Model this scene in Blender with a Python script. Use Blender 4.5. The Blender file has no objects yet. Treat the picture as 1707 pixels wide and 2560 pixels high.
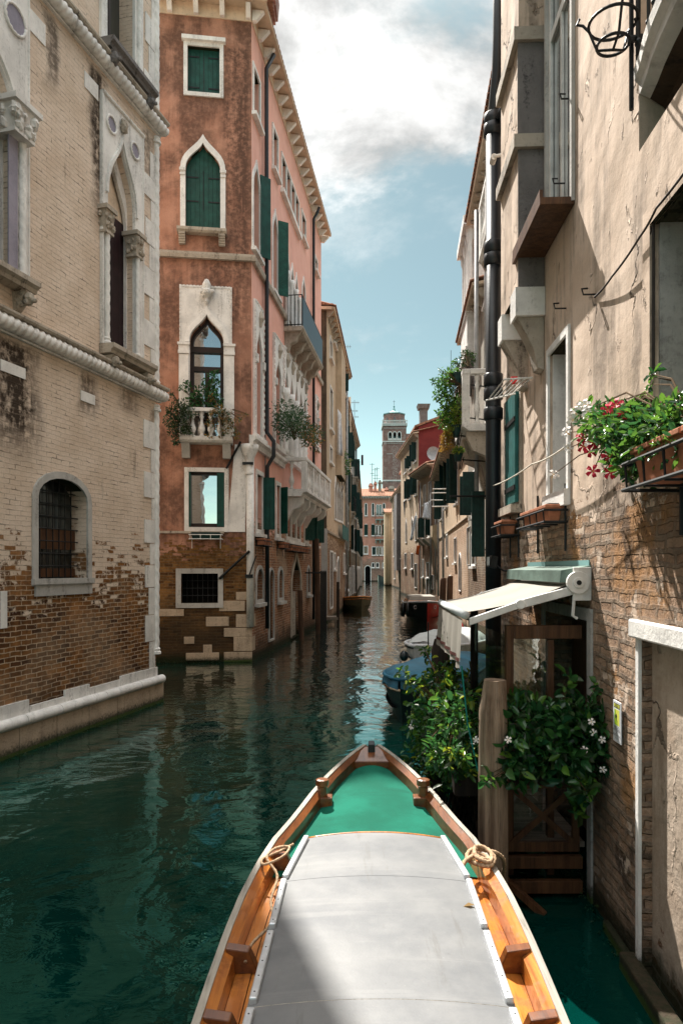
import bpy, bmesh, math, random
import numpy as np
from mathutils import Vector, Matrix
from mathutils.geometry import delaunay_2d_cdt
R = math.radians
random.seed(4)
SC = bpy.context.scene
COL = SC.collection
# ---------------------------------------------------------------- camera
FPX, CX, HY, CAMH = 1707.0, 853.5, 1422.0, 2.4      # focal length, centre and horizon in photo pixels; eye height over the water
cam = bpy.data.cameras.new('camera')
cam.sensor_fit = 'HORIZONTAL'; cam.sensor_width = 24.0; cam.lens = 24.0
cam.shift_y = (HY - 1280.0) / 1707.0
cam.clip_start = 0.05; cam.clip_end = 3000
co = bpy.data.objects.new('camera', cam); COL.objects.link(co)
co.location = (0, 0, CAMH); co.rotation_euler = (R(90), 0, 0)
SC.camera = co
# ---------------------------------------------------------------- sun, sky, exposure
SUN_EL, SUN_AZ = 53.0, -18.6          # degrees; azimuth from +Y towards +X
SUN_STRENGTH, SKY_STRENGTH, EXPOSURE = 5.0, 0.12, 1.18
su = bpy.data.lights.new('sun', 'SUN'); su.energy = SUN_STRENGTH; su.angle = R(0.53); su.color = (1.0, 0.95, 0.87)
so = bpy.data.objects.new('sun', su); COL.objects.link(so)
sd = Vector((math.sin(R(SUN_AZ)) * math.cos(R(SUN_EL)), math.cos(R(SUN_AZ)) * math.cos(R(SUN_EL)), math.sin(R(SUN_EL))))
so.rotation_euler = sd.to_track_quat('Z', 'Y').to_euler()
so.location = (-30, 60, 60)
vs = SC.view_settings
SC.display_settings.display_device = 'sRGB'
vs.view_transform = 'Standard'; vs.look = 'None'; vs.exposure = EXPOSURE; vs.gamma = 1.0; vs.use_curve_mapping = False
cy = SC.cycles
cy.use_denoising = True
cy.max_bounces = 7; cy.diffuse_bounces = 4; cy.glossy_bounces = 4; cy.transmission_bounces = 4; cy.transparent_max_bounces = 8
cy.sample_clamp_indirect = 6.0; cy.blur_glossy = 0.0; cy.caustics_reflective = False; cy.caustics_refractive = False

# ---------------------------------------------------------------- node helpers
class NT:
    def __init__(s, tree): s.t = tree
    def n(s, typ, **kw):
        nd = s.t.nodes.new(typ)
        for k, v in kw.items(): setattr(nd, k, v)
        return nd
    def put(s, sock, v):
        if v is None: return
        if isinstance(v, bpy.types.NodeSocket): s.t.links.new(v, sock)
        elif isinstance(v, (tuple, list)) and len(v) == 3 and sock.type == 'RGBA': sock.default_value = (*v, 1)
        else: sock.default_value = v
    def math(s, op, a, b=None, c=None, clamp=False):
        nd = s.n('ShaderNodeMath', operation=op, use_clamp=clamp)
        s.put(nd.inputs[0], a); s.put(nd.inputs[1], b); s.put(nd.inputs[2], c)
        return nd.outputs[0]
    def noise(s, vec, scale, detail=4, rough=.55, dist=0.0):
        nd = s.n('ShaderNodeTexNoise'); s.put(nd.inputs['Vector'], vec)
        nd.inputs['Scale'].default_value = scale; nd.inputs['Detail'].default_value = detail
        nd.inputs['Roughness'].default_value = rough; nd.inputs['Distortion'].default_value = dist
        return nd.outputs['Fac']
    def vor(s, vec, scale, feature='F1', rand=1.0):
        nd = s.n('ShaderNodeTexVoronoi', feature=feature); s.put(nd.inputs['Vector'], vec)
        nd.inputs['Scale'].default_value = scale; nd.inputs['Randomness'].default_value = rand
        return nd
    def map(s, vec, scale=(1, 1, 1), loc=(0, 0, 0)):
        nd = s.n('ShaderNodeMapping'); s.put(nd.inputs['Vector'], vec)
        nd.inputs['Scale'].default_value = scale; nd.inputs['Location'].default_value = loc
        return nd.outputs[0]
    def mr(s, v, a, b, c=0.0, d=1.0, smooth=True):
        nd = s.n('ShaderNodeMapRange', interpolation_type='SMOOTHSTEP' if smooth else 'LINEAR')
        s.put(nd.inputs[0], v)
        for i, x in enumerate((a, b, c, d)): s.put(nd.inputs[1 + i], x)
        return nd.outputs[0]
    def mix(s, fac, a, b, mode='MIX'):
        nd = s.n('ShaderNodeMix', data_type='RGBA', blend_type=mode)
        s.put(nd.inputs[0], fac); s.put(nd.inputs[6], a); s.put(nd.inputs[7], b)
        return nd.outputs[2]
    def mixf(s, fac, a, b):
        nd = s.n('ShaderNodeMix', data_type='FLOAT')
        s.put(nd.inputs[0], fac); s.put(nd.inputs[2], a); s.put(nd.inputs[3], b)
        return nd.outputs[0]
    def bump(s, h, dist=.01, strength=1.0, normal=None):
        nd = s.n('ShaderNodeBump'); s.put(nd.inputs['Height'], h)
        nd.inputs['Distance'].default_value = dist; nd.inputs['Strength'].default_value = strength
        s.put(nd.inputs['Normal'], normal)
        return nd.outputs[0]
    def uv(s): return s.n('ShaderNodeTexCoord').outputs['UV']
    def obj(s): return s.n('ShaderNodeTexCoord').outputs['Object']
    def sep(s, v):
        nd = s.n('ShaderNodeSeparateXYZ'); s.put(nd.inputs[0], v); return nd.outputs
    def comb(s, x, y, z=0.0):
        nd = s.n('ShaderNodeCombineXYZ')
        for i, v in enumerate((x, y, z)): s.put(nd.inputs[i], v)
        return nd.outputs[0]
    def vadd(s, a, b, sc=1.0):
        m = s.n('ShaderNodeVectorMath', operation='MULTIPLY_ADD'); s.put(m.inputs[0], b); m.inputs[1].default_value = (sc,) * 3; s.put(m.inputs[2], a)
        return m.outputs[0]
    def brick(s, vec, c1, c2, mortar, w=.26, h=.075, ms=.009, bias=0.0):
        nd = s.n('ShaderNodeTexBrick'); s.put(nd.inputs['Vector'], vec)
        s.put(nd.inputs['Color1'], c1); s.put(nd.inputs['Color2'], c2); s.put(nd.inputs['Mortar'], mortar)
        nd.inputs['Scale'].default_value = 1.0; nd.inputs['Mortar Size'].default_value = ms; nd.inputs['Mortar Smooth'].default_value = .35
        nd.inputs['Bias'].default_value = bias; nd.inputs['Brick Width'].default_value = w; nd.inputs['Row Height'].default_value = h
        return nd

def newmat(name):
    m = bpy.data.materials.new(name); m.use_nodes = True
    t = NT(m.node_tree); b = m.node_tree.nodes['Principled BSDF']
    b.inputs['Roughness'].default_value = .85
    b.inputs['Specular IOR Level'].default_value = .25
    return m, t, b

# ---------------------------------------------------------------- world: Nishita sky with broken cloud
w = bpy.data.worlds.new('World'); SC.world = w; w.use_nodes = True
t = NT(w.node_tree); bg = w.node_tree.nodes['Background']
sky = t.n('ShaderNodeTexSky'); sky.sky_type = 'NISHITA'; sky.sun_disc = False
sky.sun_elevation = R(SUN_EL); sky.sun_rotation = R(SUN_AZ); sky.air_density = 1.0; sky.dust_density = .6; sky.ozone_density = 2.0
gen = t.n('ShaderNodeTexCoord').outputs['Generated']
x_, y_, z_ = t.sep(gen)
zz = t.math('ADD', t.math('MAXIMUM', z_, 0.0), .12)
cp = t.comb(t.math('DIVIDE', x_, zz), t.math('DIVIDE', y_, zz), 0.0)
n1 = t.noise(t.map(cp, (1.0, 1.0, 1), (3.1, 1.3, 0)), 1.15, 9, .62, .25)
n2 = t.noise(t.map(cp, (1.0, 1.0, 1), (7.7, 4.2, 0)), 3.2, 8, .6, .2)
nn = t.math('ADD', t.math('MULTIPLY', n1, .72), t.math('MULTIPLY', n2, .28))
cover = t.mr(z_, .41, .57, -.20, .12)
cl = t.mr(t.math('ADD', nn, cover), .47, .60)
wisps = t.mr(t.math('ADD', nn, t.mr(z_, .05, .40, -.13, -.03)), .50, .64, 0.0, .32)
cl = t.math('MAXIMUM', cl, wisps)
skyc = t.mix(1.0, sky.outputs[0], (.83, 1.11, .85), 'MULTIPLY')
hs = t.n('ShaderNodeHueSaturation'); hs.inputs['Saturation'].default_value = .72; t.put(hs.inputs['Color'], skyc)
lum = t.mr(n2, .32, .66, 1.9, 4.7)
cc = t.n('ShaderNodeCombineColor'); t.put(cc.inputs[0], lum); t.put(cc.inputs[1], t.math('MULTIPLY', lum, 1.0)); t.put(cc.inputs[2], t.math('MULTIPLY', lum, .985))
high = t.mr(z_, .58, .80, 1.0, 2.6)  # unseen sky overhead brightened to fill the shaded walls
dim = t.mr(z_, .02, .32, .66, .45)
body = t.mix(cl, t.mix(1.0, hs.outputs[0], t.comb(dim, dim, dim), 'MULTIPLY'), cc.outputs[0])
t.put(bg.inputs['Color'], t.mix(1.0, body, t.comb(high, high, high), 'MULTIPLY'))
bg.inputs['Strength'].default_value = SKY_STRENGTH

# ---------------------------------------------------------------- materials
MATS = {}
def flat(name, c, rough=.7, spec=.25, metal=0.0, var=.18, vs=6.0, bumpd=0.0, bs=40.0, coat=0.0):
    m, t, b = newmat(name); o = t.obj()
    n = t.noise(o, vs, 6, .6)
    col = t.mix(t.mr(n, .3, .7, 0, 1), tuple(x * (1 - var) for x in c), tuple(min(1, x * (1 + var)) for x in c))
    t.put(b.inputs['Base Color'], col)
    b.inputs['Roughness'].default_value = rough; b.inputs['Specular IOR Level'].default_value = spec; b.inputs['Metallic'].default_value = metal
    b.inputs['Coat Weight'].default_value = coat; b.inputs['Coat Roughness'].default_value = .12
    if bumpd: t.put(b.inputs['Normal'], t.bump(t.noise(o, bs, 5, .65), bumpd))
    MATS[name] = m; return m

def stone(name, c, grime=.45, gcol=(.06, .05, .04), scale=2.2, bumpd=.006):
    m, t, b = newmat(name); o = t.obj()
    n = t.noise(o, scale, 8, .65); n2 = t.noise(o, 28, 6, .7)
    x, y, z = t.sep(o)
    st = t.noise(t.comb(t.math('MULTIPLY', t.math('ADD', x, y), 6.0), t.math('MULTIPLY', z, .7)), 1.0, 6, .7)
    col = t.mix(t.mr(n, .32, .68), tuple(v * .82 for v in c), tuple(min(1, v * 1.1) for v in c))
    g = t.math('MULTIPLY', t.mr(t.math('ADD', t.math('MULTIPLY', st, .6), t.math('MULTIPLY', n2, .4)), .5, .66), grime)
    col = t.mix(g, col, gcol)
    col = t.mix(t.mr(t.math('ADD', z, t.math('MULTIPLY', t.math('SUBTRACT', n2, .5), .25)), .17, .05, 0, .9), col, (.016, .024, .010))
    col = t.mix(t.mr(t.math('ADD', z, t.math('MULTIPLY', t.math('SUBTRACT', n2, .5), .06)), .06, .035, 0, .75), col, (.045, .085, .012))
    t.put(b.inputs['Base Color'], col)
    t.put(b.inputs['Normal'], t.bump(t.math('ADD', t.math('MULTIPLY', n, .5), n2), bumpd))
    MATS[name] = m; return m

def facade(name, top, top2, b1=(.24, .11, .055), b2=(.10, .045, .025), mortar=(.42, .33, .24), zb=1.0, zf=.6, amp=.8,
           soot=.3, sootc=(.045, .025, .02), sscale=1.0, s0=.52, bumpd=.012, bw=.26, bh=.075, patch=0.0, wear=0.0, dark_z=None, fine=.5, streak=0.5, ms=.010, rowb=0.0, stains=(), dist=.055, pf=.55, mcon=1.0, hps=1.0, vary=None, remn=0.0):
    """plaster above, bare brick below; everything in wall metres (UV)"""
    m, t, b = newmat(name); uv = t.uv(); u, v, _ = t.sep(uv)
    big = t.noise(uv, .55, 6, .6); mid = t.noise(uv, 1.9, 8, .62); fin = t.noise(uv, 34, 6, .7); f2 = t.noise(uv, 9, 6, .68)
    dv = t.n('ShaderNodeTexNoise'); t.put(dv.inputs['Vector'], uv); dv.inputs['Scale'].default_value = 5.5; dv.inputs['Detail'].default_value = 5
    off = t.n('ShaderNodeVectorMath', operation='SUBTRACT'); t.put(off.inputs[0], dv.outputs['Color']); off.inputs[1].default_value = (.5, .5, .5)
    wuv = t.vadd(uv, off.outputs[0], dist)
    br = t.brick(wuv, b1, b2, mortar, bw, bh, ms)
    br2 = t.brick(t.map(wuv, (1, 1, 1), (0, 0, 0)), (1, 1, 1), (0, 0, 0), (.5, .5, .5), bw, bh, ms)
    bc = t.mix(t.mr(f2, .35, .7, 0, .55), br.outputs['Color'], tuple(x * .35 for x in b2))
    bc = t.mix(t.mr(mid, .5, .7, 0, .5), bc, tuple(min(1, x * 1.5) for x in b1))
    bc = t.mix(t.math('MULTIPLY', t.mr(big, .48, .62), .55 * mcon), bc, mortar)
    if vary:
        v1 = t.noise(t.map(uv, (1, 1, 1), (5.3, 2.1, 0)), 1.4, 7, .65)
        bc = t.mix(t.math('MULTIPLY', t.mr(v1, .50, .62), .65), bc, vary[0])
        bc = t.mix(t.math('MULTIPLY', t.mr(t.noise(t.map(uv, (1, 1, 1), (9.1, 7.7, 0)), 2.1, 8, .7), .54, .64), .8), bc, vary[1])
    pc = t.mix(t.mr(mid, .33, .67), top, top2)
    pc = t.mix(t.math('MULTIPLY', t.mr(fin, .45, .7), fine * .5), pc, tuple(x * .5 for x in top2))
    st = t.noise(t.comb(t.math('MULTIPLY', u, 3.2 * sscale), t.math('MULTIPLY', v, .32 * sscale), 3.0), 1.0, 8, .68, .3)
    pat = t.noise(uv, .8 * sscale, 9, .68, .4)
    sm = t.mr(t.math('ADD', t.math('MULTIPLY', st, streak), t.math('MULTIPLY', pat, 1 - streak)), s0, s0 + .13)
    sm = t.math('MULTIPLY', sm, t.mr(f2, .25, .6, .45, 1.0))
    for (su0, su1, sv0, sv1, sstr) in stains:
        wob = t.math('MULTIPLY', t.math('SUBTRACT', mid, .5), .5)
        uu = t.math('ADD', u, wob)
        bx_ = t.math('MULTIPLY', t.math('MULTIPLY', t.mr(uu, su0, su0 + (su1 - su0) * .35), t.mr(uu, su1, su1 - (su1 - su0) * .35)), t.math('MULTIPLY', t.mr(v, sv0, sv0 + (sv1 - sv0) * .5), t.mr(v, sv1 + .12, sv1 - .05)))
        sm = t.math('MAXIMUM', sm, t.math('MULTIPLY', t.math('MULTIPLY', bx_, t.mr(t.math('ADD', t.math('MULTIPLY', st, .5), t.math('MULTIPLY', f2, .5)), .36, .56)), sstr / max(soot, .01)))
    pc = t.mix(t.math('MULTIPLY', sm, soot, clamp=True), pc, sootc)
    nz = t.math('MULTIPLY', t.math('SUBTRACT', t.math('ADD', t.math('MULTIPLY', mid, .6), t.math('MULTIPLY', big, .6)), .6), amp * 4)
    mk = t.math('ADD', t.math('DIVIDE', t.math('SUBTRACT', zb, v), zf), nz)
    bper = t.math('MULTIPLY', t.math('SUBTRACT', br2.outputs['Color'], .5), .9)
    mk = t.math('ADD', mk, t.math('ADD', t.math('MULTIPLY', t.math('SUBTRACT', f2, .5), 1.6), bper))
    mask = t.mr(mk, .42, .58)
    if remn:
        mask = t.math('MULTIPLY', mask, t.math('SUBTRACT', 1.0, t.math('MULTIPLY', t.mr(t.math('ADD', t.noise(t.map(uv, (1, 1, 1), (2.2, 8.1, 0)), 2.3, 9, .7), t.math('MULTIPLY', t.math('SUBTRACT', br2.outputs['Color'], .5), .10)), .565, .60), remn)))
    if patch:
        mask = t.math('MAXIMUM', mask, t.math('MULTIPLY', t.mr(t.math('ADD', t.noise(uv, 1.1, 8, .7), t.math('MULTIPLY', t.math('SUBTRACT', br2.outputs['Color'], .5), .16)), .62, .66), patch))
    col = t.mix(mask, pc, bc)
    if rowb: # thin wash that lets the brick courses show
        col = t.mix(t.math('MULTIPLY', t.math('SUBTRACT', 1.0, mask), t.math('MULTIPLY', t.mr(br.outputs['Fac'], .1, .7), t.mr(t.noise(t.map(uv, (3.5, 13.0, 1)), 1.0, 5, .7), .50, .64, 0.05, rowb))), col, tuple(x * .30 for x in top2))
    if dark_z is not None:
        col = t.mix(t.mr(t.math('ADD', v, t.math('MULTIPLY', t.math('SUBTRACT', mid, .5), 1.2)), dark_z, dark_z * .35, 0, .72), col, (.030, .022, .014))
    col = t.mix(t.mr(t.math('ADD', v, t.math('MULTIPLY', t.math('SUBTRACT', f2, .5), .3)), .30, .08, 0, .92), col, (.013, .020, .008))
    t.put(b.inputs['Base Color'], col); b.inputs['Roughness'].default_value = .9; b.inputs['Specular IOR Level'].default_value = .15
    hb = t.math('ADD', t.math('MULTIPLY', t.math('SUBTRACT', 1.0, br.outputs['Fac']), 1.0), t.math('ADD', t.math('MULTIPLY', f2, 1.1), t.math('MULTIPLY', fin, .4)))
    hp = t.math('ADD', t.math('MULTIPLY', t.noise(uv, 1.5, 2, .5), 1.3), t.math('ADD', t.math('MULTIPLY', f2, pf), t.math('MULTIPLY', fin, .3 * pf)))
    if rowb: hp = t.math('ADD', hp, t.math('MULTIPLY', t.math('SUBTRACT', 1.0, br.outputs['Fac']), .7))
    if wear:
        ce = t.vor(t.vadd(t.map(uv, (1, .7, 1)), off.outputs[0], .35), .75, 'DISTANCE_TO_EDGE').outputs['Distance']
        crack = t.math('MULTIPLY', t.mr(ce, .012, .003), t.mr(t.noise(uv, .9, 3, .5), .50, .60))
        col = t.mix(t.math('MULTIPLY', t.math('MULTIPLY', crack, t.math('SUBTRACT', 1.0, mask)), .75), col, tuple(x * .22 for x in top2)); t.put(b.inputs['Base Color'], col)
        hp = t.math('SUBTRACT', hp, crack)
        hp = t.math('SUBTRACT', hp, t.math('MULTIPLY', t.mr(t.noise(t.map(uv, (1.0, .42, 1)), 7.0, 6, .62, .5), .615, .655), t.math('MULTIPLY', t.mr(t.noise(uv, .7, 3, .6), .42, .6), wear)))
    h = t.mixf(mask, t.math('ADD', t.math('MULTIPLY', hp, hps), 1.2), hb)
    t.put(b.inputs['Normal'], t.bump(h, bumpd))
    MATS[name] = m; return m

def wood(name, c1, c2, rough=.6, scale=1.0, coat=0.0, axis='z', bumpd=.003, spec=.3):
    m, t, b = newmat(name); o = t.obj()
    sc = {'z': (16, 16, .9), 'y': (16, .9, 16), 'x': (.9, 16, 16)}[axis]
    n = t.noise(t.map(o, tuple(s * scale for s in sc)), 1.0, 6, .65, .5); f = t.noise(t.map(o, tuple(s * 4 * scale for s in sc)), 1.0, 4, .7)
    big = t.noise(o, 2.2, 5, .6)
    col = t.mix(t.mr(n, .33, .68), c1, c2)
    col = t.mix(t.math('MULTIPLY', t.mr(f, .5, .68), .55), col, tuple(x * .35 for x in c1))
    col = t.mix(t.math('MULTIPLY', t.mr(big, .45, .7), .35), col, tuple(min(1, x * 1.35) for x in c2))
    t.put(b.inputs['Base Color'], col); b.inputs['Roughness'].default_value = rough; b.inputs['Specular IOR Level'].default_value = spec
    if coat > .4:
        sc_ = t.mr(t.noise(t.map(o, (11, 3, 11)), 1.0, 8, .75), .60, .70); gr = t.mr(t.noise(o, 5.5, 8, .7), .52, .68)
        col = t.mix(t.math('MULTIPLY', gr, .5), col, tuple(x * .28 for x in c1)); col = t.mix(t.math('MULTIPLY', sc_, .35), col, (.50, .36, .22)); t.put(b.inputs['Base Color'], col)
        t.put(b.inputs['Coat Weight'], t.mixf(sc_, coat, .05)); t.put(b.inputs['Roughness'], t.mixf(gr, rough, .65))
    else: b.inputs['Coat Weight'].default_value = coat
    b.inputs['Coat Roughness'].default_value = .08
    t.put(b.inputs['Normal'], t.bump(t.math('ADD', n, t.math('MULTIPLY', f, .6)), bumpd))
    MATS[name] = m; return m

def leafmat(name, c1, c2, rough=.32, trans=.35):
    m, t, b = newmat(name)
    g = t.n('ShaderNodeNewGeometry'); rnd = g.outputs['Random Per Island']
    col = t.mix(t.math('POWER', rnd, 1.3), c1, c2)
    t.put(b.inputs['Base Color'], col); b.inputs['Roughness'].default_value = rough; b.inputs['Specular IOR Level'].default_value = .5
    tr = t.n('ShaderNodeBsdfTranslucent'); t.put(tr.inputs['Color'], t.mix(.5, col, tuple(min(1, x * 1.6) for x in c2)))
    mx = t.n('ShaderNodeMixShader'); mx.inputs[0].default_value = trans
    m.node_tree.links.new(b.outputs[0], mx.inputs[1]); m.node_tree.links.new(tr.outputs[0], mx.inputs[2])
    m.node_tree.links.new(mx.outputs[0], m.node_tree.nodes['Material Output'].inputs['Surface'])
    MATS[name] = m; return m

def glassmat(name, base=(.012, .016, .018), refl=.45, rough=.02, tint=(.75, .9, .95)):
    m, t, b = newmat(name); o = t.obj()
    b.inputs['Roughness'].default_value = .3; t.put(b.inputs['Base Color'], base)
    gl = t.n('ShaderNodeBsdfGlossy'); gl.inputs['Roughness'].default_value = rough; t.put(gl.inputs['Color'], tint)
    t.put(gl.inputs['Normal'], t.bump(t.noise(o, 1.6, 2, .5), .004))
    mx = t.n('ShaderNodeMixShader'); mx.inputs[0].default_value = refl
    m.node_tree.links.new(b.outputs[0], mx.inputs[1]); m.node_tree.links.new(gl.outputs[0], mx.inputs[2])
    m.node_tree.links.new(mx.outputs[0], m.node_tree.nodes['Material Output'].inputs['Surface'])
    MATS[name] = m; return m

def cleargl(name, refl=.18):
    m, t, b = newmat(name)
    tr = t.n('ShaderNodeBsdfTransparent'); tr.inputs['Color'].default_value = (.82, .90, .86, 1)
    gl = t.n('ShaderNodeBsdfGlossy'); gl.inputs['Roughness'].default_value = .02
    t.put(gl.inputs['Normal'], t.bump(t.noise(t.obj(), 5, 3, .5), .004))
    mx = t.n('ShaderNodeMixShader'); mx.inputs[0].default_value = refl
    m.node_tree.links.new(tr.outputs[0], mx.inputs[1]); m.node_tree.links.new(gl.outputs[0], mx.inputs[2])
    m.node_tree.links.new(mx.outputs[0], m.node_tree.nodes['Material Output'].inputs['Surface'])
    MATS[name] = m; return m

def planks(name, c, step=.11, rough=.55, horiz=False, gap=.35):
    """painted boards: grooves every step metres across (UV)"""
    m, t, b = newmat(name); u, v, _ = t.sep(t.uv())
    q = t.math('FRACT', t.math('DIVIDE', v if horiz else u, step))
    g = t.mr(t.math('ABSOLUTE', t.math('SUBTRACT', q, .5)), .44, .49)
    n = t.noise(t.obj(), 5, 6, .65)
    col = t.mix(t.mr(n, .35, .7), tuple(x * .75 for x in c), tuple(x * 1.25 for x in c))
    col = t.mix(t.math('MULTIPLY', g, gap), col, tuple(x * .25 for x in c))
    t.put(b.inputs['Base Color'], col); b.inputs['Roughness'].default_value = rough; b.inputs['Specular IOR Level'].default_value = .3
    t.put(b.inputs['Normal'], t.bump(t.math('SUBTRACT', 1.0, g), .006))
    MATS[name] = m; return m

facade('left_brick', (.76, .625, .51), (.65, .515, .40), b1=(.30, .135, .045), b2=(.060, .024, .012), mortar=(.56, .43, .30), zb=3.0, zf=1.2, amp=.8,
       soot=.8, sootc=(.05, .035, .025), sscale=1.2, s0=.60, bumpd=.008, rowb=.85, streak=.8, dark_z=.85, bw=.20, bh=.066, ms=.008, dist=.045, mcon=.35,
       stains=((-4.1, -2.9, 3.6, 5.32, 1.1), (-2.3, -1.7, 4.6, 5.32, .8), (-2.0, -1.45, 7.4, 10.1, 1.0), (-3.0, -2.6, 8.9, 10.1, .8), (-.55, .0, 8.6, 10.1, .7), (-.3, .0, 3.9, 5.2, .6), (-1.3, -.4, 4.9, 5.4, .6)))
facade('orange_front', (.52, .275, .19), (.40, .195, .13), b1=(.27, .135, .045), b2=(.085, .038, .016), mortar=(.20, .135, .07), zb=3.35, zf=.7, amp=.5,
       soot=.85, sootc=(.105, .058, .042), sscale=.8, s0=.425, bumpd=.008, streak=.35, dark_z=2.0, bw=.22, bh=.07, mcon=.4,
       stains=((-.95, .25, 6.0, 15.8, .95), (-3.6, -2.1, 2.8, 9.9, .85), (-2.0, -.7, 11.6, 13.6, .7), (-1.6, .1, 7.8, 10.3, .9), (-3.2, -2.4, 9.3, 10.1, .8)))
facade('pink_side', (.84, .475, .39), (.78, .415, .33), b1=(.40, .20, .11), b2=(.22, .10, .06), mortar=(.48, .38, .29), zb=3.9, zf=.6, amp=.35,
       soot=.30, sootc=(.30, .16, .13), sscale=1.2, s0=.54, bumpd=.005, streak=.85, dark_z=.8, fine=.25)
facade('near_right', (.70, .56, .45), (.61, .475, .37), b1=(.54, .37, .26), b2=(.38, .24, .155), mortar=(.33, .25, .185), zb=3.0, zf=.35, amp=.40,
       soot=.68, sootc=(.16, .125, .10), sscale=1.3, s0=.475, bumpd=.060, wear=1.5, ms=.018, bw=.235, bh=.078, streak=.65, fine=.3, dist=.06, pf=.16, hps=.55, mcon=.5, vary=((.50, .245, .085), (.075, .055, .042)), remn=.9, stains=((-4.6, -3.9, 2.4, 3.9, .8), (-2.6, -1.6, 2.1, 3.4, .7), (-4.3, -3.0, 3.2, 5.4, .45), (-.9, .2, 2.0, 3.2, .8)))
facade('far_tan', (.58, .45, .32), (.48, .36, .25), b1=(.30, .17, .10), b2=(.18, .10, .06), mortar=(.48, .38, .28), zb=4.4, zf=1.0, amp=.6, soot=.55, sootc=(.16, .12, .09), s0=.52, bumpd=.012, streak=.75)
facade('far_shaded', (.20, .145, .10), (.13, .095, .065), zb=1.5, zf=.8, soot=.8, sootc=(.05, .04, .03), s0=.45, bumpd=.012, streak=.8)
facade('far_grey', (.36, .33, .28), (.26, .235, .195), b1=(.24, .15, .09), b2=(.12, .07, .045), mortar=(.35, .28, .21), zb=3.5, zf=1.2, soot=.65, sootc=(.07, .06, .05), s0=.50, bumpd=.012, streak=.75)
facade('far_brick', (.50, .36, .24), (.40, .28, .19), b1=(.36, .215, .135), b2=(.24, .135, .085), mortar=(.55, .44, .33), zb=8.2, zf=1.0, amp=.5, soot=.5, sootc=(.13, .10, .08), s0=.53, bumpd=.014, streak=.7)
facade('brick_pale', (.62, .48, .34), (.54, .41, .29), b1=(.52, .35, .235), b2=(.44, .28, .18), mortar=(.62, .48, .36), zb=4.2, zf=.15, amp=.1, soot=.2, sootc=(.2, .16, .12), bumpd=.012)
facade('end_pink', (.68, .33, .25), (.58, .27, .20), b1=(.40, .24, .17), b2=(.26, .15, .11), mortar=(.50, .38, .32), zb=5.2, zf=1.8, amp=.6, soot=.4, sootc=(.28, .15, .12), s0=.52, bumpd=.012)
facade('yellow_plaster', (.56, .45, .31), (.48, .38, .26), zb=.8, zf=.8, soot=.2, bumpd=.01)
facade('red_plaster', (.24, .045, .042), (.19, .035, .034), zb=-5, soot=.3, sootc=(.09, .025, .025), bumpd=.008)
facade('tower_brick', (.36, .21, .18), (.30, .17, .145), b1=(.36, .21, .18), b2=(.29, .165, .14), mortar=(.44, .32, .29), zb=500, bw=1.1, bh=.5, ms=.03, soot=.1, bumpd=.02)
stone('white_stone', (.78, .76, .73), .5)
stone('pale_stone', (.84, .82, .79), .3)
stone('dirty_stone', (.46, .40, .33), .85, (.05, .04, .032), 3.0, .012)
stone('grey_stone', (.48, .465, .44), .55)
stone('plinth_stone', (.52, .405, .295), .6, (.09, .06, .04), 2.5, .02)
stone('sooty_stone', (.20, .185, .18), .95, (.022, .02, .022), 3.5, .012); stone('dark_brown_stone', (.085, .055, .036), .8, (.012, .010, .009), 2.5, .012)
stone('cream_plaster', (.66, .53, .40), .25)
stone('lilac_marble', (.30, .28, .34), .5, (.16, .14, .19), 3.0)
facade('door_plaster', (.52, .43, .35), (.38, .29, .22), zb=.35, zf=.5, soot=.7, sootc=(.20, .145, .10), sscale=1.6, s0=.47, bumpd=.02, wear=.8, streak=.45)
planks('green_shutter', (.008, .062, .048)); planks('green_slats', (.010, .085, .062), .045, horiz=True, gap=.7)
planks('dark_green_shutter', (.006, .034, .030), .12); planks('teal_shutter', (.020, .125, .120), .14, gap=.6)
planks('brown_shutter', (.022, .009, .011), .22)
flat('iron', (.012, .013, .014), .5, .4, .3, .3)
flat('pipe_black', (.010, .013, .017), .42, .45, .0, .35, 3, .001)
flat('pipe_grey', (.30, .30, .30), .5, .4, .2)
flat('dark_interior', (.006, .006, .006), .9, .05)
flat('dark_frame', (.022, .011, .008), .5, .35)
flat('white_paint', (.74, .73, .70), .4, .4)
flat('aluminium', (.62, .64, .66), .35, .5, .55, .12, 14)
flat('terracotta', (.42, .17, .095), .85, .2, 0, .25, 9, .002)
flat('roof_tile', (.30, .155, .10), .9, .15, 0, .5, 5, .006)
flat('canvas_cream', (.31, .29, .255), .9, .1, 0, .08, 2)
flat('canvas_grey', (.50, .53, .53), .8, .2, 0, .12, 2)
flat('canvas_brown', (.09, .030, .025), .9, .1)
flat('blue_tarp', (.022, .13, .21), .55, .35, 0, .3, 2.5, .004, 12)
flat('navy_hull', (.006, .016, .022), .3, .5); flat('black_hull', (.008, .008, .009), .35, .5); flat('red_hull', (.42, .018, .014), .4, .5)
flat('white_hull', (.62, .65, .68), .35, .5); flat('olive_hull', (.10, .085, .05), .5, .4)
flat('red_plastic', (.62, .012, .012), .35, .5)
flat('copper_green', (.115, .17, .145), .55, .35, .1, .35, 4, .002)
flat('rope_beige', (.44, .31, .20), .9, .1, 0, .35, 60, .004, 90); flat('rope_white', (.62, .58, .50), .9, .1); flat('rope_teal', (.02, .22, .19), .8, .1)
flat('cable', (.05, .042, .038), .7, .2)
flat('cloth_white', (.72, .74, .78), .9, .1); flat('cloth_blue', (.05, .11, .18), .9, .1, 0, .9, 18); flat('cloth_plum', (.07, .02, .035), .9, .1); flat('cloth_orange', (.50, .10, .02), .9, .1)
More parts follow.
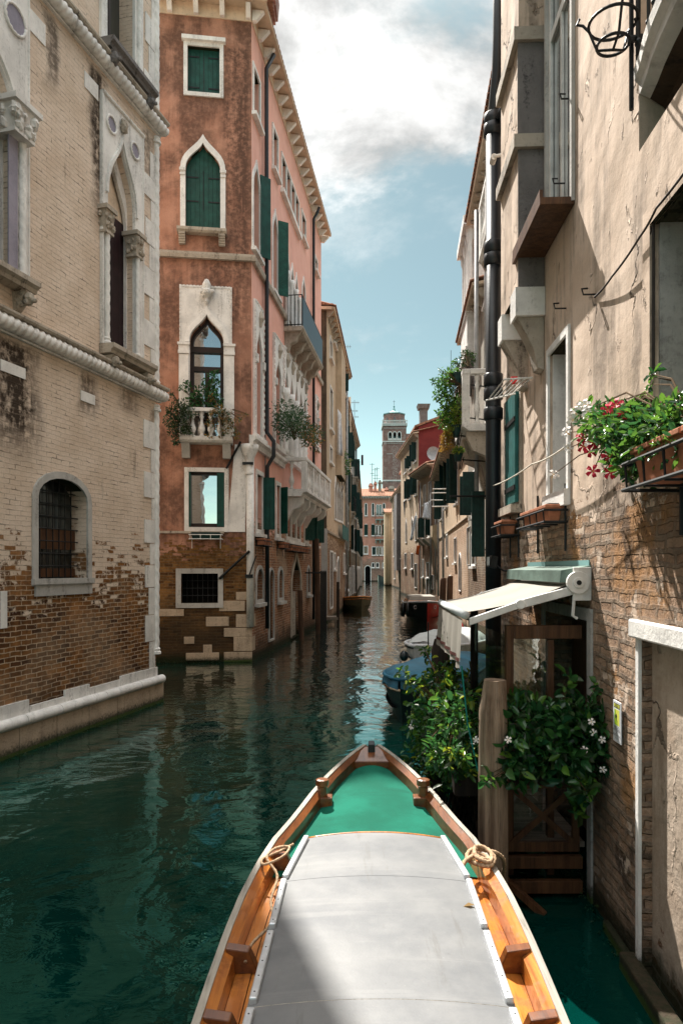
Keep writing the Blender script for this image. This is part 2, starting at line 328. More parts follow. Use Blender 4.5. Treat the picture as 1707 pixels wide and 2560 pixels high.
flat('petal_red', (.62, .022, .055), .6, .2, 0, .25, 40); flat('petal_white', (.82, .78, .74), .6, .2, 0, .06, 40); flat('petal_heart', (.75, .45, .12), .6, .2)
flat('twig', (.10, .065, .035), .9, .1); flat('soil', (.03, .02, .013), .95, .1)
flat('sign_white', (.70, .72, .75), .4, .4, 0, .05); flat('sign_yellow', (.72, .72, .12), .4, .4, 0, .05); flat('sign_green', (.28, .48, .02), .4, .4, 0, .05); flat('sign_ink', (.012, .016, .02), .5, .3); flat('sign_grey', (.35, .38, .42), .4, .4, 0, .05)
flat('lead_green', (.20, .36, .36), .6, .3, 0, .2, .4)
flat('letter_pale', (.55, .45, .42), .6)
leafmat('leaf_deep', (.010, .060, .024), (.050, .155, .038), .24); leafmat('leaf_bright', (.025, .105, .018), (.13, .26, .035), .26); leafmat('leaf_lemon', (.10, .20, .02), (.34, .38, .03))
leafmat('leaf_olive', (.022, .075, .040), (.075, .135, .055)); leafmat('leaf_dark', (.008, .030, .010), (.04, .075, .018), .45, .25); leafmat('leaf_rust', (.10, .07, .02), (.38, .20, .03), .5)
glassmat('window_glass'); glassmat('mirror_glass', (.02, .02, .02), .78, .015, (.95, .95, .95)); glassmat('dull_glass', (.010, .012, .012), .14, .08)
cleargl('clear_glass')
wood('varnish', (.36, .105, .018), (.62, .235, .045), .3, .6, .7, 'y', .0008); wood('dark_varnish', (.115, .034, .010), (.21, .070, .018), .35, .6, .6, 'y', .001)
wood('pole_wood', (.13, .085, .055), (.36, .27, .195), .9, .8, 0, 'z', .03); wood('black_pole', (.016, .012, .010), (.040, .028, .020), .8, .9, 0, 'z', .010)
wood('brown_pole', (.055, .028, .018), (.12, .065, .038), .8, .9, 0, 'z', .010)
wood('porch_wood', (.055, .022, .010), (.12, .055, .024), .6, 1, .15, 'z', .003); wood('grey_wood', (.26, .24, .21), (.44, .40, .34), .8, 1, 0, 'y', .003); wood('dock_wood', (.14, .11, .085), (.26, .21, .165), .85, 1, 0, 'x', .006)
# carpet of the foredeck, painted cabin roof
m, t, b = newmat('green_carpet'); o = t.obj()
t.put(b.inputs['Base Color'], t.mix(t.mr(t.noise(o, 3.0, 6, .6), .35, .7), (.003, .105, .066), (.006, .155, .100)))
_c = b.inputs['Base Color'].links[0].from_socket
_c = t.mix(t.math('MULTIPLY', t.mr(t.noise(t.map(o, (2.2, 9, 1)), 1.0, 7, .7), .54, .70), .45), _c, (.002, .06, .04)); _c = t.mix(t.math('MULTIPLY', t.mr(t.noise(o, 38, 5, .75), .62, .72), .35), _c, (.05, .16, .12)); t.put(b.inputs['Base Color'], _c)
b.inputs['Roughness'].default_value = .95; t.put(b.inputs['Normal'], t.bump(t.noise(o, 350, 3, .6), .003)); MATS['green_carpet'] = m
m, t, b = newmat('grey_deck'); o = t.obj(); x, y, z = t.sep(o)
base = t.mix(t.mr(t.noise(o, 2.6, 8, .65), .32, .70), (.125, .132, .141), (.190, .194, .197))
base = t.mix(t.math('MULTIPLY', t.mr(t.vor(t.vadd(o, o, .0), 1.7).outputs['Distance'], .15, .6), .18), base, (.26, .26, .255))
base = t.mix(t.math('MULTIPLY', t.mr(t.noise(t.map(o, (9, 1.1, 1)), 1.0, 7, .7), .60, .70), .4), base, (.11, .105, .095))
sp = t.mr(t.noise(o, 55, 4, .7), .66, .74)
base = t.mix(t.math('MULTIPLY', sp, .35), base, (.34, .34, .33))
base = t.mix(t.math('MULTIPLY', t.mr(t.noise(t.map(o, (1.2, 14, 1)), 1.0, 5, .6), .55, .72), .25), base, (.27, .27, .265))
base = t.mix(t.math('MULTIPLY', t.mr(t.noise(o, 17, 5, .75), .64, .75), .5), base, (.10, .10, .098))
t.put(b.inputs['Base Color'], base); b.inputs['Roughness'].default_value = .5; b.inputs['Specular IOR Level'].default_value = .3
t.put(b.inputs['Normal'], t.bump(t.math('ADD', t.noise(o, 3, 4, .5), t.math('MULTIPLY', t.noise(o, 90, 4, .7), .12)), .006)); MATS['grey_deck'] = m
# canal water
m, t, b = newmat('canal_water'); o = t.obj()
deep = t.mix(t.mr(t.noise(o, .16, 3, .5), .35, .7), (.0002, .012, .0098), (.0004, .046, .036))
t.put(b.inputs['Base Color'], deep); b.inputs['Roughness'].default_value = .0; b.inputs['IOR'].default_value = 1.33; b.inputs['Specular Tint'].default_value = (.14, 1.0, .80, 1); b.inputs['Specular IOR Level'].default_value = .95
w1 = t.noise(t.map(o, (1.0, .75, 1)), 1.1, 3, .5, .6); w2 = t.noise(t.map(o, (.8, 1.3, 1)), 3.6, 4, .55, .4); w3 = t.noise(o, 13, 3, .5)
calm = t.mr(t.noise(o, .30, 3, .6), .35, .65, .35, 1.0)
hh = t.math('ADD', t.math('MULTIPLY', w1, 1.0), t.math('MULTIPLY', t.math('ADD', t.math('MULTIPLY', w2, .34), t.math('MULTIPLY', w3, .012)), calm))
nb = t.bump(hh, .042)
fr_ = t.n('ShaderNodeFresnel'); fr_.inputs['IOR'].default_value = 1.33; t.put(fr_.inputs['Normal'], nb)
df = t.n('ShaderNodeBsdfDiffuse'); t.put(df.inputs['Color'], deep)
gl = t.n('ShaderNodeBsdfGlossy'); gl.inputs['Roughness'].default_value = .0; t.put(gl.inputs['Normal'], nb)
t.put(gl.inputs['Color'], t.mix(t.mr(fr_.outputs[0], .03, .40), (.26, .90, .74), (.97, 1.0, 1.0)))
mx = t.n('ShaderNodeMixShader'); t.put(mx.inputs[0], t.math('MULTIPLY', fr_.outputs[0], 1.75, clamp=True))
m.node_tree.links.new(df.outputs[0], mx.inputs[1]); m.node_tree.links.new(gl.outputs[0], mx.inputs[2])
m.node_tree.links.new(mx.outputs[0], m.node_tree.nodes['Material Output'].inputs['Surface']); MATS['canal_water'] = m

# ---------------------------------------------------------------- geometry helpers
class Frame:
    """a wall: origin, u to the right along it as one faces it, v into the building, z up"""
    def __init__(s, x, y, dx, dy):
        l = math.hypot(dx, dy); s.ox, s.oy, s.ux, s.uy = x, y, dx / l, dy / l; s.vx, s.vy = -s.uy, s.ux
    def w(s, a, y, z): return (s.ox + s.ux * a + s.vx * y, s.oy + s.uy * a + s.vy * y, z)
    def p(s, tx, ty, out=0.0):
        rx, rz = (tx - CX) / FPX, (HY - ty) / FPX
        k = (s.ox * s.vx + s.oy * s.vy + out) / (rx * s.vx + s.vy)
        X, Y = rx * k, k
        return (X - s.ox) * s.ux + (Y - s.oy) * s.uy, CAMH + rz * k
    def a(s, tx, out=0.0): return s.p(tx, HY, out)[0]
    def z(s, tx, ty, out=0.0): return s.p(tx, ty, out)[1]
class World:
    def w(s, a, y, z): return (a, y, z)
WF = World()

def inside(p, poly):
    x, y = p; c = False; n = len(poly)
    for i in range(n):
        x1, y1 = poly[i]; x2, y2 = poly[i - 1]
        if (y1 > y) != (y2 > y) and x < (x2 - x1) * (y - y1) / (y2 - y1) + x1: c = not c
    return c

class MB:
    def __init__(s, fr=WF): s.fr = fr; s.v = []; s.f = []; s.uv = []
    def add(s, vs, fs):
        o = len(s.v); s.v += [s.fr.w(*p) for p in vs]
        for f in fs:
            s.f.append(tuple(o + i for i in f))
            p = [vs[i] for i in f]
            nx = ny = nz = 0.0
            for i in range(len(p)):
                a, b = p[i], p[(i + 1) % len(p)]
                nx += (a[1] - b[1]) * (a[2] + b[2]); ny += (a[2] - b[2]) * (a[0] + b[0]); nz += (a[0] - b[0]) * (a[1] + b[1])
            nx, ny, nz = abs(nx), abs(ny), abs(nz)
            if ny >= nx and ny >= nz: s.uv += [(q[0], q[2]) for q in p]
            elif nx >= nz: s.uv += [(q[1], q[2]) for q in p]
            else: s.uv += [(q[0], q[1]) for q in p]
        return s
    def box(s, a0, a1, y0, y1, z0, z1):
        v = [(a, y, z) for z in (z0, z1) for y in (y0, y1) for a in (a0, a1)]
        return s.add(v, [(0, 2, 3, 1), (4, 5, 7, 6), (0, 1, 5, 4), (2, 6, 7, 3), (0, 4, 6, 2), (1, 3, 7, 5)])
    def hexa(s, bottom, top):
        return s.add(list(bottom) + list(top), [(3, 2, 1, 0), (4, 5, 6, 7), (0, 1, 5, 4), (1, 2, 6, 5), (2, 3, 7, 6), (3, 0, 4, 7)])
    def plate(s, outer, holes, y0, y1, back=False, sides=True):
        loops = [outer] + list(holes); pts = []; edges = []
        for lp in loops:
            o = len(pts); pts += [Vector(p) for p in lp]; edges += [(o + i, o + (i + 1) % len(lp)) for i in range(len(lp))]
        V, E, F, *_ = delaunay_2d_cdt(pts, edges, [], 0, 1e-5)
        fs = []
        for f in F:
            c = (sum(V[i].x for i in f) / len(f), sum(V[i].y for i in f) / len(f))
            if inside(c, outer) and not any(inside(c, h) for h in holes): fs.append(tuple(f))
        s.add([(q.x, y0, q.y) for q in V], fs)
        if back: s.add([(q.x, y1, q.y) for q in V], [f[::-1] for f in fs])
        if sides:
            for lp in loops:
                n = len(lp)
                s.add([(p[0], y0, p[1]) for p in lp] + [(p[0], y1, p[1]) for p in lp], [(i, (i + 1) % n, n + (i + 1) % n, n + i) for i in range(n)])
        return s
    def extr(s, prof, a0, a1, caps=True):
        """profile of (y, z) points swept along the wall"""
        n = len(prof)
        s.add([(a0, y, z) for y, z in prof] + [(a1, y, z) for y, z in prof], [(i, (i + 1) % n, n + (i + 1) % n, n + i) for i in range(n)] + ([tuple(range(n))[::-1], tuple(range(n, 2 * n))] if caps else []))
        return s
    def tube(s, pts, r, n=8, caps=True):
        pts = [Vector(p) for p in pts]; m = len(pts)
        rs = r if isinstance(r, (list, tuple)) else [r] * m
        vs = []; prev = None
        for i, p in enumerate(pts):
            d = (pts[min(i + 1, m - 1)] - pts[max(i - 1, 0)])
            d = d.normalized() if d.length > 1e-9 else Vector((0, 0, 1))
            if prev is None:
                up = Vector((0, 0, 1)) if abs(d.z) < .9 else Vector((1, 0, 0)); e = d.cross(up).normalized()
            else:
                e = prev - d * prev.dot(d); e = e.normalized() if e.length > 1e-6 else d.orthogonal().normalized()
            prev = e; g = d.cross(e)
            vs += [tuple(p + (e * math.cos(2 * math.pi * k / n) + g * math.sin(2 * math.pi * k / n)) * rs[i]) for k in range(n)]
        fs = [(i * n + k, i * n + (k + 1) % n, (i + 1) * n + (k + 1) % n, (i + 1) * n + k) for i in range(m - 1) for k in range(n)]
        if caps: fs += [tuple(range(n))[::-1], tuple(range((m - 1) * n, m * n))]
        return s.add(vs, fs)
    def lathe(s, c, prof, n=12, caps=True):
        vs = [(c[0] + r * math.cos(2 * math.pi * k / n), c[1] + r * math.sin(2 * math.pi * k / n), c[2] + z) for r, z in prof for k in range(n)]
        m = len(prof)
        fs = [(i * n + k, i * n + (k + 1) % n, (i + 1) * n + (k + 1) % n, (i + 1) * n + k) for i in range(m - 1) for k in range(n)]
        if caps: fs += [tuple(range(n))[::-1], tuple(range((m - 1) * n, m * n))]
        return s.add(vs, fs)
    def rope(s, p0, p1, r, pitch, strands=2, n=12, depth=.22, per=8):
        p0, p1 = Vector(p0), Vector(p1); L = (p1 - p0).length; d = (p1 - p0) / L
        e = d.orthogonal().normalized(); g = d.cross(e); m = max(2, int(L / pitch * per)); vs = []
        for i in range(m + 1):
            q = L * i / m
            for k in range(n):
                th = 2 * math.pi * k / n; rr = r * (1 - depth * .5 + depth * abs(math.cos(strands * .5 * th + math.pi * q / pitch)))
                vs.append(tuple(p0 + d * q + (e * math.cos(th) + g * math.sin(th)) * rr))
        return s.add(vs, [(i * n + k, i * n + (k + 1) % n, (i + 1) * n + (k + 1) % n, (i + 1) * n + k) for i in range(m) for k in range(n)])
    def ball(s, c, r, n=10, m=7, sq=(1, 1, 1), jit=0.0, rnd=None):
        vs = []; 
        for i in range(m + 1):
            ph = math.pi * i / m
            for k in range(n):
                th = 2 * math.pi * k / n; j = 1 + (rnd.uniform(-jit, jit) if rnd else 0)
                vs.append((c[0] + r * sq[0] * j * math.sin(ph) * math.cos(th), c[1] + r * sq[1] * j * math.sin(ph) * math.sin(th), c[2] + r * sq[2] * j * math.cos(ph)))
        return s.add(vs, [(i * n + k, i * n + (k + 1) % n, (i + 1) * n + (k + 1) % n, (i + 1) * n + k) for i in range(m) for k in range(n)])
    def build(s, name, mat, parent=None, smooth=False, bevel=0.0, loc=None, normals=True):
        me = bpy.data.meshes.new(name)
        root = parent
        while root is not None and root.parent is not None: root = root.parent
        off = Vector(loc) if loc is not None else (root.location if root is not None else Vector((0, 0, 0)))
        me.from_pydata([(v[0] - off.x, v[1] - off.y, v[2] - off.z) for v in s.v], [], s.f)
        ul = me.uv_layers.new(name='UVMap'); ul.data.foreach_set('uv', [c for q in s.uv for c in q])
        if normals:
            bm = bmesh.new(); bm.from_mesh(me); bmesh.ops.recalc_face_normals(bm, faces=bm.faces); bm.to_mesh(me); bm.free()
        me.materials.append(MATS[mat] if isinstance(mat, str) else mat)
        if smooth:
            me.shade_smooth()
        o = bpy.data.objects.new(name, me); COL.objects.link(o)
        if loc is not None and parent is None: o.location = loc
        if parent is not None: o.parent = parent
        if bevel:
            b = o.modifiers.new('bevel', 'BEVEL'); b.width = bevel; b.segments = 2; b.limit_method = 'ANGLE'; b.angle_limit = R(40)
        return o

def tag(o, label=None, cat=None, group=None, kind=None):
    if label: o['label'] = label
    if cat: o['category'] = cat
    if group: o['group'] = group
    if kind: o['kind'] = kind
    return o
def thing(name, label, cat, loc, group=None):
    o = bpy.data.objects.new(name, None); o.empty_display_size = .2; COL.objects.link(o); o.location = loc
    return tag(o, label, cat, group)
def rect(a0, a1, z0, z1): return [(a0, z0), (a1, z0), (a1, z1), (a0, z1)]
def arch(a0, a1, z0, zs, za, n=10):
    c, h = (a0 + a1) / 2, (a1 - a0) / 2
    return [(a0, z0), (a1, z0)] + [(c + h * math.cos(math.pi * i / n), zs + (za - zs) * math.sin(math.pi * i / n)) for i in range(n + 1)]
def ogee(a0, a1, z0, zs, za, n=9):
    c, h, r = (a0 + a1) / 2, (a1 - a0) / 2, za - zs
    def bz(t):
        P = [(1, 0), (1.0, .52), (.30, .60), (0, 1)]
        k = ((1 - t) ** 3, 3 * t * (1 - t) ** 2, 3 * t * t * (1 - t), t ** 3)
        return sum(k[i] * P[i][0] for i in range(4)), sum(k[i] * P[i][1] for i in range(4))
    rt = [bz(i / n) for i in range(n + 1)]
    return [(a0, z0), (a1, z0)] + [(c + h * x, zs + r * y) for x, y in rt] + [(c - h * x, zs + r * y) for x, y in rt[-2::-1]]
def circ(ca, cz, ra, rz, n=20): return [(ca + ra * math.cos(2 * math.pi * i / n), cz + rz * math.sin(2 * math.pi * i / n)) for i in range(n)]

class Building:
    def __init__(s, name, label, loc, group=None):
        s.root = thing(name, label, 'building', loc, group); s.holes = {}
    def o(s, mb, name, mat, parent=None, **k): return mb.build(name, mat, parent or s.root, **k)
    def wall(s, fr, outer, mat, depth=.32):
        return s.o(MB(fr).plate(outer, s.holes.get(fr, []), 0.0, depth), 'wall', mat)
    def win(s, fr, a0, a1, z0, z1, kind='rect', zs=None, t=.09, proud=.045, depth=.17, fill='glass', frame='white_stone', sill=True, leaf=None, leafmat='green_shutter', hole=True, tb=None, bars=False, mull=None, cut=None, lw=.40):
        if a0 > a1: a0, a1 = a1, a0
        tb = t if tb is None else tb
        zs = z0 + (z1 - z0) * .62 if zs is None else zs
        sh = {'rect': lambda d, db: rect(a0 - d, a1 + d, z0 - db, z1 + d), 'arch': lambda d, db: arch(a0 - d, a1 + d, z0 - db, zs, z1 + d),
              'ogee': lambda d, db: ogee(a0 - d, a1 + d, z0 - db, zs, z1 + d * 1.7)}[kind]
        h = sh(0, 0)
        if hole: s.holes.setdefault(fr, []).append(h)
        wn = None
        if frame:
            wn = s.o(MB(fr).plate(sh(t, tb), [h], -proud, -.002), 'window', frame)
        fillm = {'glass': ('pane', 'window_glass'), 'mirror': ('pane', 'mirror_glass'), 'dull': ('pane', 'dull_glass'), 'dark': ('pane', 'dark_interior'), 'green': ('shutter', 'green_shutter'), 'dgreen': ('shutter', 'dark_green_shutter'), 'teal': ('shutter', 'teal_shutter'), 'brown': ('shutter', 'brown_shutter')}[fill]
        d = depth if hole else -.012
        pn = s.o(MB(fr).plate(sh(.02, .02) if hole else h, [], d, d + .03, sides=False), fillm[0], fillm[1], wn)
        if wn is None: wn = pn
        if mull:
            q = MB(fr); w = .035
            for f in mull.get('v', []): q.box(a0 + (a1 - a0) * f - w / 2, a0 + (a1 - a0) * f + w / 2, d - .045, d - .002, z0, zs if kind != 'rect' else z1)
            for f in mull.get('h', []): q.box(a0, a1, d - .05, d - .003, z0 + (z1 - z0) * f - w / 2, z0 + (z1 - z0) * f + w / 2)
            for e0, e1 in ((a0, a0 + .05), (a1 - .05, a1)): q.box(e0, e1, d - .04, d - .001, z0, zs if kind != 'rect' else z1)
            s.o(q, 'glazing_bar', mull.get('m', 'dark_frame'), wn)
        if bars:
            q = MB(fr); na = max(3, int((a1 - a0) / .13)); nz = max(3, int((z1 - z0) / .17))
            for i in range(1, na): q.tube([(a0 + (a1 - a0) * i / na, d - .09, z0), (a0 + (a1 - a0) * i / na, d - .09, z1 if kind == 'rect' else zs + (z1 - zs) * math.sqrt(max(0, 1 - (2 * i / na - 1) ** 2)))], .009, 6)
            for i in range(1, nz):
                zq = z0 + (z1 - z0) * i / nz
                if kind != 'rect' and zq > zs + (z1 - zs) * .75: continue
                q.tube([(a0, d - .105, zq), (a1, d - .105, zq)], .010, 6)
            s.o(q, 'window_grille', 'iron', wn)
        if sill:
            s.o(MB(fr).box(a0 - t - .05, a1 + t + .05, -proud - .09, -.004, z0 - tb - .09, z0 - tb + .0), 'sill', frame or 'white_stone', wn)
        if leaf:  # open leaves hinged at the jambs: (left swing deg, right swing deg)
            wl = min((a1 - a0) / 2, lw)
            for sgn, ang in ((-1, leaf[0]), (1, leaf[1])):
                if ang is None: continue
                ha = a0 if sgn < 0 else a1; c, sn = math.cos(R(ang)), math.sin(R(ang))
                # swing 0 closed, 180 flat on the wall
                dxa = -sgn * c * wl; dy = -sn * wl; tx, ty = sn * .035, c * .035 * (1 if ang < 90 else -1)
                p0 = (ha, -proud - .005); p1 = (ha + dxa, -proud - .005 + dy)
                px, py = -(p1[1] - p0[1]) / wl * .035, (p1[0] - p0[0]) / wl * .035
                q = MB(fr)
                lo = [(p0[0], p0[1], z0 + .02), (p1[0], p1[1], z0 + .02), (p1[0] + px, p1[1] + py, z0 + .02), (p0[0] + px, p0[1] + py, z0 + .02)]
                q.hexa(lo, [(a, y, z1 - .02) for a, y, _ in lo])
                s.o(q, 'shutter', leafmat, wn)
        return wn

def balusters(mbf, pts, z0, z1, r, parent, mat='pale_stone', fr=WF, n=10):
    h = z1 - z0
    prof = [(.75, 0), (.75, .06), (.45, .09), (.55, .14), (1.0, .27), (.95, .36), (.5, .52), (.38, .62), (.42, .72), (.75, .80), (.45, .86), (.75, .92), (.75, 1.0)]
    for a, y in pts:
        MB(fr).lathe((a, y, z0), [(r * q, h * k) for q, k in prof], n).build('baluster', mat, parent, smooth=True)

def tiles(fr, a0, a1, y0, z0, y1, z1, step=.19, r=.085):
    """rows of half-round clay tiles from the eave (y0, z0) up to (y1, z1)"""
    q = MB(fr); n = max(1, int(round((a1 - a0) / step))); st = (a1 - a0) / n; k = 5
    for i in range(n):
        c = a0 + st * (i + .5); row = []
        for (y, z) in ((y0, z0), (y1, z1)):
            row += [(c + r * math.cos(math.pi * j / k), y, z + r * .8 * math.sin(math.pi * j / k)) for j in range(k + 1)]
        q.add(row, [(j, j + 1, k + 2 + j, k + 1 + j) for j in range(k)])
        q.add(row[:k + 1], [tuple(range(k + 1))])
    q.add([(a0, y0 + .03, z0 - .01), (a1, y0 + .03, z0 - .01), (a1, y1, z1 - .01), (a0, y1, z1 - .01)], [(0, 1, 2, 3)])
    return q

def leaves(name, blobs, n, size, mat, parent, seed, aspect=.42, outward=.6, up=.4, shell=.75, droop=.0):
    """leaf-shaped folded faces scattered in ellipsoid clumps; world coordinates"""
    rs = np.random.RandomState(seed)
    vol = np.array([b[1][0] * b[1][1] * b[1][2] for b in blobs]) ** .75; cnt = np.maximum(3, (n * vol / vol.sum()).astype(int))
    P = []; D = []
    for (c, r, *_), k in zip(blobs, cnt):
        d = rs.normal(size=(k, 3)); d /= np.linalg.norm(d, axis=1)[:, None]
        rad = (shell + (1 - shell) * rs.rand(k)) * np.where(rs.rand(k) < .72, 1, rs.rand(k) ** .5) * (1 + .22 * rs.normal(size=k) * .6)
        P.append(np.array(c) + d * rad[:, None] * np.array(r)); D.append(d)
    P = np.concatenate(P); D = np.concatenate(D); k = len(P)
    t = D * outward + rs.normal(size=(k, 3)) * .55 + np.array([0, 0, -droop]); t /= np.linalg.norm(t, axis=1)[:, None]
    nrm = D * .5 + np.array([0, 0, up]) + rs.normal(size=(k, 3)) * .45
    sd_ = np.cross(t, nrm); sd_ /= np.maximum(1e-6, np.linalg.norm(sd_, axis=1))[:, None]; nn = np.cross(sd_, t)
    L = size * (.42 + .95 * rs.rand(k) ** 1.2); W = L * aspect * (.8 + .4 * rs.rand(k))
    L = L[:, None]; W = W[:, None]
    V = np.stack([P, P + t * L * .35 + sd_ * W * .5 + nn * W * .22, P + t * L * .75 + sd_ * W * .38 + nn * W * .16, P + t * L - nn * L * .10, P + t * L * .75 - sd_ * W * .38 + nn * W * .16, P + t * L * .35 - sd_ * W * .5 + nn * W * .22], 1).reshape(-1, 3)
    root = parent
    while root.parent is not None: root = root.parent
    V -= np.array(root.location)[None]
    me = bpy.data.meshes.new(name)
    q = np.arange(k)[:, None] * 6
    F = np.concatenate([q + np.array([[0, 1, 2, 3]]), q + np.array([[0, 3, 4, 5]])], 1).reshape(-1, 4)
    me.from_pydata(V.tolist(), [], F.tolist()); me.materials.append(MATS[mat]); me.shade_smooth()
    o = bpy.data.objects.new(name, me); COL.objects.link(o); o.parent = parent
    return o

_fl = {}
def flower(parent, p, r, mat, face):
    """a five-petalled trumpet flower facing a direction"""
    f = Vector(face).normalized(); e = f.orthogonal().normalized(); g = f.cross(e); p = Vector(p); q = MB()
    rot = random.random() * 6
    for k in range(5):
        th = rot + 2 * math.pi * k / 5
        def dr(a): return e * math.cos(a) + g * math.sin(a)
        q.add([tuple(p), tuple(p + dr(th - .45) * r * .62 + f * r * .22), tuple(p + dr(th - .25) * r * 1.0 + f * r * .12), tuple(p + dr(th + .30) * r * .95 + f * r * .05), tuple(p + dr(th + .45) * r * .6 + f * r * .22)], [(0, 1, 2, 3, 4)])
    o = q.build('flower', mat, parent, normals=False)
    h = MB().tube([tuple(p - f * r * .9), tuple(p - f * r * .3), tuple(p + f * r * .03)], [r * .06, r * .12, r * .22], 6)
    h.build('flower_throat', 'petal_heart', o)
    return o

# ================================================================ SETTING: the water
wm = MB().add([(-400, -60, 0), (400, -60, 0), (400, 1200, 0), (-400, 1200, 0)], [(0, 1, 2, 3)]).build('canal_water', 'canal_water')
tag(wm, kind='structure')

def prism(q, poly, z0, z1):
    n = len(poly)
    q.add([(x, y, z0) for x, y in poly] + [(x, y, z1) for x, y in poly], [(i, (i + 1) % n, n + (i + 1) % n, n + i) for i in range(n)] + [tuple(range(n, 2 * n)), tuple(range(n))[::-1]])
    return q
def w4(fr, x0, x1, yt, yb):
    a0, z1 = fr.p(x0, yt); z0 = fr.z(x0, yb); a1 = fr.a(x1)
    return a0, a1, z0, z1
def capital(fr, a, y, z0, z1, w, mat, parent, rnd):
    q = MB(fr); h = z1 - z0
    q.box(a - w * .62, a + w * .62, y - w * .62, y + w * .62, z1 - h * .16, z1)
    q.box(a - w * .45, a + w * .45, y - w * .45, y + w * .45, z0, z0 + h * .1)
    q.hexa([(a - w * .36, y - w * .36, z0 + h * .1), (a + w * .36, y - w * .36, z0 + h * .1), (a + w * .36, y + w * .36, z0 + h * .1), (a - w * .36, y + w * .36, z0 + h * .1)],
           [(a - w * .5, y - w * .5, z1 - h * .16), (a + w * .5, y - w * .5, z1 - h * .16), (a + w * .5, y + w * .5, z1 - h * .16), (a - w * .5, y + w * .5, z1 - h * .16)])
    for i in range(26):
        zf = rnd.choice((.3, .62)) + rnd.uniform(-.08, .08); s = w * (.38 + .16 * zf)
        sd = rnd.choice((0, 1, 2)); u = rnd.uniform(-1, 1)
        p = (a + u * s, y - s, 0) if sd == 0 else ((a - s, y + u * s, 0) if sd == 1 else (a + s, y + u * s, 0))
        q.ball((p[0], p[1], z0 + h * zf), w * rnd.uniform(.10, .17), 6, 4, (1, 1, 1.3), .25, rnd)
    return q.build('capital', mat, parent)
def lion_bracket(fr, a, z1, parent, mat, rnd, out=.22, h=.24, w=.16):
    q = MB(fr)
    q.hexa([(a - w * .3, -.06, z1 - h), (a + w * .3, -.06, z1 - h), (a + w * .35, -.003, z1 - h * 1.15), (a - w * .35, -.003, z1 - h * 1.15)],
           [(a - w / 2, -out * .8, z1 - .02), (a + w / 2, -out * .8, z1 - .02), (a + w / 2, -.003, z1 - .02), (a - w / 2, -.003, z1 - .02)])
    q.ball((a, -out * .72, z1 - h * .45), w * .48, 8, 6, (1, 1, 1.15), .12, rnd)
    q.ball((a, -out * 1.05, z1 - h * .58), w * .22, 7, 5, (1, 1.1, .9), .1, rnd)
    for i in range(14): q.ball((a + rnd.uniform(-.5, .5) * w, -out * rnd.uniform(.2, .75), z1 - h * rnd.uniform(.1, .8)), w * rnd.uniform(.12, .2), 6, 4, (1, 1, 1.4), .2, rnd)
    return q.build('bracket', mat, parent)
def bracketed_sill(b, fr, a0, a1, z, parent, rnd, out=.27, mat='dirty_stone'):
    q = MB(fr); q.extr([(-.004, z - .15), (-out * .75, z - .15), (-out * .8, z - .10), (-out, z - .07), (-out, z - .005), (-.004, z)], a0, a1)
    sl = q.build('sill', mat, parent)
    for a in (a0 + .14, a1 - .14): lion_bracket(fr, a, z - .15, sl, mat, rnd, out)
    return sl

# ================================================================ LEFT: brick palace beside the camera
rnd = random.Random(11)
L = Frame(-3.33, 12.27, .27, 1)
lb = Building('brick_palace', 'beige brick palace with rope mouldings and stone gothic windows, nearest on the left bank', (-3.33, 12.27, 0))
LH = 15.0
ZU, ZL = L.z(390, 322), L.z(390, 991)
# gothic window b
a0, a1 = L.a(249), L.a(353); zb, zt = L.z(250, 859), L.z(250, 224)
o0, o1 = L.a(263), L.a(331); oz = L.z(304, 367); osp = L.z(304, 520)
def gothic_panel(a0, a1, zb, zt, o0, o1, osp, oz, rondels, dark):
    hole = ogee(o0, o1, zb, osp, oz, 12); lb.holes.setdefault(L, []).append(hole)
    p = lb.o(MB(L).plate(rect(a0, a1, zb, zt), [hole], -.05, -.002), 'window', 'white_stone')
    q = MB(L).rope((a0, -.055, zt - .02), (a1, -.055, zt - .02), .03, .12, 2, 8)
    q.rope((a0 + .015, -.05, zb), (a0 + .015, -.05, zt), .018, .11, 2, 6); q.rope((a1 - .015, -.05, zb), (a1 - .015, -.05, zt), .018, .11, 2, 6)
    lb.o(q, 'rope_edge', 'white_stone', p)
    # raised moulding round the arch
    m1 = ogee(o0 - .07, o1 + .07, zb, osp, oz + .13, 12)[2:]; m2 = ogee(o0 - .02, o1 + .02, zb, osp, oz + .04, 12)[2:]
    lb.o(MB(L).plate(m1 + m2[::-1], [], -.085, -.051), 'arch_moulding', 'white_stone', p)
    # inner, lower arch and reveal behind
    ih = ogee(o0 + .02, o1 - .02, zb - .05, osp - .25, oz - .32, 12)
    lb.o(MB(L).plate(rect(o0 - .02, o1 + .02, zb, oz + .05), [ih], .10, .16), 'inner_arch', 'white_stone', p)
    lb.o(MB(L).plate(rect(o0 - .05, o1 + .05, zb, osp - .10), [], .17, .19, sides=False), 'shutter', dark, p)
    lb.o(MB(L).plate(rect(o0 - .05, o1 + .05, osp - .10, oz + .1), [], .19, .20, sides=False), 'blind_arch', 'cream_plaster', p)
    for (rc, rz, ra) in rondels:
        lb.o(MB(L).plate(circ(rc, rz, ra, ra), [], -.058, -.051), 'rondel', 'lilac_marble', p)
        n = 30; q = MB(L)
        ring = [(rc + (ra + .012) * math.cos(2 * math.pi * i / n), -.062, rz + (ra + .012) * math.sin(2 * math.pi * i / n)) for i in range(n + 1)]
        q.tube(ring, [.020 * (1 + .22 * (-1) ** i) for i in range(n + 1)], 7); lb.o(q, 'rondel_ring', 'pale_stone', p, smooth=True)
    return p
rA = (L.a(271), L.z(271, 312), .115); rB = (L.a(330), L.z(330, 378), .115)
p = gothic_panel(a0, a1, zb, zt, o0, o1, osp, oz, [rA, rB], 'brown_shutter')
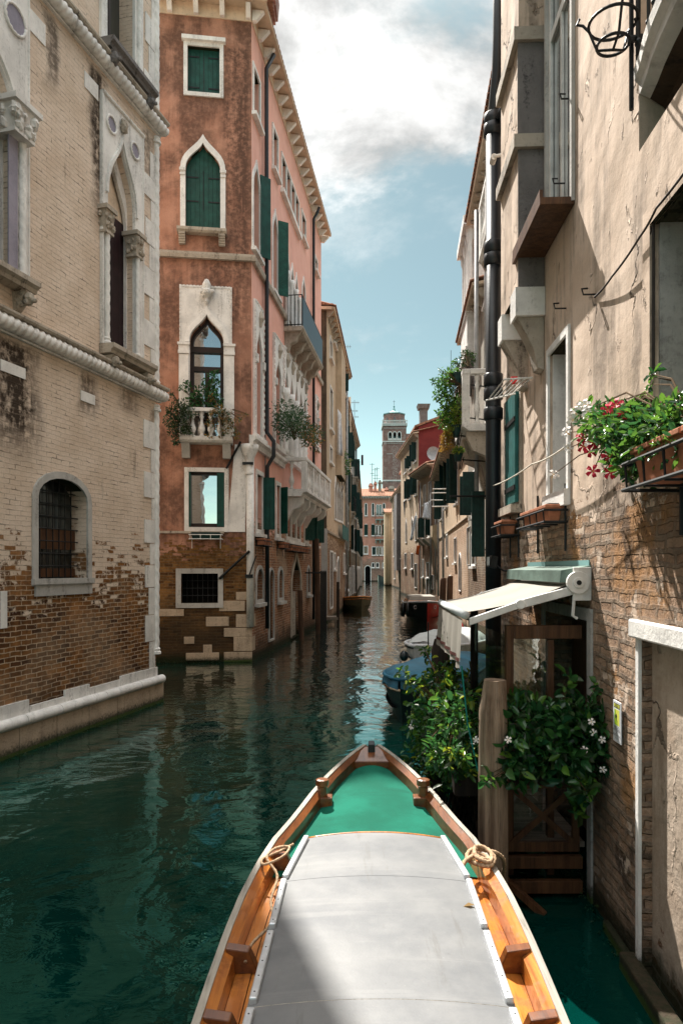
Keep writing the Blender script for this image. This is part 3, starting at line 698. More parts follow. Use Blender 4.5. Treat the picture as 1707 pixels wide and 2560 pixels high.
ca = L.a(334, -.06); zc1, zc0 = L.z(334, 578, -.06), L.z(334, 640, -.06)
for aa in (o0 - .055, o1 + .03):
    capital(L, aa, -.02, zc0, zc1, .24, 'dirty_stone', p, rnd)
    lb.o(MB(L).rope((aa, -.075, zb), (aa, -.075, zc0), .040, .16, 2, 10), 'twisted_column', 'pale_stone', p, smooth=True)
    lb.o(MB(L).lathe((aa, -.07, zb), [(.075, 0), (.075, .04), (.05, .07), (.06, .10), (.04, .13)], 12), 'column_base', 'white_stone', p)
lb.o(MB(L).ball(((o0 + o1) / 2, -.09, oz + .28), .075, 9, 7, (1, .8, 1.5), .2, rnd), 'finial', 'dirty_stone', p)
bracketed_sill(lb, L, a0 - .02, a1 + .1, zb, p, rnd)
# gothic window a, at the frame's left edge
b1 = L.a(66); b0 = b1 - 1.55; zb2 = L.z(60, 712); zt2 = zt + .35
p = gothic_panel(b0, b1, zb2, zt2, b0 + .2, b1 - .30, L.z(40, 300), L.z(0, 110) + .1, [(L.a(29), L.z(29, 50), .17), (b0 + .22, L.z(29, 50), .17)], 'brown_shutter')
zc1, zc0 = L.z(50, 285), L.z(50, 368)
for aa in (b1 - .27, b0 + .2):
    capital(L, aa, -.03, zc0, zc1, .40, 'white_stone', p, rnd)
    lb.o(MB(L).rope((aa + .10, -.085, zb2), (aa + .10, -.085, zc0), .045, .17, 2, 10), 'twisted_column', 'pale_stone', p, smooth=True)
    lb.o(MB(L).box(aa - .13, aa + .03, -.07, -.051, zb2, zc0), 'jamb_slab', 'lilac_marble', p)
bracketed_sill(lb, L, b0 - .05, L.a(103, -.27), zb2, p, rnd)
# upper window, cut by the frame
c0, c1 = L.a(247), L.a(352); zs_ = L.z(250, 98)
d0, d1 = L.a(262), L.a(331)
lb.holes[L].append(rect(d0, d1, zs_, zs_ + 3.2))
p = lb.o(MB(L).plate(rect(c0, c1, zs_, zs_ + 3.6), [rect(d0, d1, zs_, zs_ + 3.2)], -.05, -.002), 'window', 'white_stone')
lb.o(MB(L).plate(rect(d0, d1, zs_, zs_ + 3.2), [], .25, .28, sides=False), 'pane', 'dull_glass', p)
lb.o(MB(L).box(d0 + .0, d0 + .05, .16, .245, zs_, zs_ + 3.2).box((d0 + d1) / 2 - .05, (d0 + d1) / 2, .16, .245, zs_, zs_ + 3.2), 'glazing_bar', 'dark_frame', p)
lb.o(MB(L).rope((d1 + .10, -.075, zs_), (d1 + .10, -.075, zs_ + 3.2), .04, .15, 2, 10), 'twisted_column', 'pale_stone', p, smooth=True)
bracketed_sill(lb, L, c0 - .02, c1 + .12, zs_, p, rnd, .28, 'sooty_stone')
# barred arched window
wn = lb.win(L, L.a(92), L.a(216), L.z(92, 1447), L.z(160, 1198), 'arch', zs=L.z(92, 1240), t=.10, proud=.03, depth=.26, fill='dull', frame='grey_stone', sill=False, bars=True)
lb.o(MB(L).box(L.a(88) - .08, L.a(216) + .12, -.06, -.004, L.z(92, 1447) - .08, L.z(92, 1447) - .002), 'sill', 'grey_stone', wn)
lb.o(MB(L).box(L.a(88) - .02, L.a(216) + .10, -.035, -.003, L.z(92, 1447) - .24, L.z(92, 1447) - .082), 'apron', 'grey_stone', wn)
aw0, aw1 = L.a(92), L.a(216); zw = L.z(92, 1447)
lb.o(MB(L).box(aw0, aw1, .20, .25, zw + .42, zw + .72).box(aw0, aw1, .20, .25, zw + .02, zw + .14), 'blind', 'porch_wood', wn)
wallL = lb.wall(L, rect(-14.5, 0, -.5, LH), 'left_brick', .34)
lb.o(MB(L).box(-14.5, -.004, .345, 9, -.5, LH), 'wall', 'left_brick')
# rope mouldings with their ledges
for z in (ZU, ZL):
    q = MB(L).extr([(-.003, z + .11), (-.17, z + .11), (-.19, z + .135), (-.19, z + .165), (-.003, z + .215)], -14.5, .16)
    rm = lb.o(q, 'ledge', 'dirty_stone')
    lb.o(MB(L).rope((-10, -.085, z + .02), (.14, -.085, z + .02), .092, .115, 2, 14, .26, 8), 'rope_moulding', 'white_stone', rm, smooth=True)
    lb.o(MB(L).box(-10, .10, -.05, -.003, z - .10, z - .075), 'fillet', 'white_stone', rm)
# quoins and corner rope shaft
q = MB(L); z = .62; i = 0
while z < LH - .5:
    h = rnd.uniform(.38, .52); wd = (.20, .40)[i % 2] + rnd.uniform(-.04, .06)
    if not any(abs(z + h / 2 - k) < h / 2 + .16 for k in (ZU, ZL)):
        lb.o(MB(L).box(-wd, -.05, -.014 - .004 * (i % 2), .001 - .003, z + .006, z + h - .006), 'quoin', 'white_stone')
    z += h; i += 1
for z0, z1 in ((.95, ZL - .16), (ZL + .24, ZU - .16), (ZU + .24, LH)):
    s_ = lb.o(MB(L).rope((-.01, -.01, z0), (-.01, -.01, z1), .052, .20, 2, 12, .3), 'corner_rope', 'pale_stone', smooth=True)
    for zc in (z0 - .02, z1 - .05): lb.o(MB(L).lathe((-.01, -.01, zc), [(.085, -.06), (.085, -.02), (.06, 0), (.075, .03), (.055, .06)], 12), 'shaft_ring', 'pale_stone', s_)
# loose white blocks let into the brick
for (x0, y0, x1, y1) in ((70, 15, 112, 70), (210, 175, 244, 215), (0, 897, 62, 925), (201, 975, 236, 1000), (0, 1478, 16, 1572)):
    aa0, zz1 = L.p(x0, y0); aa1 = L.a(x1); zz0 = L.z(x0, y1)
    if zz1 - zz0 < .12: zz0 = zz1 - .2
    lb.o(MB(L).box(aa0, aa1, -.014, -.003, zz0, zz1), 'stone_block', 'pale_stone')
# plinth with white torus
q = MB(L)
for i in range(20):
    e0 = -14.5 + i * .73; q.box(e0 + .006, e0 + .724, -.10 - .008 * rnd.random(), -.004, -.5, .36)
lb.o(q, 'plinth', 'plinth_stone', bevel=.008)
q = MB(L); e = -14.5
while e < .0:
    ln = rnd.uniform(.6, 1.3); e2 = min(e + ln, .07); q.tube([(e + .005, -.085, .42), (e2 - .005, -.085, .42)], .075, 14); e = e2
tor = lb.o(q, 'torus_rail', 'pale_stone', smooth=True); m_ = tor.modifiers.new('e', 'EDGE_SPLIT')
q = MB(L); e = -14.5
while e < .0:
    ln = rnd.uniform(.5, 1.0); e2 = min(e + ln, 0.0); q.box(e + .004, e2 - .004, -.03 - .006 * rnd.random(), -.004, .46, rnd.uniform(.56, .66)); e = e2
lb.o(q, 'base_course', 'white_stone')

def algae(b, fr, a0, a1, y, n, seed):
    r_ = random.Random(seed); bl = []
    a = a0
    while a < a1: bl.append((fr.w(a, y, r_.uniform(.0, .035)), (.10, .018, r_.uniform(.012, .05)))); a += .14
    o = leaves('algae', bl, n, .022, 'leaf_dark', b.root, seed, aspect=.5, up=.1, droop=.5); return o
algae(lb, L, -7, .05, -.11, 1500, 5)
# ================================================================ ORANGE corner palace
OF = Frame(-2.32, 17.6, 7.92, 1); OS = Frame(-2.32, 17.6, .121, 1)
ob = Building('orange_palace', 'tall orange plastered corner palace with green shutters and gothic stone windows', (-2.32, 17.6, 0))
OH = 16.5; OLEN = 12.0
# --- front windows
wn = ob.win(OF, OF.a(469), OF.a(549), OF.z(509, 232), OF.z(509, 117), 'rect', t=.10, fill='green', depth=.10, sill=False, tb=.10)
a0, a1 = OF.a(455), OF.a(564); ob.o(MB(OF).box(a0, a1, -.13, -.004, OF.z(509, 107), OF.z(509, 97)), 'hood', 'pale_stone', wn)
def hinges(fr, a0, a1, zs, y, parent):
    q = MB(fr)
    for z in zs:
        q.box(a0 + .02, a0 + (a1 - a0) * .36, y - .012, y - .003, z, z + .035); q.box(a1 - (a1 - a0) * .36, a1 - .02, y - .012, y - .003, z, z + .035)
    q.box((a0 + a1) / 2 - .008, (a0 + a1) / 2 + .008, y - .006, y - .002, zs[0] - .2, zs[-1] + .2)
    q.build('hinges', 'iron', parent)
hinges(OF, OF.a(469), OF.a(549), (OF.z(509, 215), OF.z(509, 138)), .10, wn)
g0, g1 = OF.a(464), OF.a(551); gz0, gz1, gs = OF.z(508, 577), OF.z(508, 359), OF.z(508, 425)
wn = ob.win(OF, g0, g1, gz0, gz1, 'ogee', zs=gs, t=.13, tb=0, fill='green', depth=.11, sill=False, frame='pale_stone', proud=.06)
hinges(OF, g0, g1, (OF.z(508, 500), OF.z(508, 440)), .11, wn)
for aa in (g0 - .14, g1 + .005):
    ob.o(MB(OF).box(aa, aa + .135, -.085, -.0615, gs - .18, gs - .13).box(aa - .012, aa + .147, -.095, -.0612, gs - .07, gs), 'impost', 'white_stone', wn)
def sill_on_brackets(b, fr, a0, a1, z1, parent, h=.12, out=.22, bh=.26, mat='dirty_stone'):
    s = MB(fr).extr([(-.004, z1 - h), (-out * .8, z1 - h), (-out, z1 - h * .6), (-out, z1), (-.004, z1)], a0, a1).build('sill', mat, parent)
    for aa in (a0 + .04, a1 - .20):
        q = MB(fr); k = 5
        for i in range(k): q.box(aa, aa + .16, -out * .85 + out * .11 * i, -.004, z1 - h - bh * (i + 1) / k, z1 - h - bh * i / k)
        q.build('bracket', mat, s)
    return s
sill_on_brackets(ob, OF, OF.a(444), OF.a(567), OF.z(508, 577), wn)
# stone-panelled gothic window with balcony
pa0, pa1 = OF.a(449), OF.a(580); pz0, pz1 = OF.z(515, 1090), OF.z(515, 716)
h0, h1 = OF.a(475), OF.a(559); hz1, hs = OF.z(515, 790), OF.z(515, 858)
hole = ogee(h0, h1, pz0, hs, hz1, 12); ob.holes[OF].append(hole)
pw = ob.o(MB(OF).plate(rect(pa0, pa1, pz0, pz1), [hole], -.05, -.002), 'window', 'white_stone')
m1 = ogee(h0 - .13, h1 + .13, pz0, hs, hz1 + .24, 12)[2:]; m2 = ogee(h0 - .01, h1 + .01, pz0, hs, hz1 + .02, 12)[2:]
ob.o(MB(OF).plate(m1 + m2[::-1], [], -.10, -.051), 'arch_moulding', 'pale_stone', pw)
q = MB(OF)
for i in range(15): q.box(pa0 + (pa1 - pa0) * i / 15, pa0 + (pa1 - pa0) * (i + .55) / 15, -.075, -.0515, pz1 - .05, pz1)
for i in range(36):
    z = pz0 + (pz1 - pz0) * i / 36
    for aa in (pa0, pa1 - .04): q.box(aa, aa + .04, -.07, -.0515, z, z + .06)
ob.o(q, 'dentil_edge', 'white_stone', pw)
mc = (h0 + h1) / 2
q = MB(OF).lathe((mc, -.09, hz1 + .28), [(.03, 0), (.06, .06), (.05, .14), (.15, .24), (.16, .32), (.10, .37), (.11, .50), (.05, .62)], 10)
for i in range(12): q.ball((mc + rnd.uniform(-.17, .17), -.14 + rnd.uniform(-.03, .03), hz1 + .55 + rnd.uniform(-.06, .08)), .05, 6, 4, jit=.2, rnd=rnd)
ob.o(q, 'finial', 'white_stone', pw)
for aa in (h0 - .27, h1 + .03):
    ob.o(MB(OF).box(aa, aa + .24, -.085, -.0515, pz0, hs - .32), 'pilaster', 'pale_stone', pw)
    ob.o(MB(OF).box(aa - .02, aa + .26, -.11, -.051, hs - .30, hs - .22).box(aa - .035, aa + .275, -.125, -.051, hs - .08, hs - .02).box(aa - .01, aa + .25, -.10, -.051, hs - .22, hs - .08), 'impost', 'white_stone', pw)
ob.o(MB(OF).plate(ogee(h0, h1, pz0, hs, hz1, 12), [], .20, .22, sides=False), 'pane', 'mirror_glass', pw)
fr_o = ogee(h0, h1, pz0, hs, hz1, 12); fr_i = ogee(h0 + .08, h1 - .08, OF.z(515, 975), hs, hz1 - .13, 12)
zt1, zt2 = OF.z(515, 868), OF.z(515, 915)
q = MB(OF).plate(ogee(h0, h1, zt1, hs, hz1, 12), [ogee(h0 + .08, h1 - .08, zt1 + .05, hs, hz1 - .13, 12)], .13, .19)
q.box(h0, h1, .10, .195, zt1 - .10, zt1 + .001)
q.box(h0, h0 + .09, .125, .19, pz0, zt1 - .1).box(h1 - .09, h1, .125, .19, pz0, zt1 - .1).box(h0 + .09, h1 - .09, .12, .191, zt2 - .10, zt2 + .02)
q.box(mc - .055, mc + .055, .122, .192, pz0, zt2 - .1)
ob.o(q, 'glazing_bar', 'dark_frame', pw)
# balcony of that window
bz0, bz1, br = OF.z(515, 1112), OF.z(515, 1098), OF.z(515, 1028)
q0, q1 = OF.a(449, -.4), OF.a(581, -.4)
bal = ob.o(MB(OF).extr([(-.004, bz0), (-.38, bz0), (-.44, bz0 + .05), (-.45, bz1), (-.004, bz1)], q0, q1), 'balcony', 'white_stone')
ob.o(MB(OF).box(q0 + .02, q1 - .0, -.43, -.25, br - .09, br), 'balustrade_rail', 'white_stone', bal)
ob.o(MB(OF).box(q0 + .02, q0 + .2, -.41, -.25, bz1, br - .092).box(q1 - .2, q1 - .02, -.41, -.25, bz1, br - .092), 'balustrade_pier', 'white_stone', bal)
ob.o(MB(OF).box(q0 + .02, q0 + .1, -.249, -.004, br - .09, br).box(q1 - .1, q1 - .02, -.249, -.004, br - .09, br), 'side_rail', 'white_stone', bal)
balusters(None, [(q0 + .2 + (q1 - q0 - .4) * (i + .5) / 4, -.33) for i in range(4)], bz1, br - .09, .085, bal, 'white_stone', OF)
for aa in (q0 + .03, q1 - .25): ob.o(MB(OF).hexa([(aa, -.16, bz0 - .36), (aa + .2, -.16, bz0 - .36), (aa + .2, -.004, bz0 - .36), (aa, -.004, bz0 - .36)], [(aa, -.34, bz0 - .002), (aa + .2, -.34, bz0 - .002), (aa + .2, -.004, bz0 - .002), (aa, -.004, bz0 - .002)]), 'bracket', 'grey_stone', bal)
# square window with a mirror-like pane and one green leaf
s0, s1, sz0, sz1 = OF.a(472), OF.a(561), OF.z(515, 1318), OF.z(515, 1180)
wn = ob.win(OF, s0, s1, sz0, sz1, 'rect', t=.11, fill='mirror', depth=.16, sill=False, tb=.12)
q = MB(OF); q.box(s0, s0 + .05, .07, .155, sz0, sz1).box(s1 - .05, s1, .07, .155, sz0, sz1).box(s0, s1, .075, .15, sz1 - .06, sz1).box(s0, s1, .075, .15, sz0, sz0 + .10); ob.o(q, 'sash', 'dark_frame', wn)
ob.o(MB(OF).box(s1 - .19, s1 - .01, -.03, .06, sz0 + .02, sz1 - .02), 'shutter', 'green_shutter', wn); ob.o(MB(OF).box(s0 + .005, s0 + .05, -.03, .06, sz0 + .02, sz1 - .02), 'shutter', 'green_shutter', wn)
# low barred window
lw0, lw1, lz0, lz1 = OF.a(453), OF.a(545), OF.z(500, 1508), OF.z(500, 1434)
ob.win(OF, lw0, lw1, lz0, lz1, 'rect', t=.13, fill='dark', depth=.24, frame='grey_stone', sill=False, tb=.12, bars=True)
# --- side windows (tall face along the canal)
def side(x0, x1, yt, yb, kind='rect', **k):
    a0, a1, z0, z1 = w4(OS, x0, x1, yt, yb); return ob.win(OS, a0, a1, z0, z1, kind, **k)
side(632, 647, 165, 275, t=.09, fill='dull', leaf=(None, None)); side(681, 692, 316, 412, t=.09, fill='dull')
a0, a1, z0, z1 = w4(OS, 702, 746, 382, 466); n = 4
for i in range(n): ob.win(OS, a0 + (a1 - a0) * (i + .08) / n, a0 + (a1 - a0) * (i + .92) / n, z0, z1, t=.07, fill='dull', sill=False)
ob.o(MB(OS).box(a0 - .1, a1 + .1, -.13, -.004, z0 - .2, z0 - .075), 'sill', 'pale_stone')
side(753, 762, 527, 583, t=.08, fill='dull'); side(786, 792, 640, 668, t=.08, fill='dull')
# second floor, gothic with shutters
def gside(x0, x1, yt, yb, ys=None, **k):
    a0, a1, z0, z1 = w4(OS, x0, x1, yt, yb); return ob.win(OS, a0, a1, z0, z1, 'ogee', zs=z0 + (z1 - z0) * .70, **k)
gside(631, 647, 395, 611, t=.10, fill='dgreen', leaf=(None, 140), leafmat='green_shutter', lw=.34); gside(680, 692, 520, 716, t=.10, fill='dgreen', leaf=(None, 125), leafmat='green_slats', lw=.36)
a0, a1, z0, z1 = w4(OS, 712, 744, 612, 815); n = 3
for i in range(n): ob.win(OS, a0 + (a1 - a0) * (i + .1) / n, a0 + (a1 - a0) * (i + .9) / n, z0, z1 - .2, 'ogee', zs=z0 + (z1 - z0) * .62, t=.08, fill='dull', sill=False, frame='pale_stone')
for i in range(n + 1):
    q = MB(OS).lathe((a0 + (a1 - a0) * i / n, -.06, z0), [(.10, 0), (.10, .1), (.075, .14), (.07, 1.5), (.11, 1.62), (.12, 1.75)], 10); ob.o(q, 'column', 'pale_stone', smooth=True)
gside(754, 761, 690, 815, t=.08, fill='dull')
# first floor, stone panels
def panel(x0, x1, yt, yb, n, ytop_inset=.25, fill='dull'):
    a0, a1, z0, z1 = w4(OS, x0, x1, yt, yb); wd = (a1 - a0) / n; holes = []
    for i in range(n):
        h = ogee(a0 + wd * i + wd * .19, a0 + wd * (i + 1) - wd * .19, z0 + .02, z0 + (z1 - z0) * .60, z1 - .62, 9); holes.append(h)
    ob.holes.setdefault(OS, []).extend(holes)
    p = ob.o(MB(OS).plate(rect(a0, a1, z0, z1), holes, -.06, -.002), 'window', 'pale_stone')
    for i, h in enumerate(holes):
        ob.o(MB(OS).plate(h, [], .22, .24, sides=False), 'pane', 'dull_glass', p)
        c = a0 + wd * (i + .5); q = MB(OS).lathe((c, -.09, z1 - .58), [(.03, 0), (.05, .1), (.10, .22), (.06, .32), (.02, .42)], 8); ob.o(q, 'finial', 'dirty_stone', p)
        if n > 1: ob.o(MB(OS).lathe((a0 + wd * i, -.10, z0), [(.11, 0), (.11, .12), (.085, .16), (.08, (z1 - z0) * .5), (.13, (z1 - z0) * .54), (.14, (z1 - z0) * .60)], 10), 'column', 'pale_stone', p, smooth=True)
        else:
            for e in (h[0][0] - .14, h[1][0]): ob.o(MB(OS).box(e, e + .14, -.12, -.061, z0 + (z1 - z0) * .54, z0 + (z1 - z0) * .60), 'impost', 'white_stone', p)
    q = MB(OS); k = int((z1 - z0) / .17)
    for i in range(k): q.box(a0, a0 + .05, -.085, -.0615, z0 + i * .17, z0 + i * .17 + .09); q.box(a1 - .05, a1, -.085, -.0615, z0 + i * .17, z0 + i * .17 + .09)
    k = int((a1 - a0) / .15)
    for i in range(k): q.box(a0 + .05 + i * .15, a0 + .13 + i * .15, -.085, -.0615, z1 - .05, z1)
    ob.o(q, 'dentil_edge', 'white_stone', p)
    ob.o(MB(OS).box(a0 - .06, a1 + .06, -.15, -.004, z0 - .14, z0 - .002), 'sill', 'pale_stone', p)
    return a0, a1, z0, z1
panel(632, 655, 745, 1085, 1); panel(681, 703, 830, 1108, 1); PA = panel(706, 764, 862, 1135, 5)
panel(786, 793, 985, 1115, 1)
# ground-floor rooms with green shutters
zt4, zb4 = OS.z(638, 1183), OS.z(638, 1322)
def gwin(x0, x1, **k): return ob.win(OS, OS.a(x0), OS.a(x1), zb4, zt4, t=.12, **k)
gwin(640, 654, fill='dgreen', leaf=(None, 95), lw=.36); gwin(689, 698, fill='dgreen', leaf=(None, 60), leafmat='green_slats')
for x0, x1 in ((716, 724), (727, 737), (740, 748)): gwin(x0, x1, fill='dull', sill=False)
gwin(760, 768, fill='dgreen', leaf=(80, 80)); gwin(787, 792, fill='dgreen', leaf=(90, 80))
ob.o(MB(OS).box(OS.a(712), OS.a(752), -.16, -.004, zb4 - .24, zb4 - .125), 'sill', 'pale_stone')
# ground floor arches
def aside(x0, x1, yt, yb, **k):
    a0, a1, z0, z1 = w4(OS, x0, x1, yt, yb); return ob.win(OS, a0, a1, z0, z1, 'arch', zs=z1 - (a1 - a0) * .5, **k)
aside(639, 656, 1422, 1500, t=.10, fill='dull', depth=.25, frame='grey_stone', bars=True); aside(695, 705, 1424, 1496, t=.10, fill='dull', depth=.22, frame='grey_stone'); aside(767, 773, 1420, 1482, t=.10, fill='dull', frame='grey_stone', depth=.22)
aside(671, 682, 1424, 1600, t=.06, fill='dull', frame='grey_stone', depth=.05, sill=False)
da0, da1 = OS.a(728), OS.a(750); dz1 = OS.z(728, 1385)
ob.win(OS, da0, da1, .05, dz1, 'ogee', zs=dz1 * .62, t=.14, tb=0, fill='dark', depth=.28, frame='dirty_stone', sill=False)
ob.o(MB(OS).box(da0 + .05, da1 - .05, .15, .24, .05, dz1 * .55), 'door', 'grey_wood')
# --- walls
ob.wall(OF, rect(-4.6, 0, -.5, OH + .4), 'orange_front', .30)
ob.wall(OS, rect(0, OLEN, -.5, OH + .4), 'pink_side', .30)
def ow(fr, a, y): p = fr.w(a, y, 0); return (p[0], p[1])
shell = [ow(OF, -4.6, .305), ow(OF, -.40, .305), ow(OS, .40, .305), ow(OS, OLEN, .305), ow(OS, OLEN, 9), ow(OF, -4.6, 11)]
ob.o(prism(MB(), shell, -.5, OH + .38), 'wall', 'pink_side')
# string courses
for fr, a0, a1 in ((OF, -4.6, .0), (OS, .0, OLEN)):
    z = OF.z(624, 646)
    ob.o(MB(fr).extr([(-.004, z - .09), (-.09, z - .09), (-.11, z), (-.11, z + .06), (-.004, z + .09)], a0, a1 + (.11 if fr is OF else 0)), 'string_course', 'dirty_stone')
z = OS.z(628, 1098)
ob.o(MB(OS).extr([(-.004, z - .20), (-.10, z - .20), (-.12, z - .08), (-.20, z - .03), (-.20, z + .05), (-.004, z + .08)], -.25, PA[0] - .1), 'string_course', 'white_stone')
z = OF.z(515, 1330); ob.o(MB(OF).box(-4.6, OF.a(560), -.05, -.004, z - .04, z + .02), 'string_course', 'dirty_stone')
# cornice: cream band, brackets, tiled eave
for fr, a0, a1 in ((OF, -4.6, .0), (OS, .0, OLEN)):
    c = ob.o(MB(fr).box(a0, a1, -.03, -.003, OH, OH + .36), 'cornice', 'cream_plaster')
    n = int((a1 - a0) / .62)
    for i in range(n + 1):
        aa = a0 + (a1 - a0) * i / n - (.08 if fr is OF else -.02)
        MB(fr).hexa([(aa - .06, -.12, OH + .02), (aa + .06, -.12, OH + .02), (aa + .06, -.031, OH + .02), (aa - .06, -.031, OH + .02)], [(aa - .06, -.34, OH + .24), (aa + .06, -.34, OH + .24), (aa + .06, -.031, OH + .30), (aa - .06, -.031, OH + .30)]).build('bracket', 'pale_stone', c)
    q = MB(fr).extr([(.1, OH + .37), (-.42, OH + .245), (-.44, OH + .27), (-.44, OH + .30), (.1, OH + .42)], a0 - (.0 if fr is OF else .3), a1 + (.40 if fr is OF else .02)); ob.o(q, 'eave_board', 'cream_plaster', c)
rf = ob.o(tiles(OF, -4.6, .55, -.50, OH + .33, 3.2, OH + 1.35), 'roof', 'roof_tile')
ob.o(tiles(OS, -.45, OLEN + .06, -.44, OH + .33, 4.2, OH + 1.6), 'roof_slope', 'roof_tile', rf)
ch = MB().box(-2.52, -2.06, 20.0, 20.5, OH + .3, 18.8); ch.box(-2.60, -1.98, 19.92, 20.58, 18.8, 18.95).hexa([(-2.66, 19.86, 18.95), (-1.92, 19.86, 18.95), (-1.92, 20.64, 18.95), (-2.66, 20.64, 18.95)], [(-2.7, 19.8, 19.5), (-1.88, 19.8, 19.5), (-1.88, 20.7, 19.5), (-2.7, 20.7, 19.5)])
ob.o(ch, 'chimney', 'tower_brick', rf)
# corner: white stone buttress, engaged shaft and quoins
z1 = OS.z(628, 1112)
cs = ob.o(MB(OF).hexa([(-.62, -.03, OF.z(600, 1330)), (-.16, -.03, OF.z(600, 1330)), (-.16, -.003, OF.z(600, 1330)), (-.62, -.003, OF.z(600, 1330))], [(-.42, -.035, z1), (-.10, -.035, z1), (-.10, -.003, z1), (-.42, -.003, z1)]), 'corner_slab', 'white_stone')
ob.o(MB(OF).tube([(-.03, -.03, .9), (-.03, -.03, z1 - .45)], .10, 14), 'corner_shaft', 'white_stone', smooth=True)
ob.o(MB(OF).lathe((-.05, -.03, z1 - .78), [(.11, 0), (.12, .04), (.10, .07), (.13, .45), (.20, .60), (.22, .66), (.23, .78)], 14), 'corner_capital', 'white_stone', smooth=True)
q = MB(OF); z = .0; i = 0
for (x0, x1, y0, y1) in ((590, 640, 1536, 1568), (548, 612, 1502, 1528), (515, 572, 1542, 1566), (560, 640, 1570, 1592), (584, 640, 1592, 1628), (560, 640, 1630, 1655), (465, 548, 1632, 1652), (398, 460, 1523, 1541), (460, 486, 1592, 1610), (508, 530, 1612, 1632), (590, 640, 1480, 1500)):
    ob.o(MB(OF).box(OF.a(x0), min(OF.a(x1), .02), -.018 - .012 * rnd.random(), -.004, OF.z((x0 + x1) / 2, y1), OF.z((x0 + x1) / 2, y0)), 'base_block', 'plinth_stone', bevel=.012)
for (y0, y1, w_) in ((1536, 1568, .28), (1592, 1628, .22), (1480, 1500, .2)): ob.o(MB(OS).box(-.02, w_ + .1, -.02, -.004, OF.z(631, y1), OF.z(631, y0)), 'base_block', 'plinth_stone', bevel=.012)
algae(ob, OF, -4.4, 0, -.02, 800, 6); algae(ob, OS, .1, 11, -.02, 1200, 7)
# iron stay at the corner
q = MB(OF).tube([(OF.a(548), -.06, OF.z(548, 1447)), (-.05, -.16, OF.z(628, 1378))], .035, 6).box(-.16, .04, -.17, -.10, OF.z(628, 1445), OF.z(628, 1436)); q.tube([(-.06, -.2, OF.z(628, 1440)), (.12, -.16, OF.z(640, 1390))], .02, 6)
ob.o(q, 'iron_stay', 'iron')
ob.o(MB(OF).tube([(OF.a(566), -.05, OF.z(568, 1172)), (OF.a(602), -.08, OF.z(602, 1105))], .03, 6).box(OF.a(606), .05, -.16, -.05, OF.z(620, 1163), OF.z(620, 1157)), 'iron_stay', 'iron')
# drain pipes
def pipe(fr, a, z0, z1, r, mat, b, out=-.12, top=None, rings=(), n=10):
    pts = [(a, out, z0), (a, out, z1)]
    if top: pts += [(a + .02, out - .12, z1 + .2), (a + .02, out - .22, z1 + .45)]
    p = MB(fr).tube(pts, r, n).build('drainpipe', mat, b.root, smooth=True)
    for z in rings: MB(fr).lathe((a, out, z), [(r * 1.05, 0), (r * 1.3, .02), (r * 1.3, .10), (r * 1.05, .12)], n).build('pipe_collar', mat, p)
    return p
zled = OS.z(668, 1130)
pp = MB(OS).tube([(OS.a(668, -.12), -.12, .75), (OS.a(668, -.12), -.12, zled - .5), (OS.a(668, -.12), -.30, zled - .2), (OS.a(668, -.12), -.30, zled + .2), (OS.a(668, -.12) - .02, -.12, zled + .45), (OS.a(666, -.12), -.12, OH - .35), (OS.a(668, -.12) + .04, -.3, OH + .12)], .058, 10).build('drainpipe', 'pipe_black', ob.root, smooth=True)
pipe(OS, OS.a(784, -.1), .4, OH - .3, .055, 'pipe_black', ob, -.1, top=True)
pipe(OS, OS.a(664, -.05), 3.0, OH - .6, .02, 'pipe_grey', ob, -.04)
# iron balcony (second floor) and stone balcony (first floor)
def railing(fr, a0, a1, y0, z0, z1, parent, step=.11, mat='iron'):
    q = MB(fr); 
    for p0, p1 in (((a0, y0), (a1, y0)), ((a0, y0), (a0, -.01)), ((a1, y0), (a1, -.01))):
        L_ = math.hypot(p1[0] - p0[0], p1[1] - p0[1]); n = max(2, int(L_ / step))
        for i in range(n + 1):
            f = i / n; q.tube([(p0[0] + (p1[0] - p0[0]) * f, p0[1] + (p1[1] - p0[1]) * f, z0), (p0[0] + (p1[0] - p0[0]) * f, p0[1] + (p1[1] - p0[1]) * f, z1)], .011, 5)
        for z in (z0 + .06, z1): q.tube([(p0[0], p0[1], z), (p1[0], p1[1], z)], .017, 5)
    return q.build('railing', mat, parent)
ia0, ia1 = OS.a(709), OS.a(768); iz = OS.z(707, 812)
ib = ob.o(MB(OS).extr([(-.004, iz - .14), (-.55, iz - .14), (-.62, iz - .05), (-.62, iz), (-.004, iz)], ia0, ia1), 'balcony', 'dirty_stone')
railing(OS, ia0 + .04, ia1 - .04, -.58, iz, iz + 1.0, ib, .10)
ob.o(MB(OS).box(ia0 + .1, ia1 - .1, -.60, -.585, iz + .05, iz + .95), 'screen', 'pipe_black', ib)
for i in range(5):
    aa = ia0 + .15 + (ia1 - ia0 - .5) * i / 4; q = MB(OS)
    q.extr([(-.004, iz - .75), (-.12, iz - .72), (-.18, iz - .5), (-.36, iz - .42), (-.42, iz - .25), (-.52, iz - .145), (-.004, iz - .145)], aa, aa + .22); ob.o(q, 'bracket', 'dirty_stone', ib)
sa0, sa1 = PA[0] - .15, OS.a(778, 0); sz = OS.z(706, 1225, -.0) ; sz = CAMH + (HY - 1222) / FPX * (OS.w(sa0, -.75, 0)[1]); srail = sz + 1.0
sb = ob.o(MB(OS).extr([(-.004, sz - .22), (-.62, sz - .22), (-.66, sz - .12), (-.80, sz - .08), (-.80, sz), (-.004, sz)], sa0, sa1), 'balcony', 'white_stone')
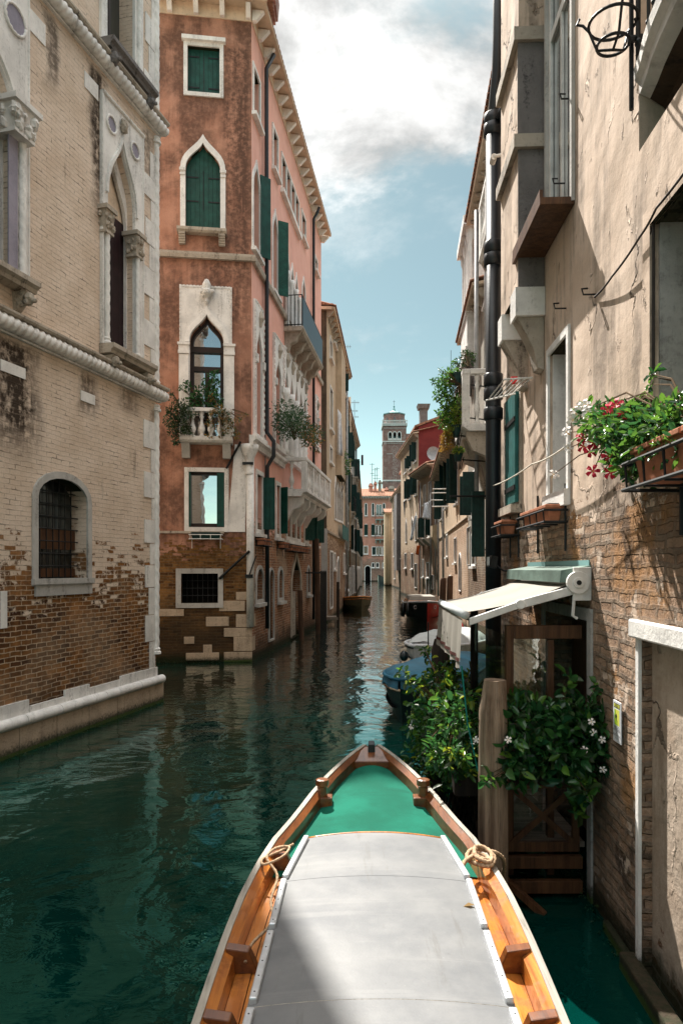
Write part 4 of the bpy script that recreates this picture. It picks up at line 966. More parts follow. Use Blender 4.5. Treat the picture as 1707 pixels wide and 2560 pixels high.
ob.o(MB(OS).box(sa0 + .02, sa1 - .02, -.80, -.60, srail - .12, srail).box(sa0 + .02, sa0 + .2, -.598, -.004, srail - .12, srail).box(sa1 - .2, sa1 - .02, -.598, -.004, srail - .12, srail), 'balustrade_rail', 'white_stone', sb, bevel=.015)
n = 4
for i in range(n + 1):
    aa = sa0 + .03 + (sa1 - sa0 - .34) * i / n
    ob.o(MB(OS).box(aa, aa + .26, -.78, -.62, sz, srail - .122), 'balustrade_pier', 'white_stone', sb)
pts = []
for i in range(n):
    aa = sa0 + .03 + (sa1 - sa0 - .34) * i / n
    pts += [(aa + .26 + ((sa1 - sa0 - .34) / n - .26) * (j + .5) / 3, -.70) for j in range(3)]
balusters(None, pts + [(sa0 + .11, -.30)], sz, srail - .12, .085, sb, 'white_stone', OS)
for i in range(5):
    aa = sa0 + .25 + (sa1 - sa0 - .75) * i / 4
    pr = [(-.004, sz - 1.0), (-.10, sz - .98), (-.20, sz - .80), (-.30, sz - .62), (-.50, sz - .55), (-.62, sz - .42), (-.64, sz - .225), (-.004, sz - .225)]
    ob.o(MB(OS).extr(pr, aa, aa + .24), 'bracket', 'pale_stone', sb)
# window-box racks under the ground-floor sills are things of their own
def rack_box(fr, a0, a1, z, name, label, mat_pot, group=None, out=.22, h=.17, rack='iron', plants=None, n=None, drop=.0):
    c = fr.w((a0 + a1) / 2, -out / 2 - .02, z)
    t_ = thing(name, label, 'planter', c, group)
    n = n or max(1, int(round((a1 - a0) / .5))); wd = (a1 - a0) / n
    for i in range(n):
        b0, b1 = a0 + wd * i + .015, a0 + wd * (i + 1) - .015
        q = MB(fr).hexa([(b0 + .03, -out + .03, z), (b1 - .03, -out + .03, z), (b1 - .03, -.05, z), (b0 + .03, -.05, z)], [(b0, -out, z + h), (b1, -out, z + h), (b1, -.03, z + h), (b0, -.03, z + h)])
        q.box(b0 - .008, b1 + .008, -out - .012, -.022, z + h - .028, z + h + .002)
        bx = q.build('box', mat_pot, t_, bevel=.006)
        MB(fr).box(b0 + .02, b1 - .02, -out + .02, -.045, z + h + .002, z + h + .012).build('soil', 'soil', bx)
    if rack:
        q = MB(fr)
        for zz in (z - .015, z + h * .62): q.tube([(a0 - .04, -.005, zz), (a0 - .04, -out - .03, zz), (a1 + .04, -out - .03, zz), (a1 + .04, -.005, zz)], .010, 5)
        k = max(2, int((a1 - a0) / .22))
        for i in range(k + 1):
            aa = a0 + (a1 - a0) * i / k; q.tube([(aa, -.01, z - .022), (aa, -out - .022, z - .022), (aa, -out - .032, z + h * .64)], .008, 5)
        for aa in (a0 + .02, a1 - .02): q.tube([(aa, -.008, z - .25), (aa, -.008, z + .3)], .010, 5)
        q.build('rack', rack, t_)
    return t_
rack_box(OF, OF.a(478), OF.a(553), OF.z(515, 1347), 'window_box', 'dark window box in a white wire rack under the mirror-bright window of the orange palace', 'dark_green_shutter', None, .24, .15, 'white_paint', n=1)
rack_box(OS, OS.a(638), OS.a(658), zb4 - .42, 'window_box', 'terracotta window box at the corner end of the orange palace, left of its drainpipe', 'terracotta', 'window boxes along the orange palace', .22)
rack_box(OS, OS.a(692), OS.a(706), zb4 - .42, 'window_box', 'terracotta window box just right of the drainpipe on the orange palace', 'terracotta', 'window boxes along the orange palace', .22)
rack_box(OS, OS.a(712), OS.a(757), zb4 - .47, 'window_box', 'long row of terracotta boxes under the triple window below the stone balcony', 'terracotta', 'window boxes along the orange palace', .24, n=6)

# ================================================================ NEAR RIGHT: sunlit plaster and brick house
RF = Frame(1.762, 4.03, -.045, -1)
rb = Building('plaster_house', 'sunlit house of flaking beige plaster over bare brick, nearest on the right bank', (1.762, 4.03, 0))
RH = 11.5; RA0 = RF.a(1251); RA1 = 7.5          # far corner, near end (behind the camera)
# tall casement above the dark shelf
tw0, tw1 = RF.a(1372), RF.a(1433); tz0 = RF.z(1434, 490); tz1 = tz0 + 3.1
wn = rb.win(RF, tw0, tw1, tz0, tz1, 'rect', t=.05, proud=.03, fill='mirror', depth=.03, sill=False, frame='grey_stone')
q = MB(RF); mid = tw0 + (tw1 - tw0) * .5
q.box(tw0, tw0 + .05, .0, .026, tz0, tz1).box(tw1 - .05, tw1, .0, .026, tz0, tz1).box(mid - .02, mid + .02, .004, .027, tz0, tz0 + 1.75).box(tw0 + .05, tw1 - .05, .002, .028, tz0 + 1.75, tz0 + 1.83)
rb.o(q, 'sash', 'white_paint', wn)
rb.o(MB(RF).extr([(-.005, tz1 + .25), (-.30, tz1 + .14), (-.30, tz1 + .06), (-.005, tz1 + .06)], tw0 - .15, tw1 + .1), 'hood', 'dirty_stone', wn)
# shelf under it
shz = RF.z(1436, 490)
sh = rb.o(MB(RF).box(RF.a(1363) - .15, RF.a(1437), -.27, -.004, shz - .06, shz - .005), 'shelf', 'porch_wood')
q = MB(RF); q.box(RF.a(1363) - .14, RF.a(1437) - .01, -.27, -.245, shz - .004, shz + .06); rb.o(q, 'shelf_lip', 'porch_wood', sh)
# chimney breast on its stone corbels
k1 = RF.a(1362) ; k0 = k1 - .85; kz = RF.z(1362, 717)
kb = rb.o(MB(RF).box(k0, k1, -.24, -.004, kz + .0, RH + 1.2), 'chimney_breast', 'near_right')
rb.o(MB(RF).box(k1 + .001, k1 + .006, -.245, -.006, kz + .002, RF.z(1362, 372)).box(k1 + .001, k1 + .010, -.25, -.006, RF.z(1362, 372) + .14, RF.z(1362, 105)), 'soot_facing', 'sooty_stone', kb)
for zz in (RF.z(1362, 372), RF.z(1362, 105)): rb.o(MB(RF).box(k0 - .02, k1 + .05, -.29, -.003, zz, zz + .12), 'string_course', 'dirty_stone', kb)
for e0, e1 in ((k1 - .22, k1 + .02), (k0 - .02, k0 + .20)): rb.o(MB(RF).box(e0, e1, -.27, -.003, kz - .26, kz - .002), 'corbel_block', 'white_stone', kb)
for aa in (k1 - .2, k0): rb.o(MB(RF).extr([(-.004, kz - .75), (-.06, kz - .73), (-.10, kz - .55), (-.20, kz - .35), (-.25, kz - .262), (-.004, kz - .262)], aa, aa + .18), 'corbel', 'dirty_stone', kb)
rb.o(MB(RF).extr([(-.004, kz - .005), (-.20, kz - .005), (-.12, kz - .16), (-.05, kz - .30), (-.004, kz - .42)], k0 + .201, k1 - .221), 'corbel_cove', 'cream_plaster', kb)
# slanting stone string on the wall left of it
rb.o(MB(RF).hexa([(RF.a(1266), -.07, RF.z(1255, 515)), (RF.a(1266) + .09, -.07, RF.z(1255, 515)), (RF.a(1266) + .09, -.004, RF.z(1255, 515)), (RF.a(1266), -.004, RF.z(1255, 515))],
                 [(RF.a(1298), -.07, RF.z(1298, 376)), (RF.a(1298) + .08, -.07, RF.z(1298, 376)), (RF.a(1298) + .08, -.004, RF.z(1298, 376)), (RF.a(1298), -.004, RF.z(1298, 376))]), 'flue_string', 'cream_plaster')
# lower window with white reveal, green shutter window, blue corner window
lo0, lo1 = RF.a(1375), RF.a(1421); lz0, lz1 = RF.z(1421, 1222), RF.z(1421, 834)
wn = rb.win(RF, lo0, lo1, lz0, lz1, 'rect', t=.06, proud=.022, fill='dgreen', depth=.24, sill=False, frame='pale_stone', tb=0)
rb.o(MB(RF).box(lo0 + .002, lo0 + .03, .02, .235, lz0, lz1), 'reveal', 'pale_stone', wn)
rb.o(MB(RF).box(lo0 - .07, lo1 + .06, -.055, -.003, lz0 - .13, lz0 - .002), 'sill', 'pale_stone', wn)
gs0, gs1 = RF.a(1266), RF.a(1302); gz0, gz1 = RF.z(1302, 1258), RF.z(1302, 976)
wn = rb.win(RF, gs0, gs1, gz0, gz1, 'rect', frame='dirty_stone', t=.06, proud=.02, fill='dark', depth=.2, sill=False)
rb.o(MB(RF).box(gs0 + .25, gs1 - .02, -.06, -.021, gz0 + .02, gz1), 'shutter', 'teal_shutter', wn)
rb.o(MB(RF).box(gs0 + .25, gs1 - .0, -.075, -.061, gz0 + .15, gz0 + .2).box(gs0 + .25, gs1 - .0, -.075, -.061, gz1 - .32, gz1 - .27), 'hinge', 'iron', wn)
rb.o(MB(RF).box(gs0 + .1, gs1 + .06, -.12, -.004, gz0 - .10, gz0 - .01), 'sill', 'dirty_stone', wn)
bw0 = RF.a(1637); bz0, bz1 = RF.z(1660, 1075), RF.z(1637, 560)
wn = rb.win(RF, bw0, bw0 + .95, bz0, bz1, 'rect', frame='near_right', t=.10, proud=.03, fill='teal', depth=.26, sill=True)
rb.o(MB(RF).box(bw0 + .002, bw0 + .02, .02, .255, bz0, bz1), 'reveal', 'grey_stone', wn)
# water door under the awning and the walled-up door beside it
dw1 = RF.a(1473); dw0 = dw1 - 1.25
wn = rb.win(RF, dw0, dw1, -.2, 2.02, 'rect', frame='grey_stone', t=.09, tb=0, proud=.02, fill='dark', depth=.33, sill=False)
rb.o(MB(RF).box(dw0 + .05, dw1 - .42, .22, .30, .2, 1.95), 'door', 'porch_wood', wn)
ud0 = RF.a(1604); uz1 = RF.z(1604, 1597)
rb.holes[RF].append(rect(ud0, ud0 + 1.5, -.4, uz1))
ud = rb.o(MB(RF).plate(rect(ud0 - .02, ud0 + 1.52, -.4, uz1 + .02), [], .06, .09, sides=False), 'walled_door', 'door_plaster')
rb.o(MB(RF).box(ud0 - .10, ud0 + 1.7, -.045, -.003, uz1, uz1 + .11), 'lintel', 'pale_stone', ud, bevel=.012)
rb.o(MB(RF).box(ud0 - .045, ud0 - .002, -.02, .058, -.4, uz1 - .003), 'jamb', 'pale_stone', ud)
rb.holes[RF].append(rect(RF.a(1597), RA1 - .3, RF.z(1598, 225) - .36, RH - .3))
rb.o(MB(RF).plate(rect(RF.a(1597) - .05, RA1, RF.z(1598, 225) - .4, RH), [], .25, .3, sides=False), 'wall', 'near_right')
rb.wall(RF, rect(RA0, RA1, -.5, RH), 'near_right', .34)
rb.o(MB(RF).box(RA0 + .004, RA1, .345, 9, -.5, RH), 'wall', 'near_right')
# bare damp footing along the water
q = MB(RF); aa = RA0
while aa < ud0 - .2:
    e = aa + rnd.uniform(.35, .7)
    if e < dw0 - .1 or aa > dw1 + .1: rb.o(MB(RF).box(aa, e - .02, -.03 - .03 * rnd.random(), -.004, -.5, rnd.uniform(.06, .16)), 'footing', 'dark_brown_stone', bevel=.015)
    aa = e
q = MB(RF).box(ud0 - .1, RA1, -.10, -.004, -.4, .10); rb.o(q, 'footing', 'dark_brown_stone', bevel=.015)
algae(rb, RF, RA0, ud0 - .15, -.012, 900, 8)
# drain pipe
pa = RF.a(1233, -.14); rp = .092
pp = rb.o(MB(RF).tube([(pa, -.14, .35), (pa, -.14, RF.z(1233, 318, -.14))], rp, 16), 'drainpipe', 'pipe_black', smooth=True)
zt = RF.z(1233, 318, -.14)
rb.o(MB(RF).tube([(pa, -.14, zt), (pa + .0, -.14, zt + .15), (pa + .10, -.11, zt + .6), (pa + .12, -.10, zt + 1.0), (pa + .12, -.10, RH)], rp * .72, 14), 'upper_pipe', 'pipe_black', pp, smooth=True)
for yy in (300, 325, 620, 650, 950, 985, 1035): 
    zz = RF.z(1233, yy, -.14); rb.o(MB(RF).lathe((pa, -.14, zz), [(rp, -.08), (rp * 1.25, -.06), (rp * 1.25, .06), (rp, .08)], 16), 'pipe_collar', 'pipe_black', pp, smooth=True)
rb.o(MB(RF).tube([(pa + .12, -.10, zt + .02), (pa + .2, -.02, zt + .16)], .05, 10), 'pipe_branch', 'pipe_black', pp, smooth=True)
rb.o(MB(RF).tube([(pa - .32, .05, .4), (pa - .32, .05, RF.z(1222, 1100))], .05, 10), 'grey_pipe', 'pipe_grey', pp, smooth=True)
# stone balcony at the top right, with iron rail
ba0 = RF.a(1598); bzz = RF.z(1598, 225)
ol = [(0, 0), (.02, -.035), (.16, -.055), (.30, -.085), (.45, -.105), (.65, -.12), (.95, -.14), (1.4, -.15), (2.2, -.15), (2.2, 0)]
def lvl(z, f): return [(ba0 - .02 + x, y + (.243 - y) * f if y < 0 else .243, z) for x, y in ol]
sl = MB(RF); rings = [lvl(bzz + .12, 0), lvl(bzz + .06, .02), lvl(bzz + .03, .12), lvl(bzz - .02, .13), lvl(bzz - .05, .35), lvl(bzz - .10, .62), lvl(bzz - .20, .86), lvl(bzz - .34, .98)]
n = len(ol)
for a_, b_ in zip(rings[:5], rings[1:5]): sl.add(a_ + b_, [(i, (i + 1) % n, n + (i + 1) % n, n + i) for i in range(n)])
sl.add(rings[0], [tuple(range(n))])
bl = rb.o(sl, 'balcony', 'pale_stone')
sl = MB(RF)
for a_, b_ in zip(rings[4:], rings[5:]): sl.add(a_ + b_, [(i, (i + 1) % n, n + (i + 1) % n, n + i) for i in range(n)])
rb.o(sl.add(rings[-1], [tuple(range(n))[::-1]]), 'soffit', 'dark_brown_stone', bl)  # underside's shade put into its dark colour, along with soot
q = MB(RF)
for i in range(len(ol) - 2):
    (x0, y0), (x1, y1) = ol[i], ol[i + 1]; k = max(1, int(math.hypot(x1 - x0, y1 - y0) / .13))
    for j in range(k):
        f = j / k; x, y = ba0 + .05 + x0 + (x1 - x0) * f, min(-.03, y0 + .03 + (y1 - y0) * f)
        q.tube([(x, y, bzz + .12), (x, y, bzz + 1.15)], .011, 6); q.ball((x, y, bzz + .55), .022, 6, 4); q.ball((x, y, bzz + .24), .018, 6, 4)
    q.tube([(ba0 + .05 + x0, min(-.03, y0 + .03), bzz + .17), (ba0 + .05 + x1, min(-.03, y1 + .03), bzz + .17)], .013, 6).tube([(ba0 + .05 + x0, min(-.03, y0 + .03), bzz + 1.15), (ba0 + .05 + x1, min(-.03, y1 + .03), bzz + 1.15)], .02, 6)
rb.o(q, 'railing', 'iron', bl)
rb.o(MB(RF).tube([(ba0 + .01, -.05, bzz - .12), (ba0 + .01, -.05, bzz + 1.2)], .014, 6), 'rail_post', 'iron', bl)
# old iron ring for a flower pot
c = RF.w(RF.a(1532, -.17), -.17, RF.z(1532, 55, -.17)); rr = thing('pot_holder', 'empty wrought iron ring holder with scrolls below the stone balcony corner', 'pot holder', c)
q = MB(); 
for z, r in ((0, .135), (-.13, .09)): q.tube([(c[0] + r * math.cos(2 * math.pi * i / 24), c[1] + r * math.sin(2 * math.pi * i / 24), c[2] + z) for i in range(25)], .009, 6)
for i in range(3):
    th = 2 * math.pi * i / 3 + .5; q.tube([(c[0] + .19 * math.cos(th), c[1] + .19 * math.sin(th), c[2] + .10), (c[0] + .205 * math.cos(th), c[1] + .205 * math.sin(th), c[2] + .07), (c[0] + .17 * math.cos(th), c[1] + .17 * math.sin(th), c[2] + .05), (c[0] + .135 * math.cos(th), c[1] + .135 * math.sin(th), c[2]), (c[0] + .09 * math.cos(th), c[1] + .09 * math.sin(th), c[2] - .13), (c[0], c[1], c[2] - .16)], .008, 6)
q.tube([(c[0] + .09, c[1], c[2] - .1), (c[0] + .24, c[1], c[2] - .08)], .02, 6)
q.build('ring', 'iron', rr)
# small hooks, lamp, floodlight, cables
def wallhook(tx, ty, l=.09): 
    a, z = RF.p(tx, ty); q = MB(RF).tube([(a, 0, z), (a, -l, z), (a, -l - .01, z + .04), (a - .02, -l * .6, z + .05)], .007, 5); return rb.o(q, 'wall_hook', 'iron')
wallhook(1432, 245); wallhook(1412, 457); wallhook(1415, 770); wallhook(1490, 735)
a, z = RF.p(1244, 398, -.2); c = RF.w(a, -.12, z); t_ = thing('wall_sensor', 'small white sensor on the black drainpipe high up', 'sensor', c)
MB(RF).lathe((0, 0, 0), [(.0, 0)], 4) 
q = MB(RF).tube([(a - .05, -.25, z), (a + .06, -.25, z)], .035, 10).tube([(a + .06, -.25, z), (a + .12, -.05, z)], .018, 8); q.build('sensor_body', 'white_paint', t_)
a, z = RF.p(1238, 1403, -.28); c = RF.w(a, -.28, z); t_ = thing('floodlight', 'small black floodlight on the drainpipe above the awning', 'floodlight', c)
q = MB(RF).hexa([(a - .07, -.36, z - .06), (a + .07, -.36, z - .06), (a + .06, -.28, z - .08), (a - .06, -.28, z - .08)], [(a - .07, -.33, z + .06), (a + .07, -.33, z + .06), (a + .05, -.26, z + .05), (a - .05, -.26, z + .05)])
q.build('lamp_head', 'iron', t_); MB(RF).box(a - .058, a + .058, -.362, -.352, z - .045, z + .045).build('lamp_glass', 'canvas_grey', t_); MB(RF).tube([(a, -.28, z - .04), (a + .02, -.2, z - .1), (a + .02, -.02, z - .1)], .012, 6).build('lamp_arm', 'iron', t_)
def cable(name, label, pts, r, mat, fr=RF, cat='cable', sag=0.0):
    P = []
    for (p0, p1) in zip(pts, pts[1:]):
        p0, p1 = Vector(p0), Vector(p1)
        for i in range(8):
            f = i / 8; p = p0.lerp(p1, f); p.z -= sag * 4 * f * (1 - f); P.append(tuple(p))
    P.append(tuple(pts[-1])); c = fr.w(*P[0])
    o = MB(fr).tube(P, r, 6).build(name, mat, None, loc=c); return tag(o, label, cat)
def on(tx, ty, out): a, z = RF.p(tx, ty, out); return (a, out, z)
cable('wall_cable', 'black cable looping diagonally up the plaster towards the blue window', [on(1486, 742, -.02), on(1530, 690, -.05), on(1600, 590, -.06), on(1640, 520, -.05), on(1760, 360, -.05)], .007, 'cable', sag=.01)
cable('wall_cable', 'thin black cable running straight down the jamb of the blue window', [on(1633, 520, -.012), on(1633, 940, -.012)], .009, 'cable')
cable('washing_line', 'pale rope slung from the drainpipe across to the flowering planter', [on(1214, 1219, -.16), on(1330, 1160, -.14), on(1456, 1080, -.12)], .007, 'rope_white', cat='rope', sag=.035)
# airing rack on the pipe
a, z = RF.p(1240, 984, -.3); c = RF.w(a, -.2, z); t_ = thing('drying_rack', 'little white wire drying rack folded out above the teal shutter', 'drying rack', c)
q = MB(RF)
for i in range(6): q.tube([(a - .28 + .05 * i * .4, -.34 + i * .05, z + .01 * i), (a + .42, -.30 + i * .05, z + .03)], .007, 5)
q.tube([(a - .28, -.36, z), (a - .2, -.06, z + .05)], .01, 5); q.tube([(a + .42, -.3, z + .03), (a + .40, -.02, z + .05)], .01, 5)
q.build('wire_frame', 'white_paint', t_); MB(RF).box(a + .24, a + .28, -.2, -.14, z + .03, z + .10).build('peg', 'red_plastic', t_)
# terracotta boxes
rack_box(RF, RF.a(1318, -.1), RF.a(1386, -.1), RF.z(1380, 1302, -.1), 'terracotta_box', 'empty terracotta box in a long iron rack under the lower window of the sunlit house', 'terracotta', None, .16, .13, n=1)
q = MB(RF); aa0, aa1 = RF.a(1386), RF.a(1425); zz = RF.z(1400, 1290)
rack_box(RF, RF.a(1232, -.2), RF.a(1275, -.1), RF.z(1262, 1338, -.1), 'terracotta_box', 'terracotta box in an iron rack beside the black drainpipe under the teal shutter', 'terracotta', None, .18, .15, n=1)
pl0, pl1 = RF.a(1578, -.25), RF.a(1690, -.25); plz = RF.z(1600, 1205, -.28)
planter = rack_box(RF, pl0, pl0 + 1.15, plz, 'flower_rack', 'long iron rack of terracotta boxes hung on the brick under the blue window', 'terracotta', None, .25, .19, n=2)
# mandevilla spilling from it
def bush(name, label, cat, c, blobs, n, size, mats, seed, stems=None, flowers=(), group=None, **k):
    t_ = thing(name, label, cat, c, group); rs_ = random.Random(seed + 5); blobs = list(blobs); cm = Vector((0, 0, 0))
    for b in blobs: cm += Vector(b[0])
    cm /= len(blobs)
    for b in list(blobs):   # loose sprigs that break the outline
        if rs_.random() < .6:
            d_ = (Vector(b[0]) - cm); d_ = (d_.normalized() if d_.length > 1e-4 else Vector((0, 0, 1))) + Vector((rs_.uniform(-.6, .6), rs_.uniform(-.6, .6), rs_.uniform(-.5, .8)))
            for q_ in (1.15, 1.45, 1.7): blobs.append((tuple(Vector(b[0]) + d_ * b[1][0] * q_), (b[1][0] * .22,) * 3))
    for i, (m_, share) in enumerate(mats): leaves('foliage', blobs, int(n * share), size, m_, t_, seed + i, **k)
    r_ = random.Random(seed); q = MB()
    for b in blobs:
        for _ in range(2 if stems is None else stems):
            e = Vector(b[0]) + Vector((r_.uniform(-1, 1) * b[1][0], r_.uniform(-1, 1) * b[1][1], r_.uniform(-.3, 1) * b[1][2]))
            s0 = Vector(c); mid_ = s0.lerp(e, .5) + Vector((0, 0, .05 + .2 * (e - s0).length * .3))
            q.tube([tuple(s0), tuple(mid_), tuple(e)], [.007, .005, .002], 5)
    q.build('stems', 'twig', t_)
    for (p, r, m_, f) in flowers: flower(t_, p, r, m_, f)
    return t_
def PT(tx, ty, Y): return ((tx - CX) / FPX * Y, Y, CAMH + (HY - ty) / FPX * Y)
bl_ = []; r_ = random.Random(5)
for tx, ty, Y, s in ((1480, 1045, 4.35, .13), (1510, 1065, 4.25, .15), (1545, 1060, 4.15, .17), (1585, 1060, 4.05, .17), (1625, 1065, 3.95, .17), (1665, 1070, 3.85, .18), (1705, 1075, 3.75, .18), (1540, 1105, 4.1, .15), (1585, 1115, 4.0, .16), (1630, 1115, 3.9, .15), (1675, 1110, 3.8, .16), (1560, 1150, 4.0, .11), (1590, 1160, 3.95, .09), (1715, 1040, 3.7, .13), (1735, 1100, 3.65, .16), (1600, 1030, 4.0, .09), (1540, 1030, 4.2, .08)):
    a_, z_q = RF.p(tx, ty, -.15); bl_.append((RF.w(a_, -.15, z_q), (s * .75, s * .8, s * .68)))
fl = []
for tx, ty, m_ in ((1520, 1025, 'petal_red'), (1560, 1035, 'petal_red'), (1455, 1095, 'petal_red'), (1458, 1115, 'petal_red'), (1475, 1130, 'petal_red'), (1484, 1108, 'petal_red'), (1522, 1140, 'petal_red'), (1482, 1178, 'petal_red'), (1526, 1180, 'petal_red'), (1540, 1012, 'petal_red'),
                   (1452, 1020, 'petal_white'), (1445, 1040, 'petal_white'), (1432, 1050, 'petal_white'), (1416, 1080, 'petal_white'), (1420, 1120, 'petal_white'), (1384, 1186, 'petal_white'), (1460, 1012, 'petal_white'), (1470, 1030, 'petal_white'), (1478, 1105, 'petal_white'), (1440, 1028, 'petal_white')):
    a_, z_q = RF.p(tx, ty, -.22); fl.append((RF.w(a_, -.22, z_q), .046, m_, (r_.uniform(-.9, .1), -.7, r_.uniform(-.2, .5))))
mv = bush('mandevilla', 'bushy red and white flowering mandevilla filling the iron rack on the sunlit wall', 'plant', RF.w(pl0 + .5, -.16, plz + .2), bl_, 2800, .055, (('leaf_bright', .55), ('leaf_deep', .45)), 21, 1, fl, aspect=.45)
q = MB()
for tx, ty in ((1416, 1080), (1420, 1120), (1384, 1186), (1440, 1050), (1460, 1110), (1482, 1178), (1455, 1095)):
    a_, z_q = RF.p(tx, ty, -.21); p = RF.w(a_, -.21, z_q); a_, z_q = RF.p(1530, 1110, -.15); s0 = RF.w(a_, -.15, z_q); m0 = [(p[i] + s0[i]) / 2 for i in range(3)]; m0[2] += .04; q.tube([s0, tuple(m0), p], [.006, .004, .003], 5)
q.build('runners', 'twig', mv)
# security camera notice
a0, a1 = RF.a(1541), RF.a(1560); zt, zb = RF.z(1541, 1749), RF.z(1541, 1850)
c = RF.w(a0, 0, zb); sg = thing('notice_plate', 'white and yellow camera warning plate screwed to the brick beside the walled-up door', 'sign', c)
MB(RF).box(a0, a1, -.022, -.014, zb, zt).build('plate', 'sign_white', sg)
wd, ht = a1 - a0, zt - zb
def sgn(u0, u1, v0, v1, m_, d=.0005): MB(RF).box(a0 + wd * u0, a0 + wd * u1, -.0222 - d, -.0221, zt - ht * v1, zt - ht * v0).build('print', m_, sg)
sgn(.10, .90, .055, .165, 'sign_ink'); sgn(.15, .85, .07, .15, 'sign_yellow', .001); sgn(.20, .85, .2, .58, 'sign_yellow')
MB(RF).add([(a0 + wd * .2, -.0235, zt - ht * .2), (a0 + wd * .32, -.0235, zt - ht * .2), (a0 + wd * .62, -.0235, zt - ht * .58), (a0 + wd * .2, -.0235, zt - ht * .58)], [(0, 1, 2, 3)]).build('print', 'sign_green', sg)
q = MB(RF).add([(a0 + wd * u, -.0245, zt - ht * v) for u, v in ((.30, .36), (.48, .30), (.55, .36), (.45, .42), (.35, .43))], [(0, 1, 2, 3, 4)]).add([(a0 + wd * u, -.0245, zt - ht * v) for u, v in ((.43, .42), (.48, .42), (.62, .49), (.62, .505), (.52, .48))], [(0, 1, 2, 3, 4)]); q.build('camera_symbol', 'sign_ink', sg)
def text(s, fr, a, z, size, y, mat, parent, sx=1.0, name='lettering', align='CENTER'):
    cu = bpy.data.curves.new(name, 'FONT'); cu.body = s; cu.size = size; cu.align_x = align; cu.align_y = 'CENTER'
    o = bpy.data.objects.new(name, cu); dg = bpy.context.evaluated_depsgraph_get()
    COL.objects.link(o); dg.update(); me = bpy.data.meshes.new_from_object(o.evaluated_get(dg)); bpy.data.objects.remove(o)
    q = MB(fr); q.add([(a + v.co.x * sx, y, z + v.co.y) for v in me.vertices], [tuple(p.vertices) for p in me.polygons]); bpy.data.meshes.remove(me)
    return q.build(name, mat, parent, normals=False)
mid_ = (a0 + a1) / 2
for s, v, sz_ in (('AREA', .11, .03),): text(s, RF, mid_, zt - ht * v, sz_, -.0238, 'sign_ink', sg, .9)
for s, v, sz_ in (('VIDEO', .655, .034), ('SORVEGLIANZA', .71, .018), ('24h', .77, .020), ('REGISTRAZIONE', .83, .018), ('art. 13', .88, .014), ('D.Lgs. 196', .91, .013)): text(s, RF, mid_, zt - ht * v, sz_, -.0238, 'sign_ink', sg, .95)

# ---------------------------------------------------------------- awning over the water door
ay0, ay1 = 4.95, 6.75            # near and far ends along Y
def rw(Y, out, z): a = (4.03 - Y) * math.hypot(.045, 1); return (a, -out, z)
aw = thing('awning', 'cream retractable awning with a printed valance over the water door', 'awning', RF.w(*rw(5.8, .5, 2.2)))
zb_, zf_ = 2.31, 2.08
q = MB(RF); N = 10; M_ = 8; vs = []
out_far, out_near = .93, .90
for j in range(M_ + 1):
    for i in range(N + 1):
        f = i / N; g = j / M_; Y = ay0 + .03 + (ay1 - ay0 - .03) * g
        z = zb_ + (zf_ - zb_) * f - .035 * math.sin(math.pi * f) * (1 + .3 * math.sin(7 * g)); vs.append(rw(Y, .10 + (out_near - .10) * f, z))
fs = [(j * (N + 1) + i, j * (N + 1) + i + 1, (j + 1) * (N + 1) + i + 1, (j + 1) * (N + 1) + i) for j in range(M_) for i in range(N)]
q.add(vs, fs); q.build('canopy_cloth', 'canvas_cream', aw, smooth=True)
MB(RF).tube([rw(ay0, out_near, zf_ - .02), rw(ay1, out_near, zf_ - .02)], .032, 12).build('front_bar', 'canvas_grey', aw, smooth=True)
# valance with drop folds
q = MB(RF); K = 26; vs = []
for j in range(K + 1):
    Y = ay0 + .02 + (ay1 - ay0 - .04) * j / K
    for k in range(5):
        f = k / 4; vs.append(rw(Y, out_near + .02 + .016 * math.sin(j * 1.1) * f + .02 * f, zf_ - .05 - f * (.36 + .012 * math.sin(j * .9))))
q.add(vs, [(j * 5 + k, j * 5 + k + 1, (j + 1) * 5 + k + 1, (j + 1) * 5 + k) for j in range(K) for k in range(4)])
vl = q.build('valance', 'canvas_cream', aw, smooth=True)
vs = []; 
for j in range(K + 1):
    Y = ay0 + .02 + (ay1 - ay0 - .04) * j / K
    for f in (.80, .87): vs.append(rw(Y, out_near + .026 + .016 * math.sin(j * 1.1) * f + .02 * f, zf_ - .05 - f * .36))
MB(RF).add(vs, [(2 * j, 2 * j + 1, 2 * j + 3, 2 * j + 2) for j in range(K)]).build('valance_stripe', 'canvas_brown', vl, smooth=True)
yc = (ay0 + ay1) / 2 + .12; q = MB(RF); oo = out_near + .062
for i in range(9):
    th = math.pi * (i + .5) / 9; ca_, sa_ = math.cos(th), math.sin(th)
    def P_(r, d): x = r * ca_ - d * sa_; z = r * sa_ + d * ca_; return rw(yc + x, oo, zf_ - .25 + z * .95)
    q.add([P_(.11, -.016), P_(.17, 0), P_(.11, .016)], [(0, 1, 2)])
q.build('sun_emblem', 'sign_ink', vl, normals=False)
class VF:  # frame lying in the valance, text reads from the canal
    def w(s, a, y, z): return RF.w(*rw(yc - a, oo + .002, z))
text('HOTEL', VF(), 0, zf_ - .285, .062, 0, 'grey_stone', vl, 1.0)
